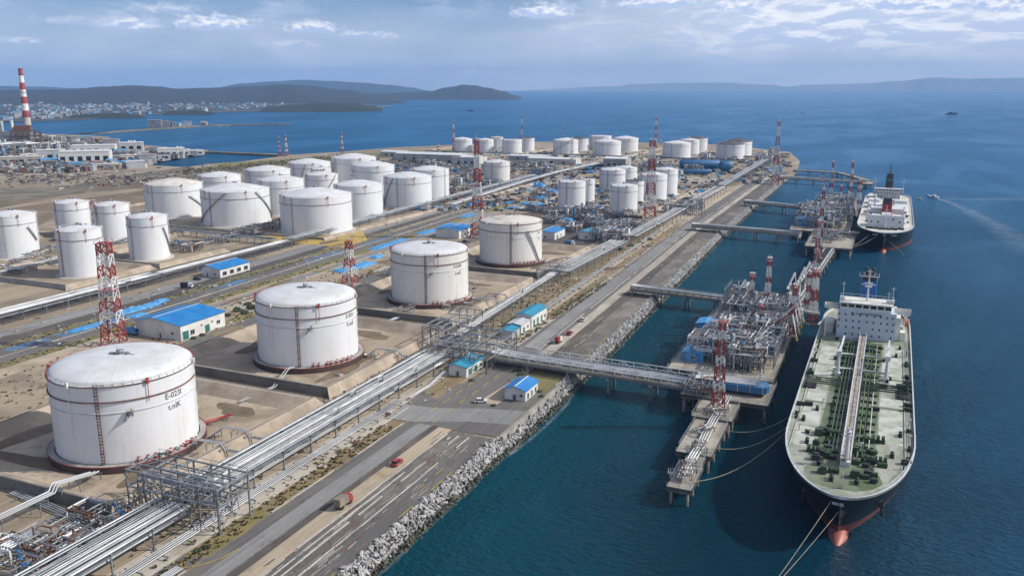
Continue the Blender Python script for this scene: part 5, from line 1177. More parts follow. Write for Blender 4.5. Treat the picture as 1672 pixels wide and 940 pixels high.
# multi-storey steel structures on the big platform
def module(x0, x1, y0, y1, z, h, label, seed, group='steel structures on the jetty platforms'):
    q = random.Random(seed); cx, cy = (x0 + x1) / 2, (y0 + y1) / 2; root = empty('process_module', (cx, cy, z), label, 'process module', group); a, c = (x1 - x0) / 2, (y1 - y0) / 2; n = max(2, int(h / 4))
    for k in range(1, n + 1):
        zz = h * k / n; b = MB(); b.box(0, 0, zz, 2 * a, 2 * c, .14) if k < n else None
        for s in (-1, 1): b.beam((-a, s * c, zz), (a, s * c, zz), .3); b.beam((s * a, -c, zz), (s * a, c, zz), .3); b.beam((-a, s * c, zz + 1.1), (a, s * c, zz + 1.1), .1); b.beam((s * a, -c, zz + 1.1), (s * a, c, zz + 1.1), .1)
        b.build('floor', 'steel', root)
    b = MB(); m = max(2, int(2 * c / 5) + 1)
    for i in range(m):
        for s in (-1, 1): b.beam((s * a, -c + 2 * c * i / (m - 1), 0), (s * a, -c + 2 * c * i / (m - 1), h + .3), .32, cap=False)
    for i in range(m - 1):
        for s in (-1, 1): b.beam((s * a, -c + 2 * c * i / (m - 1), 0), (s * a, -c + 2 * c * (i + 1) / (m - 1), h), .15, cap=False)
    b.build('frame', 'steel_light', root)
    for i in range(18):
        b = MB(); x, y = q.uniform(-a, a), q.uniform(-c, c); zz = h * q.randrange(1, n + 1) / n + .5; b.tube([(x, y, 0), (x, y, zz), (q.uniform(-a, a) , y, zz), (x, q.uniform(-c, c), zz), (x, q.uniform(-c, c), q.uniform(1, h + 2))], q.uniform(.1, .28), 0, 6, False); b.build('pipe', q.choice(('pipe_silver', 'pipe_white', 'pipe_grey', 'steel_light')), root)
    for i in range(6):
        b = MB(); b.box(q.uniform(-a, a) * .8, q.uniform(-c, c) * .8, h * q.randrange(0, n) / n + .2, q.uniform(.8, 2.5), q.uniform(.8, 2), q.uniform(1, 2.2)); b.build('equipment', q.choice(('yellow_paint', 'tank_blue', 'wall_grey', 'red_paint', 'steel_light')), root)
    return root
module(-58, -46, 312, 336, 7.6, 9, 'steel structure in the middle of the big platform', 1); module(-46, -36, 346, 366, 7.6, 11, 'tall steel structure at the ship side of the big platform', 2); module(-62, -52, 372, 392, 7.6, 10, 'steel structure at the rear of the big platform', 3); module(-40, -31.5, 300, 330, 7.6, 8, 'low steel structure facing the tanker bow side of the big platform', 4)
module(-46, -30, 640, 672, 7.6, 10, 'steel structure at the front of the second platform', 5); module(-52, -34, 700, 740, 7.6, 12, 'steel structure at the middle of the second platform', 6)
# blue-roofed shelters and pump casings on the platforms
for (x0, x1, y0, y1, z, h, lab) in ((-66.5, -60, 337, 346, 7.6, 3.4, 'bright blue shelter at the left edge of the big platform'), (-63, -55.5, 297, 305, 7.6, 3.2, 'blue box shelter behind the nearest jetty mast'), (-58, -50, 640, 655, 7.6, 5, 'blue shelter at the left of the second platform'), (-50, -40, 655, 668, 7.6, 6, 'second blue shelter among the dark pipes'), (-54, -47, 347, 353, 7.6, 3, 'small blue cabin in the midst of the big platform')):
    o = house(x0, x1, y0, y1, h, lab, 'tarp_blue', 'tarp_blue', .7, group='blue shelters on the jetties', wins=(('f', .5, 1.4, 1, 1.2, 'window'),)); o.location.z = z
root = empty('trestle_head', (-41, 273.5, 7.6), 'blue rounded casing at the end of the nearest trestle', 'casing')
b = MB(); b.poly_prism([(-10.5, -3.4), (9.5, -3.4), (11, -2.6), (11.6, 0), (11, 2.6), (9.5, 3.4), (-10.5, 3.4)], .6, 2.8); b.build('body', 'tank_blue', root)
for k in (-2.4, -1.2, 0, 1.2, 2.4): b = MB(); b.tube([(-12, k, 3.1), (4, k, 3.1), (7, k, 3.1), (8, k, 3.6), (8.3, k, 5.0 + k * .3)], .24, 0, 8); b.build('pipe', 'pipe_white', root)
b = MB(); [b.beam((x, s * 3.6, .6), (x, s * 3.6, 3.9), .12) for x in range(-10, 11, 4) for s in (-1, 1)]; [b.beam((-10, s * 3.6, 3.9), (10.5, s * 3.6, 3.9), .12) for s in (-1, 1)]; b.build('guard_rail', 'white_metal', root)
# articulated loading arms
def arm(x, y, z, label, col, group='loading arms', rz=0.0, s=1.0):
    root = empty('loading_arm', (x, y, z), label, 'loading arm', group, rz); root.scale = (s, s, s)
    b = MB(); b.lathe([(.8, 0), (.8, .3), (.4, .5), (.4, 9), (.6, 9.1), (.6, 9.8), (0, 9.9)], 12); b.build('riser', col, root)
    b = MB(); b.beam((-2.5, 0, 8.2), (5.0, 0, 15.5), .5, n=8); b.beam((-2.4, .5, 8.8), (5.0, .5, 16.0), .2); b.box(-3.2, 0, 7.2, 1.6, 1.0, 1.4); b.build('inner_arm', col, root)
    b = MB(); b.beam((5, 0, 15.5), (7.2, 0, 6.8), .42, n=8); b.beam((5.0, .4, 16), (6.6, .4, 10), .16); b.build('outer_arm', 'white_metal', root)
    b = MB(); b.lathe([(.5, 5.6), (.5, 6.9), (.3, 7.0)], 10, 0, 7.2, 0); b.build('coupler', 'yellow_paint', root)
for i, y in enumerate((322, 330, 338, 346)): arm(-33, y, 7.6, 'loading arm at the ship side of the big platform, %s of four' % ('first', 'second', 'third', 'fourth')[i], ('steel_light', 'red_paint', 'white_metal', 'steel_light')[i], rz=.15 * (i - 1), s=.95)
for i, y in enumerate((664, 676, 688)): arm(-27, y, 7.6, 'loading arm of the second platform, %s of three' % ('nearest', 'middle', 'farthest')[i], 'steel_light', rz=.1 * i, s=1.0)
for i, (x, y) in enumerate(((-38, 410), (-35, 425), (-34, 440))): arm(x, y, 6.9, 'white loading arm standing on the walkway behind the big platform, %s' % ('nearest', 'middle one', 'farthest')[i], 'white_metal', rz=1.2, s=.8)
for (px, py, ty, lab) in ((1208, 566, 534, 'stubby red post at the left of the big jetty platform'), (1292, 548, 470, 'slim mast at the ship side of the big jetty platform'), (1240, 545, 500, 'slim mast among the modules of the big jetty platform'), (1318, 500, 448, 'slim mast at the rear corner of the big jetty platform'), (1370, 352, 306, 'slim mast between modules of the second platform')): mast_px(px, py, px + 2, ty, 2.2, 1.1, lab, 7.6, group=JG)
# gangway tower beside the near tanker
root = empty('gangway_tower', (-30.5, 352, 7.6), 'red and white gangway tower reaching towards the tanker bridge', 'gangway')
for k in range(4):
    b = MB(); z0, z1 = k * 4, k * 4 + 4
    for i in range(4):
        p, q = ((-1.6, -1.6), (1.6, -1.6), (1.6, 1.6), (-1.6, 1.6))[i], ((1.6, -1.6), (1.6, 1.6), (-1.6, 1.6), (-1.6, -1.6))[i]
        b.beam((*p, z0), (*p, z1), .24); b.beam((*p, z0), (*q, z1), .14); b.beam((*p, z1), (*q, z1), .18)
    b.build('tower_section', 'red_paint' if k % 2 == 0 else 'white_metal', root)
b = MB(); b.beam((0, 1.5, 9), (9.5, 5, 7.4), .9, w2=.8); b.beam((0, 2.1, 10.2), (9.5, 5.6, 8.6), .1); b.beam((0, .9, 10.2), (9.5, 4.4, 8.6), .1); b.build('gangway', 'white_metal', root)

# ------------------------------------------------------------------ tankers
def hull_half(s, t, L, B):
    """half breadth at distance s from the bow for height fraction t (0 waterline, 1 deck)"""
    s0 = 8.0 * (1 - t) ** 1.15; Lb = 42 + 12 * (1 - t); e = 2.15 - .45 * (1 - t); u = (s - s0) / Lb
    if u <= 0: return 0.0
    k = 1.0 if u >= 1 else (1 - (1 - u) ** e) ** (.54 + .28 * (1 - t))
    v = (L - s) / (26 + 22 * (1 - t))
    st_ = 1.0 if v >= 1 else (.72 - .35 * (1 - t)) + (.28 + .35 * (1 - t)) * (1 - (1 - v) ** 2)
    return B / 2 * k * st_
def ship_hull(root, L, B, D, deckmat, red=3.5):
    levels = [(-3.0, -.15), (0.0, 0.0), (red, None), (red + .02, None), (D * .45, None), (D * .7, None), (D * .88, None), (D, 1.0)]
    st_ = [0, .4, 1, 2, 3.2, 4.6, 6.2, 8, 10, 12.5, 15, 18, 22, 26, 31, 37, 44, 52] + [52 + (L - 52) * i / 24 for i in range(1, 25)]
    b = MB('hull_black', 'hull_red')
    for side in (-1, 1):
        grid = []
        for s in st_:
            row = []
            for z, t in levels:
                t = max(0, z / D) if t is None else t; hb = hull_half(s, max(0, t), L, B); s0 = 8.0 * (1 - max(0, t)) ** 1.15
                row.append((side * hb, max(s, s0), z))
            grid.append(row)
        n = len(levels); vs = [p for r_ in grid for p in r_]
        for j in range(n - 1):
            fs = [(i * n + j, (i + 1) * n + j, (i + 1) * n + j + 1, i * n + j + 1) for i in range(len(st_) - 1)]
            b.mesh(vs, fs, 1 if levels[j + 1][0] <= red + .001 else 0, True) if False else None
            k = len(b.v); b.v.extend(vs)
            for f in fs: b.f.append(tuple(q + k for q in f)); b.m.append(1 if levels[j + 1][0] <= red + .001 else 0); b.sm.append(True)
    hbs = [hull_half(L, max(0, z / D), L, B) for z, _ in levels]
    for j in range(len(levels) - 1): b.face([(-hbs[j], L, levels[j][0]), (hbs[j], L, levels[j][0]), (hbs[j + 1], L, levels[j + 1][0]), (-hbs[j + 1], L, levels[j + 1][0])], 1 if levels[j + 1][0] <= red + .001 else 0)
    b.build('hull', None, root)
    out = [(hull_half(s, 1.0, L, B), s) for s in st_]
    b = MB(); pts = [(-x, s) for x, s in out] + [(x, s) for x, s in out[::-1]]
    for (x, s), (x2, s2) in zip(out, out[1:]): b.face([(-x, s, D - .35), (x, s, D - .35), (x2, s2, D - .35), (-x2, s2, D - .35)])
    b.build('deck', deckmat, root)
    b = MB()      # gunwale strip and rail
    for sd in (-1, 1):
        for (x, s), (x2, s2) in zip(out, out[1:]):
            b.face([(sd * x, s, D), (sd * (x + .06), s, D + .3), (sd * (x2 + .06), s2, D + .3), (sd * x2, s2, D)]); b.face([(sd * (x + .06), s, D + .3), (sd * max(0, x - .3), s, D + .3), (sd * max(0, x2 - .3), s2, D + .3), (sd * (x2 + .06), s2, D + .3)]); b.face([(sd * max(0, x - .3), s, D + .3), (sd * max(0, x - .3), s, D - .4), (sd * max(0, x2 - .3), s2, D - .4), (sd * max(0, x2 - .3), s2, D + .3)])
    b.build('gunwale', 'ship_white', root)
    b = MB(); s = 6.0
    while s < L - 2:
        for sd in (-1, 1):
            x = sd * (hull_half(s, 1, L, B) - .25); x2 = sd * (hull_half(s + 2.5, 1, L, B) - .25); b.beam((x, s, D), (x, s, D + 1.2), .09, cap=False); b.beam((x, s, D + 1.2), (x2, s + 2.5, D + 1.2), .09, cap=False); b.beam((x, s, D + .75), (x2, s + 2.5, D + .75), .06, cap=False)
        s += 2.5
    b.build('guard_rail', 'ship_white', root)
    b = MB(); n, m = 16, 18; vs = []; fs = []      # bulbous bow
    for i in range(m + 1):
        t = i / m; y = 1.4 + 15 * t; rr = 2.6 * math.sin(min(1, t * 1.9) * math.pi / 2) ** .75
        for j in range(n): a = 2 * math.pi * j / n; vs.append((rr * .95 * math.cos(a), y, -.9 + rr * 1.05 * math.sin(a)))
    for i in range(m):
        for j in range(n): fs.append((i * n + j, i * n + (j + 1) % n, (i + 1) * n + (j + 1) % n, (i + 1) * n + j))
    b.mesh(vs, fs, 0, True); b.build('bulbous_bow', 'bulb_red', root)
    for sd in (-1, 1):      # anchor in its hawse
        b = MB(); s = 12.5; x = hull_half(s, .62, L, B); z = D * .62
        b.lathe([(1.2, 0), (1.3, .5), (.7, .6)], 12); b.v = [(sd * (x - .5 + c), s + a * .8, z + b_) for a, b_, c in b.v]; b.box(sd * (x + .35), s - .2, z - 2.6, .55, .8, 3.0); b.box(sd * (x + .5), s - .2, z - 3.0, .7, 2.4, .6); b.beam((sd * (x + .5), s - 1.3, z - 2.8), (sd * (x + .6), s - 1.5, z - 1.4), .4); b.beam((sd * (x + .5), s + .9, z - 2.8), (sd * (x + .6), s + 1.1, z - 1.4), .4)
        b.build('anchor', 'gear_dark', root)
def winch(b, x, y, z, s=1.0, m=0):
    b.box(x, y, z, 3.2 * s, 1.6 * s, .4 * s, m)
    for k in (-1, 0, 1): b.lathe([(.1, 0), (.9 * s, 0), (.9 * s, .15), (.5 * s, .2), (.5 * s, .8 * s), (.9 * s, .85 * s), (.9 * s, 1.0 * s), (.1, 1.0 * s)], 10, m) if False else None
    for k in (-1.1, 0, 1.1): b.beam((x + k * s - .4, y, z + 1.0 * s), (x + k * s + .4, y, z + 1.0 * s), 1.5 * s, m, 10); b.box(x + k * s, y, z + .3, .3 * s, 1.4 * s, 1.0 * s, m)
def portholes(root, pts, w, h):
    for (x, y, z) in pts:
        b = MB(); b.box(x, y + .02, z, w + .14, .06, h + .14); f = b.build('window', 'wall_grey', root); b = MB(); b.box(x, y - .02, z + .07, w, .06, h); b.build('pane', 'glass_dark', f)

root = empty('oil_tanker', (-3.6, 192.5, SEA), 'near black-hulled tanker with a green deck and white bridge house', 'tanker', 'moored oil tankers'); L, B, D = 186.0, 32.0, 13.3

ship_hull(root, L, B, D, 'deck_green'); dz = D - .35; q = random.Random(3)
vs, fs = text_mesh('MOA SAL', 1.0); b = MB()
b.mesh([(.6 * (x) - .4, hull_half(0, 1, L, B) - .12 + abs(.6 * x - .4) ** 2 * .055, D - 1.6 + y) for x, y, _ in vs], fs); b.build('bow_name', 'ship_white', root)
# pale worn plating panels either side, moss-green lanes between
for (x0, x1, y0, y1) in ((-13.4, -8.2, 28, 42), (-13.4, -8.2, 43.5, 62), (-13.4, -8.2, 64, 80), (-13.2, -8.0, 82, 100), (-13.2, -8.0, 102, 124), (7.0, 13.0, 38, 64), (7.0, 13.0, 66.5, 92), (7.0, 13.0, 94, 118), (7.4, 13.2, 119.5, 134)):
    b = MB(); b.box((x0 + x1) / 2, (y0 + y1) / 2, dz - .05, x1 - x0, y1 - y0, .058); b.build('deck_panel', 'panel_grey', root)
b = MB(); b.poly_prism([(-7, 7), (-3, 5.2), (3, 5.4), (6.5, 8), (8.6, 12), (7.8, 16.4), (5.5, 18), (-6.4, 18), (-9.2, 15), (-9, 10.5)], dz - .06, dz + .03); b.build('deck_lane', 'deck_moss', root)
for (x0, x1, y0, y1) in ((-7.6, -1.6, 18, 134), (1.4, 6.6, 18, 134), (7, 13.4, 64.2, 66.2), (7, 13.4, 92.2, 93.8), (-13.4, -8, 62.2, 63.8), (-13.4, -8, 80.2, 81.8)):
    b = MB(); b.box((x0 + x1) / 2, (y0 + y1) / 2, dz - .06, x1 - x0, y1 - y0, .09); b.build('deck_lane', 'deck_moss', root)
for x in (-14.0, 13.5):
    b = MB(); b.box(x, 80, dz - .05, .22, 108, .3); b.build('deck_coaming', 'panel_grey', root)
# centre line catwalk
b = MB('ship_cream', 'rust'); b.box(-.1, 77, dz + 2.2, 2.3, 118, .16, 1)
b.m = [0] * len(b.f); b.build('catwalk_floor', ['catwalk'], root)
b = MB()
for s in (-1.2, 1.0):
    b.box(s, 77, dz + 2.05, .3, 118, .45); b.beam((s, 18, dz + 3.4), (s, 136, dz + 3.4), .14); 
    for k in range(18, 137, 3): b.beam((s, k, dz), (s, k, dz + 3.4), .13, cap=False)
b.build('catwalk_rail', 'ship_white', root)
for x, rr, m_ in ((-4.6, .17, 'moss_green'), (-3.6, .2, 'gear_green'), (-2.6, .15, 'panel_grey'), (2.4, .2, 'moss_green'), (3.5, .17, 'gear_green'), (4.9, .15, 'panel_grey')):
    b = MB(); b.tube([(x, 22 + q.uniform(0, 8), dz + .9), (x, 60, dz + .9), (x, 130 + q.uniform(-4, 4), dz + .9)], rr, 0, 8); b.build('cargo_pipe', m_, root)
for k in range(26, 132, 6):
    b = MB(); b.box(-4.1, k, dz, 4.0, .25, .7); b.box(3.9, k, dz, 4.4, .25, .7); b.build('pipe_rest', 'gear_green', root)
# cargo manifold across the ship
for k, (y, m_) in enumerate(((76, 'gear_green'), (78, 'gear_green'), (80, 'gear_dark'), (82, 'gear_green'))):
    b = MB(); b.tube([(-14.2, y, dz + 1.6), (-6, y, dz + 1.6), (-4, y, dz + 1.0), (4, y, dz + 1.0), (6, y, dz + 1.6), (14.2, y, dz + 1.6)], .26, 0, 8)
    for s in (-14.2, 14.2): b.beam((s, y, dz + 1.6), (s * 1.02, y, dz + 1.6), .9, n=10)
    b.build('manifold_pipe', m_, root)
b = MB()
for s in (-1, 1): b.box(s * 13.2, 79, dz, 3.4, 9, .5); [b.beam((s * 12, y, dz), (s * 12, y, dz + 1.5), .3) for y in (75, 77, 79, 81, 83)]
b.build('drip_tray', 'gear_dark', root)
for y in (95, 112): b = MB(); b.tube([(-8, y, dz + 1.2), (0, y, dz + 1.5), (9, y, dz + 1.2)], .3, 0, 8); b.beam((-8, y + 1, dz + .9), (8.5, y + 1, dz + .9), .5); b.build('cross_pipe', 'ship_cream', root)
# hose cranes
for x, y in ((-6.2, 91), (8.2, 91)):
    b = MB(); b.box(x, y, dz, 1.8, 1.8, 1.0); b.beam((x, y, dz + .8), (x, y, dz + 8.0), 1.2, n=12, w2=.85); b.build('crane_post', 'ship_white', root)
    b = MB(); b.beam((x, y, dz + 7.6), (x + (.6 if x < 0 else .2), y + 17, dz + 8.6), .8, w2=.45); b.beam((x, y, dz + 9.0), (x + .4, y + 10, dz + 8.5), .18); b.box(x, y - 1.3, dz + 7.2, 1.5, 1.6, 1.5); b.build('crane_jib', 'ship_white', root)
# scattered deck gear
for i in range(85):
    sd = q.choice((-1, 1)); y = q.uniform(20, 134); x = sd * q.choice((q.uniform(7, 13), 14.3, 14.5, q.uniform(2, 6.5))); x = max(-hull_half(y, 1, L, B) + 1.2, min(hull_half(y, 1, L, B) - 1.2, x)); b = MB(); kind = q.randrange(4)
    if kind == 0: b.lathe([(.35, dz), (.35, dz + .9), (.5, dz + .95), (0, dz + 1.1)], 10, 0, x, y); b.lathe([(.35, dz), (.35, dz + .9), (.5, dz + .95), (0, dz + 1.1)], 10, 0, x, y + 1.2); b.box(x, y + .6, dz, .9, 2.4, .2); b.build('bollard', 'gear_dark', root)
    elif kind == 1: b.lathe([(.6, dz), (.6, dz + .7), (.75, dz + .75), (0, dz + .95)], 12, 0, x, y); b.beam((x, y, dz), (x + .8, y, dz + 1.2), .15); b.build('tank_hatch', 'gear_green', root)
    elif kind == 2: b.beam((x, y, dz), (x, y, dz + 2.0), .35, n=8); b.beam((x, y, dz + 1.8), (x + .6, y, dz + 1.9), .5, n=8); b.build('vent_pipe', q.choice(('gear_green', 'ship_cream', 'gear_dark')), root)
    else: winch(b, x, y, dz, .7); b.build('deck_winch', q.choice(('gear_green', 'gear_dark')), root)
for (x, y, s) in ((-5.2, 24, 1.1), (-8.0, 25, 1.0), (5.0, 23.5, 1.1), (7.8, 24.5, 1.0), (-4.0, 38, 1.0), (-6.4, 39, 1.0), (4.6, 37, 1.0), (7.0, 38, 1.1), (-2.4, 14, .8), (2.6, 13.5, .8)):
    b = MB(); winch(b, x, y, dz, s); b.build('mooring_winch', 'gear_green', root)
for k in range(26):
    b = MB(); sd = -1 if k % 2 else 1; x, y = sd * q.uniform(1.8, 8.2), q.choice((q.uniform(20, 23), q.uniform(26, 30), q.uniform(34, 40), q.uniform(11, 16))); b.box(x, y, dz, q.uniform(.8, 2.0), q.uniform(.8, 1.6), q.uniform(.8, 2.0)); b.beam((x - .9, y, dz + .7), (x + .9, y, dz + .7), 1.0, n=10); b.build('windlass', q.choice(('gear_green', 'gear_green', 'gear_dark')), root)
for (x, y) in ((-6, 17), (6, 16.5), (-10, 30), (10.5, 29), (-2.6, 9), (3, 9.4), (-12.4, 46), (12.4, 44)):
    b = MB()
    for k in (0, 1.3): b.lathe([(.4, dz), (.4, dz + 1.0), (.55, dz + 1.05), (0, dz + 1.2)], 10, 0, x, y + k)
    b.box(x, y + .65, dz, 1.0, 2.6, .2); b.build('bollard', 'gear_dark', root)
# fore mast and flagstaff
b = MB(); b.beam((0, 20, dz), (0, 20.5, dz + 9.5), 1.3, n=12, w2=.7); b.beam((-1.6, 20.4, dz + 7.4), (1.6, 20.4, dz + 7.4), .2); b.box(0, 20.4, dz + 8.4, 1.6, 1.2, .2); b.box(0, 20, dz - .02, 2.4, 2.4, 1.2); b.build('fore_mast', 'ship_white', root)
b = MB(); b.beam((0, 6, dz), (0, 5.5, dz + 4), .25); b.build('flagstaff', 'ship_white', root)
# accommodation block
ay = 138.0; b = MB(); b.box(.4, ay + 6.5, dz - .1, 20, 13, 10.6); b.build('bridge_house', 'house_shade_blue', root)
b = MB(); b.box(11.2, ay + 8, dz - .1, 1.6, 10, 7.8); b.box(13.0, ay + 8, dz - .1, 1.8, 11, 3.4); b.box(-12.4, ay + 9, dz - .1, 3.0, 9, 4.0); b.build('side_house', 'ship_cream', root)
for k in (2.6, 5.2, 7.8):
    b = MB(); b.box(.4, ay + 6.5, dz + k, 20.16, 13.1, .14); b.build('deck_ledge', 'ship_white', root)
portholes(root, [(x + q.uniform(-.25, .25), ay, dz + z) for z in (1.1, 3.7, 6.2, 8.5) for x in (-8.8, -6.6, -4.2, -1.8, .4, 2.8, 5.2, 7.4, 9.4) if q.random() < .9], .55, .65)
b = MB(); b.box(-.2, ay + 5.2, dz + 10.5, 17.4, 9.4, 2.6); b.build('wheelhouse', 'ship_white', root)
b = MB(); b.box(-.2, ay + 5.0, dz + 13.1, 18.4, 10.6, .35); b.build('wheelhouse_roof', 'ship_cream', root)
portholes(root, [(-7.6 + i * 2.5, ay + .5, dz + 11.5) for i in range(7)], 1.95, 1.15)
b = MB()
for s in (-1, 1): b.box(s * 12 + .3, ay + 5.0, dz + 9.9, 5.6, 4.2, .45); b.box(s * 12 + .3, ay + 2.98, dz + 10.35, 5.6, .15, .95); b.box(s * 14.72 + .3, ay + 5, dz + 10.35, .15, 4.2, .95); b.box(s * 12 + .3, ay + 7.02, dz + 10.35, 5.6, .15, .95)
b.build('bridge_wing', 'ship_cream', root)
vs, fs = text_mesh('MJL_SC MFWEYSTSYPRNNS', 1.05); b = MB(); b.mesh([(x * .82 + .2, ay - .03, dz + 9.5 + y) for x, y, _ in vs], fs); b.build('lettering', 'gear_dark', root)
b = MB(); b.poly_prism([(-2.6, ay + 17), (2.6, ay + 17), (2.9, ay + 18.5), (2.9, ay + 23), (-2.9, ay + 23), (-2.9, ay + 18.5)], dz, dz + 18.5); b.build('funnel', 'funnel_blue', root)
b = MB(); b.box(0, ay + 20, dz + 18.5, 5.2, 5.4, 2.2); [b.lathe([(.6, dz + 20), (.6, dz + 23), (.5, dz + 23.2), (0, dz + 23.2)], 10, 0, x, ay + 20) for x in (-1.2, 1.2)]; b.build('funnel_top', 'gear_dark', root)
b = MB(); b.box(0, ay + 20, dz - .1, 19, 14, 7); b.build('engine_casing', 'ship_cream', root)
b = MB(); b.beam((0, ay + 5, dz + 13.4), (0, ay + 6, dz + 25), .8, n=8, w2=.35); b.beam((-3.4, ay + 5.9, dz + 22.5), (3.4, ay + 5.9, dz + 22.5), .3); b.beam((-2.4, ay + 5.7, dz + 19.5), (2.4, ay + 5.7, dz + 19.5), .3); b.beam((-1.2, ay + 6, dz + 24.4), (1.2, ay + 6, dz + 24.4), .2)
for x in (-3.3, -1.6, 1.6, 3.3): b.beam((x, ay + 5.9, dz + 22.5), (x, ay + 5.9, dz + 24), .22)
b.box(0, ay + 5.6, dz + 18.6, 2.4, 1.4, .3); b.box(0, ay + 5.2, dz + 20, 2.8, .4, .4); b.build('radar_mast', 'ship_white', root)
for x, hh in ((-8.4, 6.5), (8.6, 6), (7.2, 4)):
    b = MB(); b.beam((x, ay + 4, dz + 13.7), (x, ay + 4, dz + 13.7 + hh), .26); b.beam((x - .8, ay + 4, dz + 12.9 + hh), (x + .8, ay + 4, dz + 12.9 + hh), .16); b.box(x, ay + 4, dz + 13.7, 1.4, 1.4, 1.0); b.build('signal_mast', 'ship_white', root)
b = MB()
for (p0, p1) in (((-9.3, .1), (9, .1)), ((-9.3, 10), (9, 10)), ((-9.3, .1), (-9.3, 10)), ((9, .1), (9, 10))):
    b.beam((p0[0], ay + p0[1], dz + 14.5), (p1[0], ay + p1[1], dz + 14.5), .1)
    for t in range(6): x, y = p0[0] + (p1[0] - p0[0]) * t / 5, p0[1] + (p1[1] - p0[1]) * t / 5; b.beam((x, ay + y, dz + 13.4), (x, ay + y, dz + 14.5), .1, cap=False)
b.build('roof_rail', 'ship_white', root)
b = MB(); b.mesh([(14.0 + a * .8, ay + 10 + c * .8, dz + 5 + e * .8) for a, c, e in ((-1.2, -3.6, 1), (1.2, -3.6, 1), (1.4, 0, 1.1), (1.2, 3.6, 1), (-1.2, 3.6, 1), (-1.4, 0, 1.1), (-.5, -2.6, -.8), (.5, -2.6, -.8), (.5, 2.6, -.8), (-.5, 2.6, -.8), (-.7, -2, 2.1), (.7, -2, 2.1), (.7, 2, 2.1), (-.7, 2, 2.1))], [(0, 1, 7, 6), (1, 2, 8, 7), (2, 3, 8), (3, 4, 9, 8), (4, 5, 6, 9), (5, 0, 6), (0, 10, 11, 1), (1, 11, 12, 2), (2, 12, 3), (3, 12, 13, 4), (4, 13, 5), (5, 13, 10, 0), (10, 13, 12, 11)]); b.build('lifeboat', 'orange_paint', root)
b = MB(); [b.beam((13.4, ay + 10 + s, dz), (13.4, ay + 10 + s, dz + 6.8), .3) for s in (-3, 3)]; [b.beam((13.4, ay + 10 + s, dz + 6.8), (15.0, ay + 10 + s, dz + 7.4), .3) for s in (-3, 3)]; b.build('davit', 'ship_white', root)
b = MB(); b.beam((-13.5, ay - 1, dz), (-13.8, ay + 2, dz + 6.4), .3); b.beam((-13.8, ay + 2, dz + 6.4), (-15.6, ay - 8, dz + 6.0), .3); b.build('provision_crane', 'ship_cream', root)

root = empty('oil_tanker', (0, 589, SEA), 'far black-hulled tanker with a cream deck and a red funnel amidships', 'tanker', 'moored oil tankers'); L, B, D = 222.0, 35.5, 13.3
ship_hull(root, L, B, D, 'deck_white', 2.4)
for (x, w) in ((-9, 7), (0, 5), (9.5, 8)):
    for mi in range(1):
        vs, fs = text_mesh('EMV', .9) if w == 5 else text_mesh('MNAVLES', .9); b = MB(); b.mesh([(x * .6 + a * .8, hull_half(0, 1, L, B) + .02 + abs(x * .6 + a * .8) ** 2.1 * .028 - .25, D - 1.5 + c) for a, c, _ in vs], fs); b.build('bow_name', 'ship_cream', root)
b = MB(); b.box(0, 30, dz, 22.5, 2.2, 7.6); b.build('forward_house', 'ship_white', root); b = MB(); b.box(0, 36, dz, 21, 9.8, 4.5); b.build('forecastle_deckhouse', 'ship_cream', root)
portholes(root, [(-8.6, 28.9, dz + 2.6), (-4.6, 28.9, dz + 2.4), (8.4, 28.9, dz + 3.0), (4.4, 28.9, dz + 4.6)], .9, 1.2)
for i in range(12):
    b = MB(); winch(b, -11 + i * 1.95 + q.uniform(-.4, .4), 17 + q.uniform(-2.5, 2.5) + abs(i - 5.5) * .6, dz, .75); b.build('mooring_winch', 'gear_green' if i % 3 else 'gear_dark', root)
b = MB(); b.beam((0, 25, dz), (0, 25, dz + 15), .7, n=8, w2=.35); b.beam((-1.5, 25, dz + 12), (1.5, 25, dz + 12), .2); b.build('fore_mast', 'ship_white', root)
b = MB(); b.poly_prism([(-3, 86), (3, 86), (3.3, 88), (3.3, 94), (-3.3, 94), (-3.3, 88)], dz, dz + 8.5); b.build('funnel', 'funnel_red', root); b = MB(); b.box(0, 90, dz + 8.5, 6, 7, 4.0); b.build('funnel_top', 'gear_dark', root)
for (x, y, w, d, h) in ((-6.5, 64, 6, 10, 3), (6.8, 62, 6, 9, 2.6), (-7, 104, 8, 16, 4), (7, 104, 8, 14, 3.6), (0, 112, 7, 10, 9), (0, 72, 6, 12, 3.5), (-9, 132, 9, 16, 3), (9, 128, 8, 18, 2.6), (-10, 158, 8, 14, 3.4), (9.5, 160, 9, 12, 3), (0, 140, 6, 20, 2.4)): b = MB(); b.box(x, y, dz, w, d, h); b.build('deckhouse', 'ship_white', root)
for x, y in ((-12.5, 58), (-12.5, 92), (10.8, 60), (-9, 126)): b = MB(); b.box(x, y, dz, 1.3, 1.3, 7.5); b.beam((x, y, dz + 7), (x + 1, y + 9, dz + 8), .5); b.build('crane_post', 'ship_white', root)
for i in range(5): b = MB(); b.beam((-2.2 + i * 1.1, 98, dz), (-2.2 + i * 1.1, 98, dz + 14 - abs(i - 2)), .7, n=8); b.build('exhaust_pipe', 'ship_white', root)
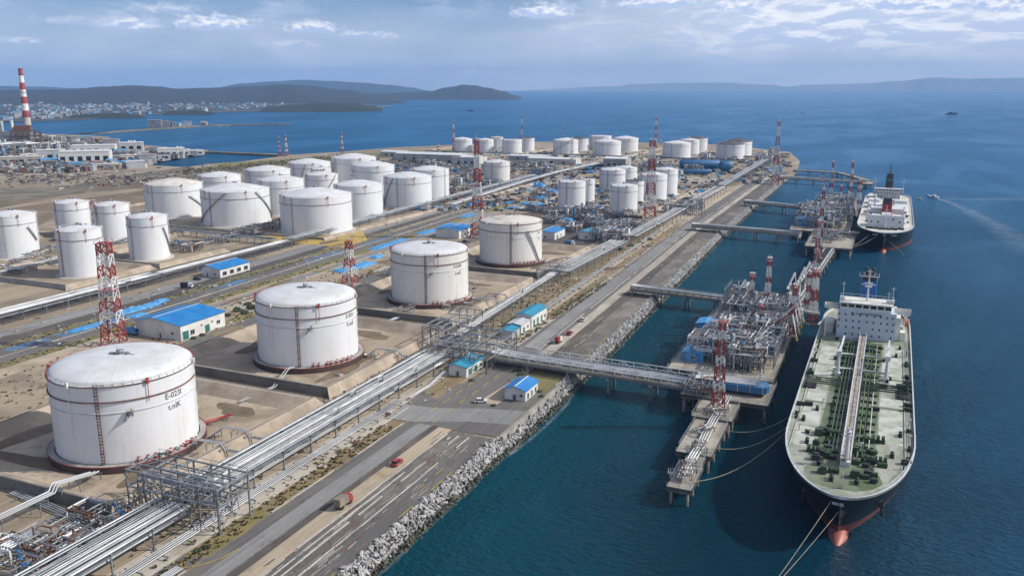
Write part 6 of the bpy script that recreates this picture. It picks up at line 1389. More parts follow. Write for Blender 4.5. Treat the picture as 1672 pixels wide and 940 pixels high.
for i in range(70):
    x, y = q.uniform(-14, 14), q.uniform(46, 188); b = MB(); kind = q.randrange(3)
    if kind == 0: winch(b, x, y, dz, .7); b.build('deck_winch', q.choice(('gear_green', 'gear_dark')), root)
    elif kind == 1: b.lathe([(.7, dz), (.7, dz + 1), (0, dz + 1.3)], 12, 0, x, y); b.build('tank_hatch', q.choice(('ship_white', 'gear_dark')), root)
    else: b.beam((x, y, dz), (x, y, dz + 2.4), .4, n=8); b.box(x, y, dz + 2.2, 1, 1, .6); b.build('vent_pipe', q.choice(('ship_white', 'gear_dark', 'gear_green')), root)
for x in (-5, -4, 4, 5, 11): b = MB(); b.tube([(x, 50, dz + .8), (x, 140, dz + .8)], .25, 0, 8); b.build('cargo_pipe', 'ship_cream', root)
b = MB(); b.box(0, 196, dz - .1, 18, 10, 6.2); b.build('bridge_house', 'wall_grey', root); b = MB(); b.box(0, 195, dz + 6.1, 22, 6, 2.2); b.build('wheelhouse', 'ship_white', root)
portholes(root, [(-7.6 + 2.2 * i, 191 - .02, dz + z) for i in range(8) for z in (1.6, 4)], .8, .8); portholes(root, [(-9.4 + 2.7 * i, 191.98, dz + 6.7) for i in range(8)], 2.0, .9)
b = MB(); b.poly_prism([(-2.6, 206), (2.6, 206), (3, 208), (3, 214), (-3, 214), (-3, 208)], dz, dz + 17); b.build('funnel', 'gear_dark', root); b = MB(); b.box(0, 210, dz + 13.2, 6.2, 8.2, 2.2); b.build('funnel_band', 'funnel_teal', root)
b = MB(); b.box(0, 210, dz + 17, 5, 6, 2.5); b.beam((0, 210, dz + 19), (0, 210, dz + 28), .8, w2=.3); b.beam((-2, 210, dz + 24), (2, 210, dz + 24), .3); b.build('funnel_top', 'gear_dark', root)
for x in (-11, 11): b = MB(); b.beam((x, 194, dz), (x, 194, dz + 17), .5); b.beam((x - 2.6, 194, dz + 14), (x + 2.6, 194, dz + 14), .3); b.build('radar_mast', 'ship_white', root)
# mooring ropes
def rope(p, q, sag, r, label):
    P, Q = Vector(p), Vector(q); o = P; b = MB(); b.tube([(P.lerp(Q, t / 12) - o) - Vector((0, 0, 4 * sag * (t / 12) * (1 - t / 12))) for t in range(13)], r, 0, 5); ob = b.build('mooring_rope', 'rope', loc=o); tag(ob, label, 'rope', 'mooring ropes'); return ob
x, y = at(1266, 945, 5); x2, y2 = at(1262, 955, 5)
d1 = Vector((-5.6, 193.6, SEA + 11.6)); rope(d1, d1 + (Vector((x, y, 5)) - d1) * 1.5, .6, .075, 'left one of two yellowish bow ropes of the near tanker')
d1 = Vector((-3.6, 195.6, SEA + 8.8)); rope(d1, d1 + (Vector((*at(1278, 938, 5), 5)) - d1) * 1.5, .6, .075, 'right one of two yellowish bow ropes of the near tanker')
rope((-38.7, 203, 6.4), (-19.3, 236, SEA + 11), 3.5, .09, 'slack rope from the outermost mooring block to the near tanker'); rope((-38.2, 226, 6.6), (-19.4, 243, SEA + 10), 3.2, .08, 'slack rope from the walkway block to the near tanker'); rope((-38, 240, 6.6), (-19.5, 251, SEA + 10), 2.8, .08, 'short slack rope nearest the jetty mast')
rope((-18, 566, 8), (-9, 595, SEA + 11), 1.0, .1, 'left rope from the second platform to the far tanker bow'); rope((-19, 560, 8), (-5, 593, SEA + 10), 1.2, .1, 'right rope from the second platform to the far tanker bow'); rope((3, 596, SEA + 7), (13, 584, SEA + .1), -.6, .1, 'anchor line trailing from the far tanker bow')
for o in SK: delete_thing(o)
# ------------------------------------------------------------------ armour stone along the quay
def rock_mesh(seed, long=1.0):
    r = random.Random(seed); b = MB(); n = 6; vs = []
    for k, (z, w) in enumerate(((-.5, .55), (-.15, 1.0), (.25, .9), (.5, .45))):
        for i in range(n):
            a = 2 * math.pi * i / n + r.uniform(-.25, .25); rr = w * r.uniform(.75, 1.1) * .55; vs.append((math.cos(a) * rr, math.sin(a) * rr * 1.0, z * long * r.uniform(.85, 1.15)))
    fs = [(k * n + i, k * n + (i + 1) % n, (k + 1) * n + (i + 1) % n, (k + 1) * n + i) for k in range(3) for i in range(n)] + [tuple(range(n - 1, -1, -1)), tuple(range(3 * n, 4 * n))]
    return vs, fs
PR = [rock_mesh(i, 1.7 + .3 * (i % 3)) for i in range(6)]
r = random.Random(77)
def rock_spots(y0, y1, step, x0=None):
    out = []; y = y0
    while y < y1:
        for k in range(9):
            t = (k + r.uniform(.1, .9)) / 9; X = -99.0 + qx(y) + t * 5.4; Z = LZ + .1 - max(0, t - .12) * 4.6
            if 214 < y < 262: X += 2.4; Z -= 1.5
            out.append((X, y + r.uniform(-.6, .6), Z, r.uniform(.3, .7) + (.45 if r.random() < .1 else 0)))
        y += step
    return out
wetmb = MB('rock', 'rock_wet'); b_ = MB('rock', 'rock_wet')
spots = rock_spots(100, 965, .66)
spots.sort(key=lambda p: p[1])
def euler(): return Matrix.Rotation(r.uniform(0, 6.28), 3, 'Z') @ Matrix.Rotation(r.uniform(.3, 1.5), 3, 'X') @ Matrix.Rotation(r.uniform(0, 6.28), 3, 'Z')
protos = {}
vis = [p for p in spots if to_px(p[0], p[1], p[2])[1] < 948]
for i, (x, y, z, s) in enumerate(vis):
    vs, fs = PR[i % 6]; wet = z < SEA + .9
    if i < 300:
        key = (i % 6, wet)
        if key not in protos:
            m_ = MB(); m_.mesh(vs, fs); o = m_.build('armour_rock', 'rock_wet' if wet else 'rock'); protos[key] = o
        else: o = protos[key].copy(); COL.objects.link(o)
        o.location = (x, y, z); o.rotation_euler = euler().to_euler(); o.scale = (s, s, s)
        tag(o, 'dark wet boulder at the waterline of the quay slope, near the picture bottom' if wet else 'pale grey armour boulder on the quay slope, near the picture bottom', 'boulder', 'armour boulders of the quay slope nearest the camera')
    else:
        M = euler(); b_.mesh([tuple(M @ Vector(v) * s + Vector((x, y, z))) for v in vs], fs, 1 if wet else 0)
tag(b_.build('armour_rocks'), kind='stuff')
b = MB(); ys = [20] + list(range(60, 1000, 30))
for y, y2 in zip(ys, ys[1:]): b.face([(-99.2 + qx(y), y, LZ - .1), (-93.5 + qx(y), y, -1.5), (-93.5 + qx(y2), y2, -1.5), (-99.2 + qx(y2), y2, LZ - .1)])
structure('quay_slope', b, 'g_dark')
# retaining wall of the hut apron
b = MB(); root = empty('retaining_wall', (-97.6, 238, LZ), 'pale concrete retaining wall at the seaward edge of the hut apron', 'wall')
b.box(0, 0, -3.2, 1.0, 48, 3.55); b.build('wall', 'concrete', root); b = MB(); b.box(-4, -24, -3.2, 9, .8, 3.4); b.build('end_wall', 'concrete_dark', root)
for k in range(-20, 24, 8): b = MB(); b.box(.8, k, -3.0, .7, .8, 3.0); b.build('buttress', 'concrete', root)
# loose rubble and curbs strewn over the rough verge
b = MB('concrete', 'rust', 'concrete_pale', 'yellow_paint', 'concrete_dark')
for i in range(1700):
    y = r.uniform(70, 211) if i < 800 else r.uniform(265, 900); x = r.choice((r.gauss(-109.5, .9), r.gauss(-111.8, .7), r.gauss(-107, .6), r.gauss(-104, 1.2), r.uniform(-116, -100))) + qx(y); L_ = r.choice((r.uniform(.3, 1.4), r.uniform(1, 5), r.uniform(3, 9)))
    b.box(x, y, LZ, r.uniform(.1, .24), L_, r.uniform(.05, .2), r.choice((4, 4, 4, 4, 4, 0)) if r.random() < .95 else 1, r.uniform(-.05, .05) if L_ > 1.4 else r.uniform(-.5, .5))
for i in range(1500):
    y = r.uniform(150, 700); x = r.choice((r.uniform(-345, -245), r.uniform(-165, -130))); s = r.uniform(.2, .9); b.box(x, y, LZ, s, s * r.uniform(1, 3), s * .6, r.choice((0, 0, 2, 1, 0)), r.uniform(-.4, .4))
tag(b.build('rubble'), kind='stuff')
b = MB('steel_dark', 'concrete_pale', 'tarp_blue', 'rust', 'steel_light', 'wall_pale')
for i in range(3200):
    px = r.uniform(560, 1290); py = r.uniform(248, 345)
    x, y = at(px, py)
    if y > 1420 or x > (-165 if y < 940 else -118) or x < -700: continue
    s = r.uniform(.8, 3.2); b.box(x, y, LZ, s * r.uniform(.6, 3), s * r.uniform(.5, 2), s * r.uniform(.3, 1.0), r.choice((0, 0, 0, 4, 4, 1, 2, 3, 5)), r.uniform(0, 3))
tag(b.build('scrap_litter'), kind='stuff')

# ------------------------------------------------------------------ vehicles and small equipment
def vehicle(x, y, rz, label, body, cab, L=6.5, W_=2.3, box=True, cat='truck', z=LZ + .1):
    root = empty('truck' if box else 'car', (x, y, z), label, cat, None, rz)
    if box:
        b = MB(); b.box(-.9, 0, .9, L * .66, W_, 1.9); b.build('cargo_box', body, root); b = MB(); b.mesh([(p[0] + L * .33, p[1], p[2]) for p in ((-.95, -W_ / 2, .6), (1.0, -W_ / 2, .6), (1.0, W_ / 2, .6), (-.95, W_ / 2, .6), (-.95, -W_ / 2, 2.5), (.6, -W_ / 2, 2.5), (.6, W_ / 2, 2.5), (-.95, W_ / 2, 2.5), (1.0, -W_ / 2, 1.5), (1.0, W_ / 2, 1.5))], [(3, 2, 1, 0), (4, 5, 6, 7), (1, 2, 9, 8), (8, 9, 6, 5), (0, 1, 8, 5, 4), (2, 3, 7, 6, 9), (3, 0, 4, 7)]); cb = b.build('cab', cab, root)
        b = MB(); b.mesh([(L * .33 + 1.02, -W_ * .42, 1.55), (L * .33 + 1.02, W_ * .42, 1.55), (L * .33 + .66, W_ * .42, 2.4), (L * .33 + .66, -W_ * .42, 2.4)], [(0, 1, 2, 3)]); b.build('windscreen', 'glass_dark', cb); wl = (-L * .3, L * .33); b = MB(); b.box(0, 0, .45, L * .95, W_ * .7, .35); b.build('chassis', 'gear_dark', root); wr = .5
    else:
        b = MB(); b.mesh([(-2.1, -.88, .35), (2.1, -.88, .35), (2.1, .88, .35), (-2.1, .88, .35), (-2.1, -.88, .95), (2.15, -.85, .8), (2.15, .85, .8), (-2.1, .88, .95)], [(3, 2, 1, 0), (4, 5, 6, 7), (0, 1, 5, 4), (1, 2, 6, 5), (2, 3, 7, 6), (3, 0, 4, 7)]); b.build('body', body, root)
        b = MB(); b.mesh([(-1.9, -.82, .92), (1.0, -.82, .9), (1.0, .82, .9), (-1.9, .82, .92), (-1.4, -.68, 1.45), (.3, -.68, 1.45), (.3, .68, 1.45), (-1.4, .68, 1.45)], [(0, 1, 5, 4), (1, 2, 6, 5), (2, 3, 7, 6), (3, 0, 4, 7)]); b.build('windows', 'glass_dark', root); b = MB(); b.box(-.55, 0, 1.44, 1.75, 1.4, .06); b.build('roof', cab, root); wl = (-1.3, 1.35); W_ = 1.76; wr = .33
    for a in wl:
        for s in (-1, 1): b = MB(); b.beam((a, s * W_ * .5, wr), (a, s * (W_ * .5 - .28), wr), wr * 2, n=12); b.build('wheel', 'rubber', root)
    return root
def pxv(px, py, rz, *a, **k): x, y = at(px, py); return vehicle(x, y, rz, *a, **k)
pxv(561, 826, 1.55, 'truck with tan cargo box and red cab parked beside the quay road', 'simple_tan', 'red_paint', L=5.2, W_=2.0) if 'simple_tan' in MATS else pxv(561, 826, 1.55, 'truck with yellow cargo box and red cab parked beside the quay road', 'yellow_paint', 'red_paint')
pxv(648, 758, 1.6, 'red car alone on the sandy strip by the quay road', 'red_paint', 'red_paint', box=False, cat='car')
pxv(930, 546, 1.6, 'dark red car on the sandy strip past the first trestle', 'red_paint', 'red_paint', box=False, cat='car'); pxv(912, 560, 1.5, 'red van-like truck just past the first trestle', 'red_paint', 'white_metal', L=3.4, W_=1.5); pxv(952, 524, 1.6, 'white car on the sandy strip farther past the first trestle', 'white_metal', 'white_metal', box=False, cat='car')
pxv(785, 657, .5, 'white car by the junction next to the quay hut', 'white_metal', 'white_metal', box=False, cat='car'); pxv(322, 457, .2, 'dark car parked in front of the small blue-roofed shed', 'gear_dark', 'gear_dark', box=False, cat='car'); pxv(305, 470, .4, 'dark truck on the paved yard below the small blue-roofed shed', 'gear_dark', 'white_metal', L=6)
pxv(1005, 407, .2, 'white truck beside the hut at the yard edge', 'white_metal', 'tank_blue', L=6); pxv(930, 400, .1, 'blue truck between the two yard huts', 'tank_blue', 'white_metal', L=7); pxv(760, 396, .6, 'black car near the foot of the tall mast', 'gear_dark', 'gear_dark', box=False, cat='car')
pxv(214, 546, .1, 'blue container truck left of the big blue-roofed shed', 'tarp_blue', 'tarp_blue', L=7)
# blue tarpaulins laid over stores
def tarp(px, py, w, d, h, rz, label, mat='tarp_blue'):
    x, y = at(px, py); root_o = MB(); n = 9; q = random.Random(int(px * 7 + py)); vs = []; fs = []
    for i in range(n + 1):
        for j in range(n + 1):
            u, v_ = i / n * 2 - 1, j / n * 2 - 1; e = (1 - abs(u) ** 4) * (1 - abs(v_) ** 4); vs.append((u * w / 2 + q.uniform(-.15, .15), v_ * d / 2 + q.uniform(-.15, .15), .06 + h * e * q.uniform(.6, 1.1)))
    for i in range(n):
        for j in range(n): a = i * (n + 1) + j; fs.append((a, a + n + 1, a + n + 2, a + 1))
    root_o.mesh(vs, fs); o = root_o.build('tarpaulin', mat, loc=(x, y, LZ + .05)); o.rotation_euler = (0, 0, rz); tag(o, label, 'tarpaulin', 'blue tarpaulins on the yards'); return o
LT = 'crumpled blue tarpaulin on the paved yard beside the inland service road'
for (px, py, w, d, h) in ((215, 507, 7, 18, 1.2), (240, 500, 6, 14, 1.0), (225, 515, 5, 9, .8), (140, 535, 6, 16, .5), (170, 527, 6, 12, .5), (262, 492, 5, 8, 1.0)): tarp(px, py, w, d, h, r.uniform(-.1, .1), LT)
LT = 'blue tarpaulin between the service roads behind the third front tank'
for (px, py, w, d, h) in ((590, 434, 9, 22, 1.6), (562, 441, 8, 14, 1.6), (625, 402, 8, 26, .8), (650, 394, 7, 20, .8), (700, 378, 8, 26, .8), (730, 368, 8, 22, 1.0), (765, 352, 9, 22, .8), (615, 420, 6, 10, 1.4)): tarp(px, py, w, d, h, r.uniform(-.1, .1), LT)
LT = 'blue tarpaulin heap in the dense process yard'
for (px, py, w, d, h) in ((985, 366, 16, 14, 3), (1005, 372, 22, 12, 2.5), (978, 362, 8, 8, 4), (870, 334, 24, 14, 2.0), (845, 341, 22, 12, 1.6), (885, 325, 14, 12, 3), (900, 318, 14, 12, 6), (880, 305, 14, 10, 4), (1030, 378, 12, 10, 2), (925, 360, 12, 10, 2), (1075, 290, 26, 9, 1.5), (1100, 291, 18, 8, 1.5), (875, 283, 14, 9, 2)): tarp(px, py, w, d, h, r.uniform(-.2, .2), LT)
# shrubs: stem plus many leaf clumps
def bush(px, py, s, label, group='shrubs around the sheds'):
    x, y = at(px, py); root = empty('shrub', (x, y, LZ), label, 'shrub', group); b = MB(); q = random.Random(int(px + py * 3)); [b.beam((0, 0, -.1), (q.uniform(-.6, .6) * s, q.uniform(-.6, .6) * s, s * .8), .14, w2=.05, cap=False) for _ in range(4)]; b.build('stem', 'bark', root); b = MB()
    for i in range(220):
        u = Vector((q.gauss(0, 1), q.gauss(0, 1), q.gauss(0, 1))).normalized() * (q.random() ** .4) * s; c = Vector((u.x * q.uniform(.8, 1.3), u.y, abs(u.z) * .75 + .15)); a = Vector((q.uniform(-1, 1), q.uniform(-1, 1), q.uniform(-1, 1))).normalized(); t = a.orthogonal().normalized(); k = .17 * s
        b.face([c + a * k, c + t * k, c - a * k, c - t * k])
    b.build('foliage', 'leaf', root)
for px, py, s in ((388, 508, 2.2), (400, 512, 2.0), (412, 504, 2.6), (405, 498, 1.8), (372, 516, 1.6), (330, 548, 1.3), (316, 553, 1.2), (806, 663, .9), (884, 648, .9), (844, 606, 1.4), (850, 613, 1.2), (880, 640, 1.0), (770, 622, 1.0), (1046, 398, 2.0), (1030, 402, 2.2), (1015, 408, 2.0), (1060, 392, 2.2), (770, 600, 1.1), (336, 895, 1.0), (322, 900, .9)): bush(px, py, s, 'small green shrub on the verge near the sheds and huts')

# ------------------------------------------------------------------ power plant and harbour town on the left peninsula
X, Y = at(50, 248); H_ = height_to(X, Y, LZ, 112); root = empty('chimney', (X, Y, LZ), 'tall red and white banded chimney of the power plant', 'chimney'); nb = 7
for i in range(12):
    t0, t1 = i / 12, (i + 1) / 12; b = MB(); r0, r1 = 7.4 - 4.4 * t0, 7.4 - 4.4 * t1; b.lathe([(r0, H_ * t0), (r1, H_ * t1)], 28); b.build('band', ('concrete_pale' if i < 5 else ('red_paint' if i % 2 else 'white_metal')) if i != 5 else 'red_paint', root)
b = MB(); b.lathe([(3.0, H_ - 2), (3.4, H_ - 1.5), (3.4, H_), (2.4, H_), (2.4, H_ - 3)], 28); b.build('rim', 'rust', root)
for z in (.45, .72, .93): b = MB(); rr = 7.4 - 4.4 * z; b.lathe([(rr, H_ * z), (rr + 1.2, H_ * z), (rr + 1.2, H_ * z + .3), (rr, H_ * z + .3)], 24); b.build('gallery', 'steel', root)
def block(px, py, w, d, h, rz, label, wall='wall_pale', roof='roof_dusty', cat='building', group='halls on the left peninsula', det=True):
    x, y = at(px, py); root = empty('industrial_hall', (x, y, LZ), label, cat, group, rz); b = MB(); b.box(0, d / 2, -.2, w, d, h + .2); b.build('wall', wall, root); b = MB(); b.box(0, d / 2, h, w + .8, d + .8, .7); q = random.Random(int(px * 3 + py)); [b.box(q.uniform(-.4, .4) * w, d / 2 + q.uniform(-.3, .3) * d, h + .6, 3, 3, q.uniform(1, 3)) for _ in range(3)]; b.build('roof', roof, root)
    if det:
        n = max(2, int(w / 9))
        for i in range(n): b = MB(); b.box(-w / 2 + w * (i + .5) / n, -.06, h * .3, w / n * .55, .3, h * .35); b.build('window', 'glass_dark', root)
    return root
ANG = .75
block(139, 269, 62, 34, 17, ANG, 'big white hall in the centre of the left peninsula', 'wall_white', 'roof_white'); block(153, 252, 62, 30, 13, ANG, 'second white hall behind the big one on the peninsula', 'wall_white', 'roof_white'); block(83, 265, 34, 20, 16, ANG, 'grey block hall between the chimney and the big white hall', 'wall_grey')
block(195, 262, 40, 24, 9, ANG, 'grey workshop right of the big white hall', 'wall_grey', 'roof_dark'); block(215, 248, 34, 22, 14, ANG, 'dark grey silo hall towards the outer shore', 'wall_grey', 'roof_white'); block(225, 262, 46, 18, 7, ANG, 'long white shed near the small bay beach', 'wall_white', 'roof_dusty'); block(280, 258, 36, 22, 13, ANG, 'white block by the small bay, right end of the harbour town', 'wall_white', 'roof_white'); block(262, 262, 26, 16, 9, ANG, 'grey block beside the white one at the small bay', 'wall_grey', 'roof_dark'); block(310, 253, 40, 14, 6, ANG, 'low white sheds where the peninsula meets the breakwater', 'wall_white', 'roof_white')
block(22, 268, 70, 18, 9, ANG, 'long low concrete hall in front of the power plant', 'concrete_pale'); block(60, 262, 90, 8, 5, ANG, 'long white wall-like gallery below the chimney', 'wall_white', 'roof_white'); block(205, 272, 30, 16, 6, ANG, 'low shed before the small bay beach', 'wall_pale', 'tarp_blue'); block(170, 275, 40, 12, 5, ANG, 'low ochre shed on the near side of the harbour town', 'concrete_pale')
root = empty('boiler_house', (*at(14, 252), LZ), 'rust red boiler house frame left of the chimney', 'power plant', None, ANG)
b = MB(); b.box(0, 20, 0, 62, 34, 34); b.build('wall', 'steel', root); b = MB()
for i in range(6):
    for j in range(2): b.beam((8 + i * 8, -6 + j * 5, 0), (8 + i * 8, -6 + j * 5, 40 - abs(i - 2) * 2), 1.2, cap=False)
for k in range(1, 6): b.beam((8, -6, k * 7), (48, -6, k * 7), .9, cap=False); b.beam((8, -1, k * 7), (48, -1, k * 7), .9, cap=False)
for i in range(5): b.beam((8 + i * 8, -6, 0), (16 + i * 8, -6, 35), .6, cap=False)
b.build('frame', 'rust', root); b = MB(); b.box(22, 14, 34, 22, 20, 9); b.build('upper_house', 'rust', root)
for k in (-22, -8, 6): b = MB(); b.lathe([(2.2, 34), (2.2, 50), (1.6, 50)], 14, 0, k, 20); b.build('stack', 'wall_pale', root)
# many little buildings of the harbour quarter: shared meshes, one object each
def cottage(w, d, h, rise, wm, rm):
    b = MB(wm, rm); a, c = w / 2, d / 2; V = [(-a, -c, -1), (a, -c, -1), (a, c, -1), (-a, c, -1), (-a, -c, h), (a, -c, h), (a, c, h), (-a, c, h), (-a, 0, h + rise), (a, 0, h + rise)]
    b.mesh(V, [(0, 1, 5, 4), (2, 3, 7, 6), (1, 2, 6, 9, 5), (3, 0, 4, 8, 7)], 0); e = .5; b.mesh([(-a - e, -c - e, h - e * rise / c), (a + e, -c - e, h - e * rise / c), (a + e, 0, h + rise + .15), (-a - e, 0, h + rise + .15), (a + e, c + e, h - e * rise / c), (-a - e, c + e, h - e * rise / c)], [(0, 1, 2, 3), (3, 2, 4, 5)], 1); return b
HM = [cottage(12, 9, 5, 2.6, 'house_white', 'house_roof'), cottage(16, 10, 6, 2.4, 'house_white', 'house_blue'), cottage(22, 12, 9, 1.6, 'house_white', 'house_white'), cottage(30, 14, 6, 2, 'wall_pale', 'house_blue'), cottage(10, 8, 4, 2, 'house_white', 'roof_dark'), cottage(26, 13, 13, 1.0, 'house_white', 'house_roof')]
HO = [None] * len(HM)
def place_house(k, x, y, z, s, rz, label, group, name='house'):
    if HO[k] is None: HO[k] = o = HM[k].build(name)
    else: o = HO[k].copy(); COL.objects.link(o); o.name = name
    o.location = (x, y, z); o.rotation_euler = (0, 0, rz); o.scale = (s, s, s); tag(o, label, 'house', group)
q = random.Random(41)
pen_poly = [(-30, 232), (60, 226), (130, 226), (178, 229), (192, 238), (240, 243), (296, 249), (330, 251), (250, 266), (235, 274), (120, 282), (-30, 285)]
def inside(p, poly):
    x, y = p; c = False
    for (a, b0), (a2, b2) in zip(poly, poly[1:] + poly[:1]):
        if (b0 > y) != (b2 > y) and x < (a2 - a) * (y - b0) / (b2 - b0) + a: c = not c
    return c
n = 0
while n < 125:
    px, py = q.uniform(0, 335), q.uniform(227, 284)
    if not inside((px, py), pen_poly): continue
    x, y = at(px, py); place_house(q.choice((0, 0, 1, 2, 3, 4, 5)), x, y, LZ, q.uniform(.5, 1.0), ANG + q.choice((0, 1.57)) + q.uniform(-.15, .15), 'small pale building among the halls of the left peninsula', 'small buildings of the left peninsula'); n += 1
for i in range(14):
    t = q.uniform(250, 338); x, y = at(t, 209.5 - (t - 250) * .035, SEA); place_house(q.choice((2, 5, 0, 3)), x, y, 4.5, q.uniform(.8, 1.5), q.uniform(0, 1), 'white building on the wide part of the bay spit', 'buildings on the bay spit')
n = 0
while n < 150:
    px, py = q.choice((q.uniform(0, 110), q.uniform(0, 560), q.uniform(0, 640), q.uniform(60, 330))), q.triangular(160, 199, 178)
    lim = 200 if px < 30 else (196 if px < 130 else (189 if px < 250 else (183 if px < 420 else 177)))
    if py > lim - 1 or (px > 545 and py < 170): continue
    x, y = at(px, py, SEA + 3); place_house(q.choice((0, 1, 2, 3, 5, 2)), x, y, SEA + 3, q.uniform(.6, 1.3), q.uniform(0, 3), 'pale house of the town along the far shore', 'houses of the far shore town'); n += 1
b = MB('house_white', 'house_blue', 'house_roof')
n = 0
while n < 1700:
    px, py = q.uniform(-120, 660), 160 + 40 * q.random() ** 1.3
    lim = 199 if px < 30 else (196 if px < 130 else (188 if px < 250 else (182 if px < 420 else (177 if px < 545 else 160))))
    if py > lim - 1.5: continue
    if mnoise.noise(Vector((px * .03, py * .12, 3))) < -.08: n += 1; continue
    x, y = at(px, py, SEA + 3); s = q.uniform(6, 15); z = SEA + 3; b.box(x, y, z - 1, s * q.uniform(1, 2.0), s, q.uniform(4, 9), q.choice((0, 0, 0, 1, 2)), q.uniform(0, 3)); n += 1
tag(b.build('far_town_houses'), kind='stuff')
b = MB('g_drygrass', 'leaf')      # scrub along the near bay shore
q = random.Random(8)
for i in range(900):
    px = q.uniform(300, 560); py = 281 - (px - 300) * .09 + q.gauss(0, 2.2)
    x, y = at(px, py); s = q.uniform(.6, 1.7)
    if x > -560 and y < 800: continue
    for k in range(5):
        a = Vector((q.uniform(-1, 1), q.uniform(-1, 1), q.uniform(-.3, 1))); c = Vector((x, y, LZ + s * .5)) + a * s * .6; t = a.orthogonal().normalized() * s * .7; w = a.cross(t).normalized() * s * .7; b.face([c + t, c + w, c - t, c - w], k % 2)
tag(b.build('scrub'), kind='stuff')

b = MB('steel_dark', 'rust', 'house_white', 'concrete', 'steel_warm', 'steel_light', 'wall_pale')
q = random.Random(52); n = 0
while n < 1500:
    px, py = q.uniform(-10, 335), q.uniform(226, 286)
    if not inside((px, py), pen_poly): continue
    x, y = at(px, py); s = q.uniform(1.5, 5); b.box(x, y, LZ, s * q.uniform(.7, 3), s, s * q.uniform(.4, 1.6), q.choice((0, 0, 1, 1, 2, 3, 4, 5, 6)), q.uniform(0, 3)); n += 1
for i in range(500):
    px, py = q.uniform(0, 330), q.gauss(292, 6); x, y = at(px, py); s = q.uniform(.8, 2.6); b.box(x, y, LZ, s * q.uniform(1, 4), s, s * q.uniform(.3, .8), q.choice((0, 0, 1, 3, 4, 2)), q.uniform(0, 3))
tag(b.build('harbour_clutter'), kind='stuff')

# ------------------------------------------------------------------ boats, wakes
def boat(px, py, L, label, heading, hull='white_metal', cabin='wall_white', name='motor_boat', cat='boat'):
    x, y = at(px, py, SEA); root = empty(name, (x, y, SEA), label, cat, None, heading); b = MB(); w = L * .13; st = [(-.5, .85, 0), (-.2, 1, 0), (.15, .95, .05), (.35, .6, .12), (.5, .02, .22)]; vs = []
    for s, k, sh in st:
        for (f, z) in ((-.55, -.03), (-1, .11 + sh * .4), (1, .11 + sh * .4), (.55, -.03)): vs.append((s * L, f * k * w, z * L))
    fs = [(i * 4 + j, (i + 1) * 4 + j, (i + 1) * 4 + j + 1, i * 4 + j + 1) for i in range(4) for j in range(3)] + [(0, 1, 2, 3)]; b.mesh(vs, fs); b.build('hull', hull, root)
    b = MB(); b.box(-L * .1, 0, L * .1, L * .3, w * 1.3, L * .13); b.build('cabin', cabin, root); b = MB(); b.box(L * .04, 0, L * .15, L * .035, w * 1.1, L * .055); b.build('window', 'glass_dark', root); b = MB(); b.beam((-L * .12, 0, L * .23), (-L * .12, 0, L * .42), L * .015); b.build('mast', 'white_metal', root); return root
boat(1523, 322.5, 11, 'small white motor boat with a long wake behind the far tanker', 2.6); boat(1501, 325, 5, 'tiny yellow boat just behind the far tanker stern', 2.6, 'yellow_paint'); boat(1554, 187, 42, 'distant dark ship out on the open sea', .3, 'boat_dark', 'boat_dark', 'cargo_ship', 'ship'); boat(1310, 185, 13, 'tiny distant boat far out beyond the mast', .3, 'boat_dark'); boat(768, 181.5, 26, 'distant low barge in the bay', 0, 'boat_dark', 'boat_dark', 'barge', 'barge')
def wake(pts, label):
    vs = []; uv = []; b = MB(); n = len(pts)
    P = [(Vector((*at(px, py, SEA), SEA + .06)), w) for px, py, w in pts]
    for i, (p, w) in enumerate(P):
        d = (P[min(i + 1, n - 1)][0] - P[max(i - 1, 0)][0]).normalized(); u = Vector((d.y, -d.x, 0)) * w / 2
        for j in range(5): vs.append(p + u * (j / 2 - 1)); uv.append((j / 4, i / (n - 1)))
    b.mesh(vs, [(i * 5 + j, (i + 1) * 5 + j, (i + 1) * 5 + j + 1, i * 5 + j + 1) for i in range(n - 1) for j in range(4)]); tag(b.build('wake_water', 'foam', uv=uv), kind='structure')
wake([(1528, 323, 5), (1550, 330, 11), (1580, 343, 18), (1620, 364, 28), (1672, 398, 36), (1760, 450, 42)], ''); wake([(1530, 323, 4), (1560, 325.5, 14), (1600, 326, 22), (1672, 325, 36), (1800, 322, 50)], '')
wake([(1535, 186.5, 40), (1480, 184, 60), (1420, 182, 80), (1360, 181, 80), (1310, 180.5, 60)], ''); wake([(900, 177, 60), (820, 178, 90), (740, 179, 90), (680, 178.5, 60)], '')

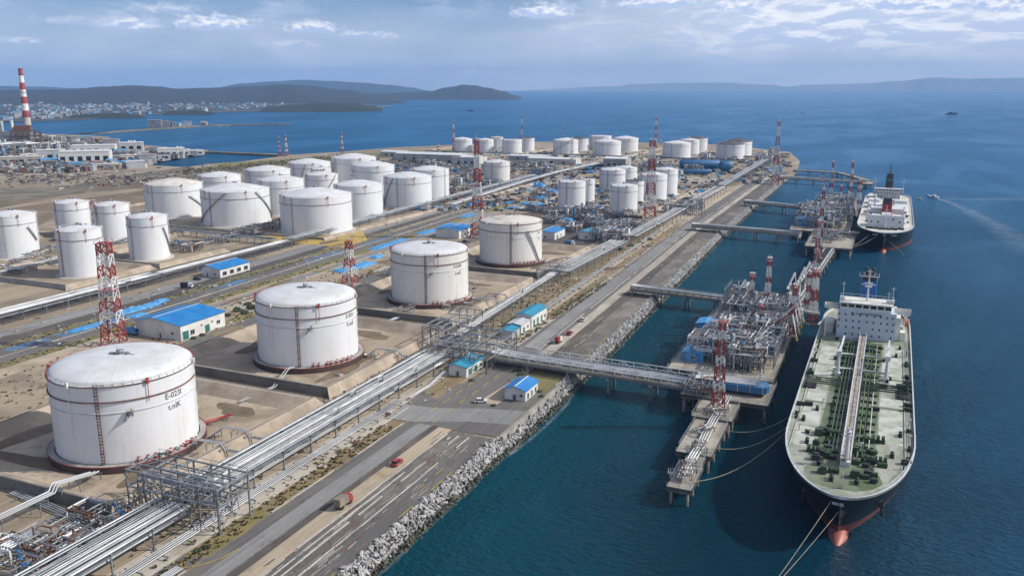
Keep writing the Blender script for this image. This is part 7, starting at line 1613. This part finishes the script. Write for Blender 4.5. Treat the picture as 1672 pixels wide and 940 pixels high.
# broken foam along the rocks
b = MB(); vs = []; uv = []; ys = list(range(100, 960, 12))
for y in ys:
    o = 2.4 if 214 < y < 262 else 0
    for k, (u, w_) in enumerate(((0, 0), (.5, .8), (1, 2.2))): vs.append((-95.4 + qx(y) + o + w_ + .5 * math.sin(y * .31), y, SEA + .05)); uv.append((u, .1))
b.mesh(vs, [(i * 3 + j, i * 3 + j + 1, i * 3 + j + 4, i * 3 + j + 3) for i in range(len(ys) - 1) for j in range(2)]); tag(b.build('shore_foam', 'foam', uv=uv), kind='structure')

# dry grass tufts along verges, kerbs and bund feet
b = MB('g_drygrass', 'leaf', 'g_grass'); q = random.Random(91)
for i in range(3600):
    y = q.uniform(100, 420); band = q.choice(((-134.5, -129.8), (-134.5, -129.8), (-297, -291), (-318, -313), (-157, -144), (-166, -160), (-262, -255), (-137, -130), (-246, -238), (-283, -262)))
    x = q.uniform(*band)
    if -137 < x < -98 and 208 < y < 262: continue
    s = q.uniform(.25, .8); mi = q.choice((0, 0, 0, 2, 2, 1))
    for k in range(4):
        a = q.uniform(0, 6.28); c, n_ = math.cos(a) * s, math.sin(a) * s; b.face([(x - n_ * .5, y + c * .5, LZ), (x + n_ * .5, y - c * .5, LZ), (x + n_ * .6 + c * .5, y - c * .6 + n_ * .5, LZ + s * .8), (x - n_ * .6 + c * .5, y + c * .6 + n_ * .5, LZ + s * .7)], mi)
tag(b.build('grass_tufts'), kind='stuff')
S.render.engine = 'CYCLES'
S.cycles.use_denoising = True
S.cycles.max_bounces = 6; S.cycles.diffuse_bounces = 3; S.cycles.glossy_bounces = 3; S.cycles.transparent_max_bounces = 12; S.cycles.volume_bounces = 0; S.cycles.transmission_bounces = 2
S.cycles.caustics_reflective = False; S.cycles.caustics_refractive = False; S.cycles.sample_clamp_indirect = 4.0
S.view_settings.view_transform = 'Standard'; S.view_settings.look = 'None'; S.view_settings.gamma = 1.0; S.view_settings.exposure = 0.3
S.render.resolution_x = 1024; S.render.resolution_y = 575
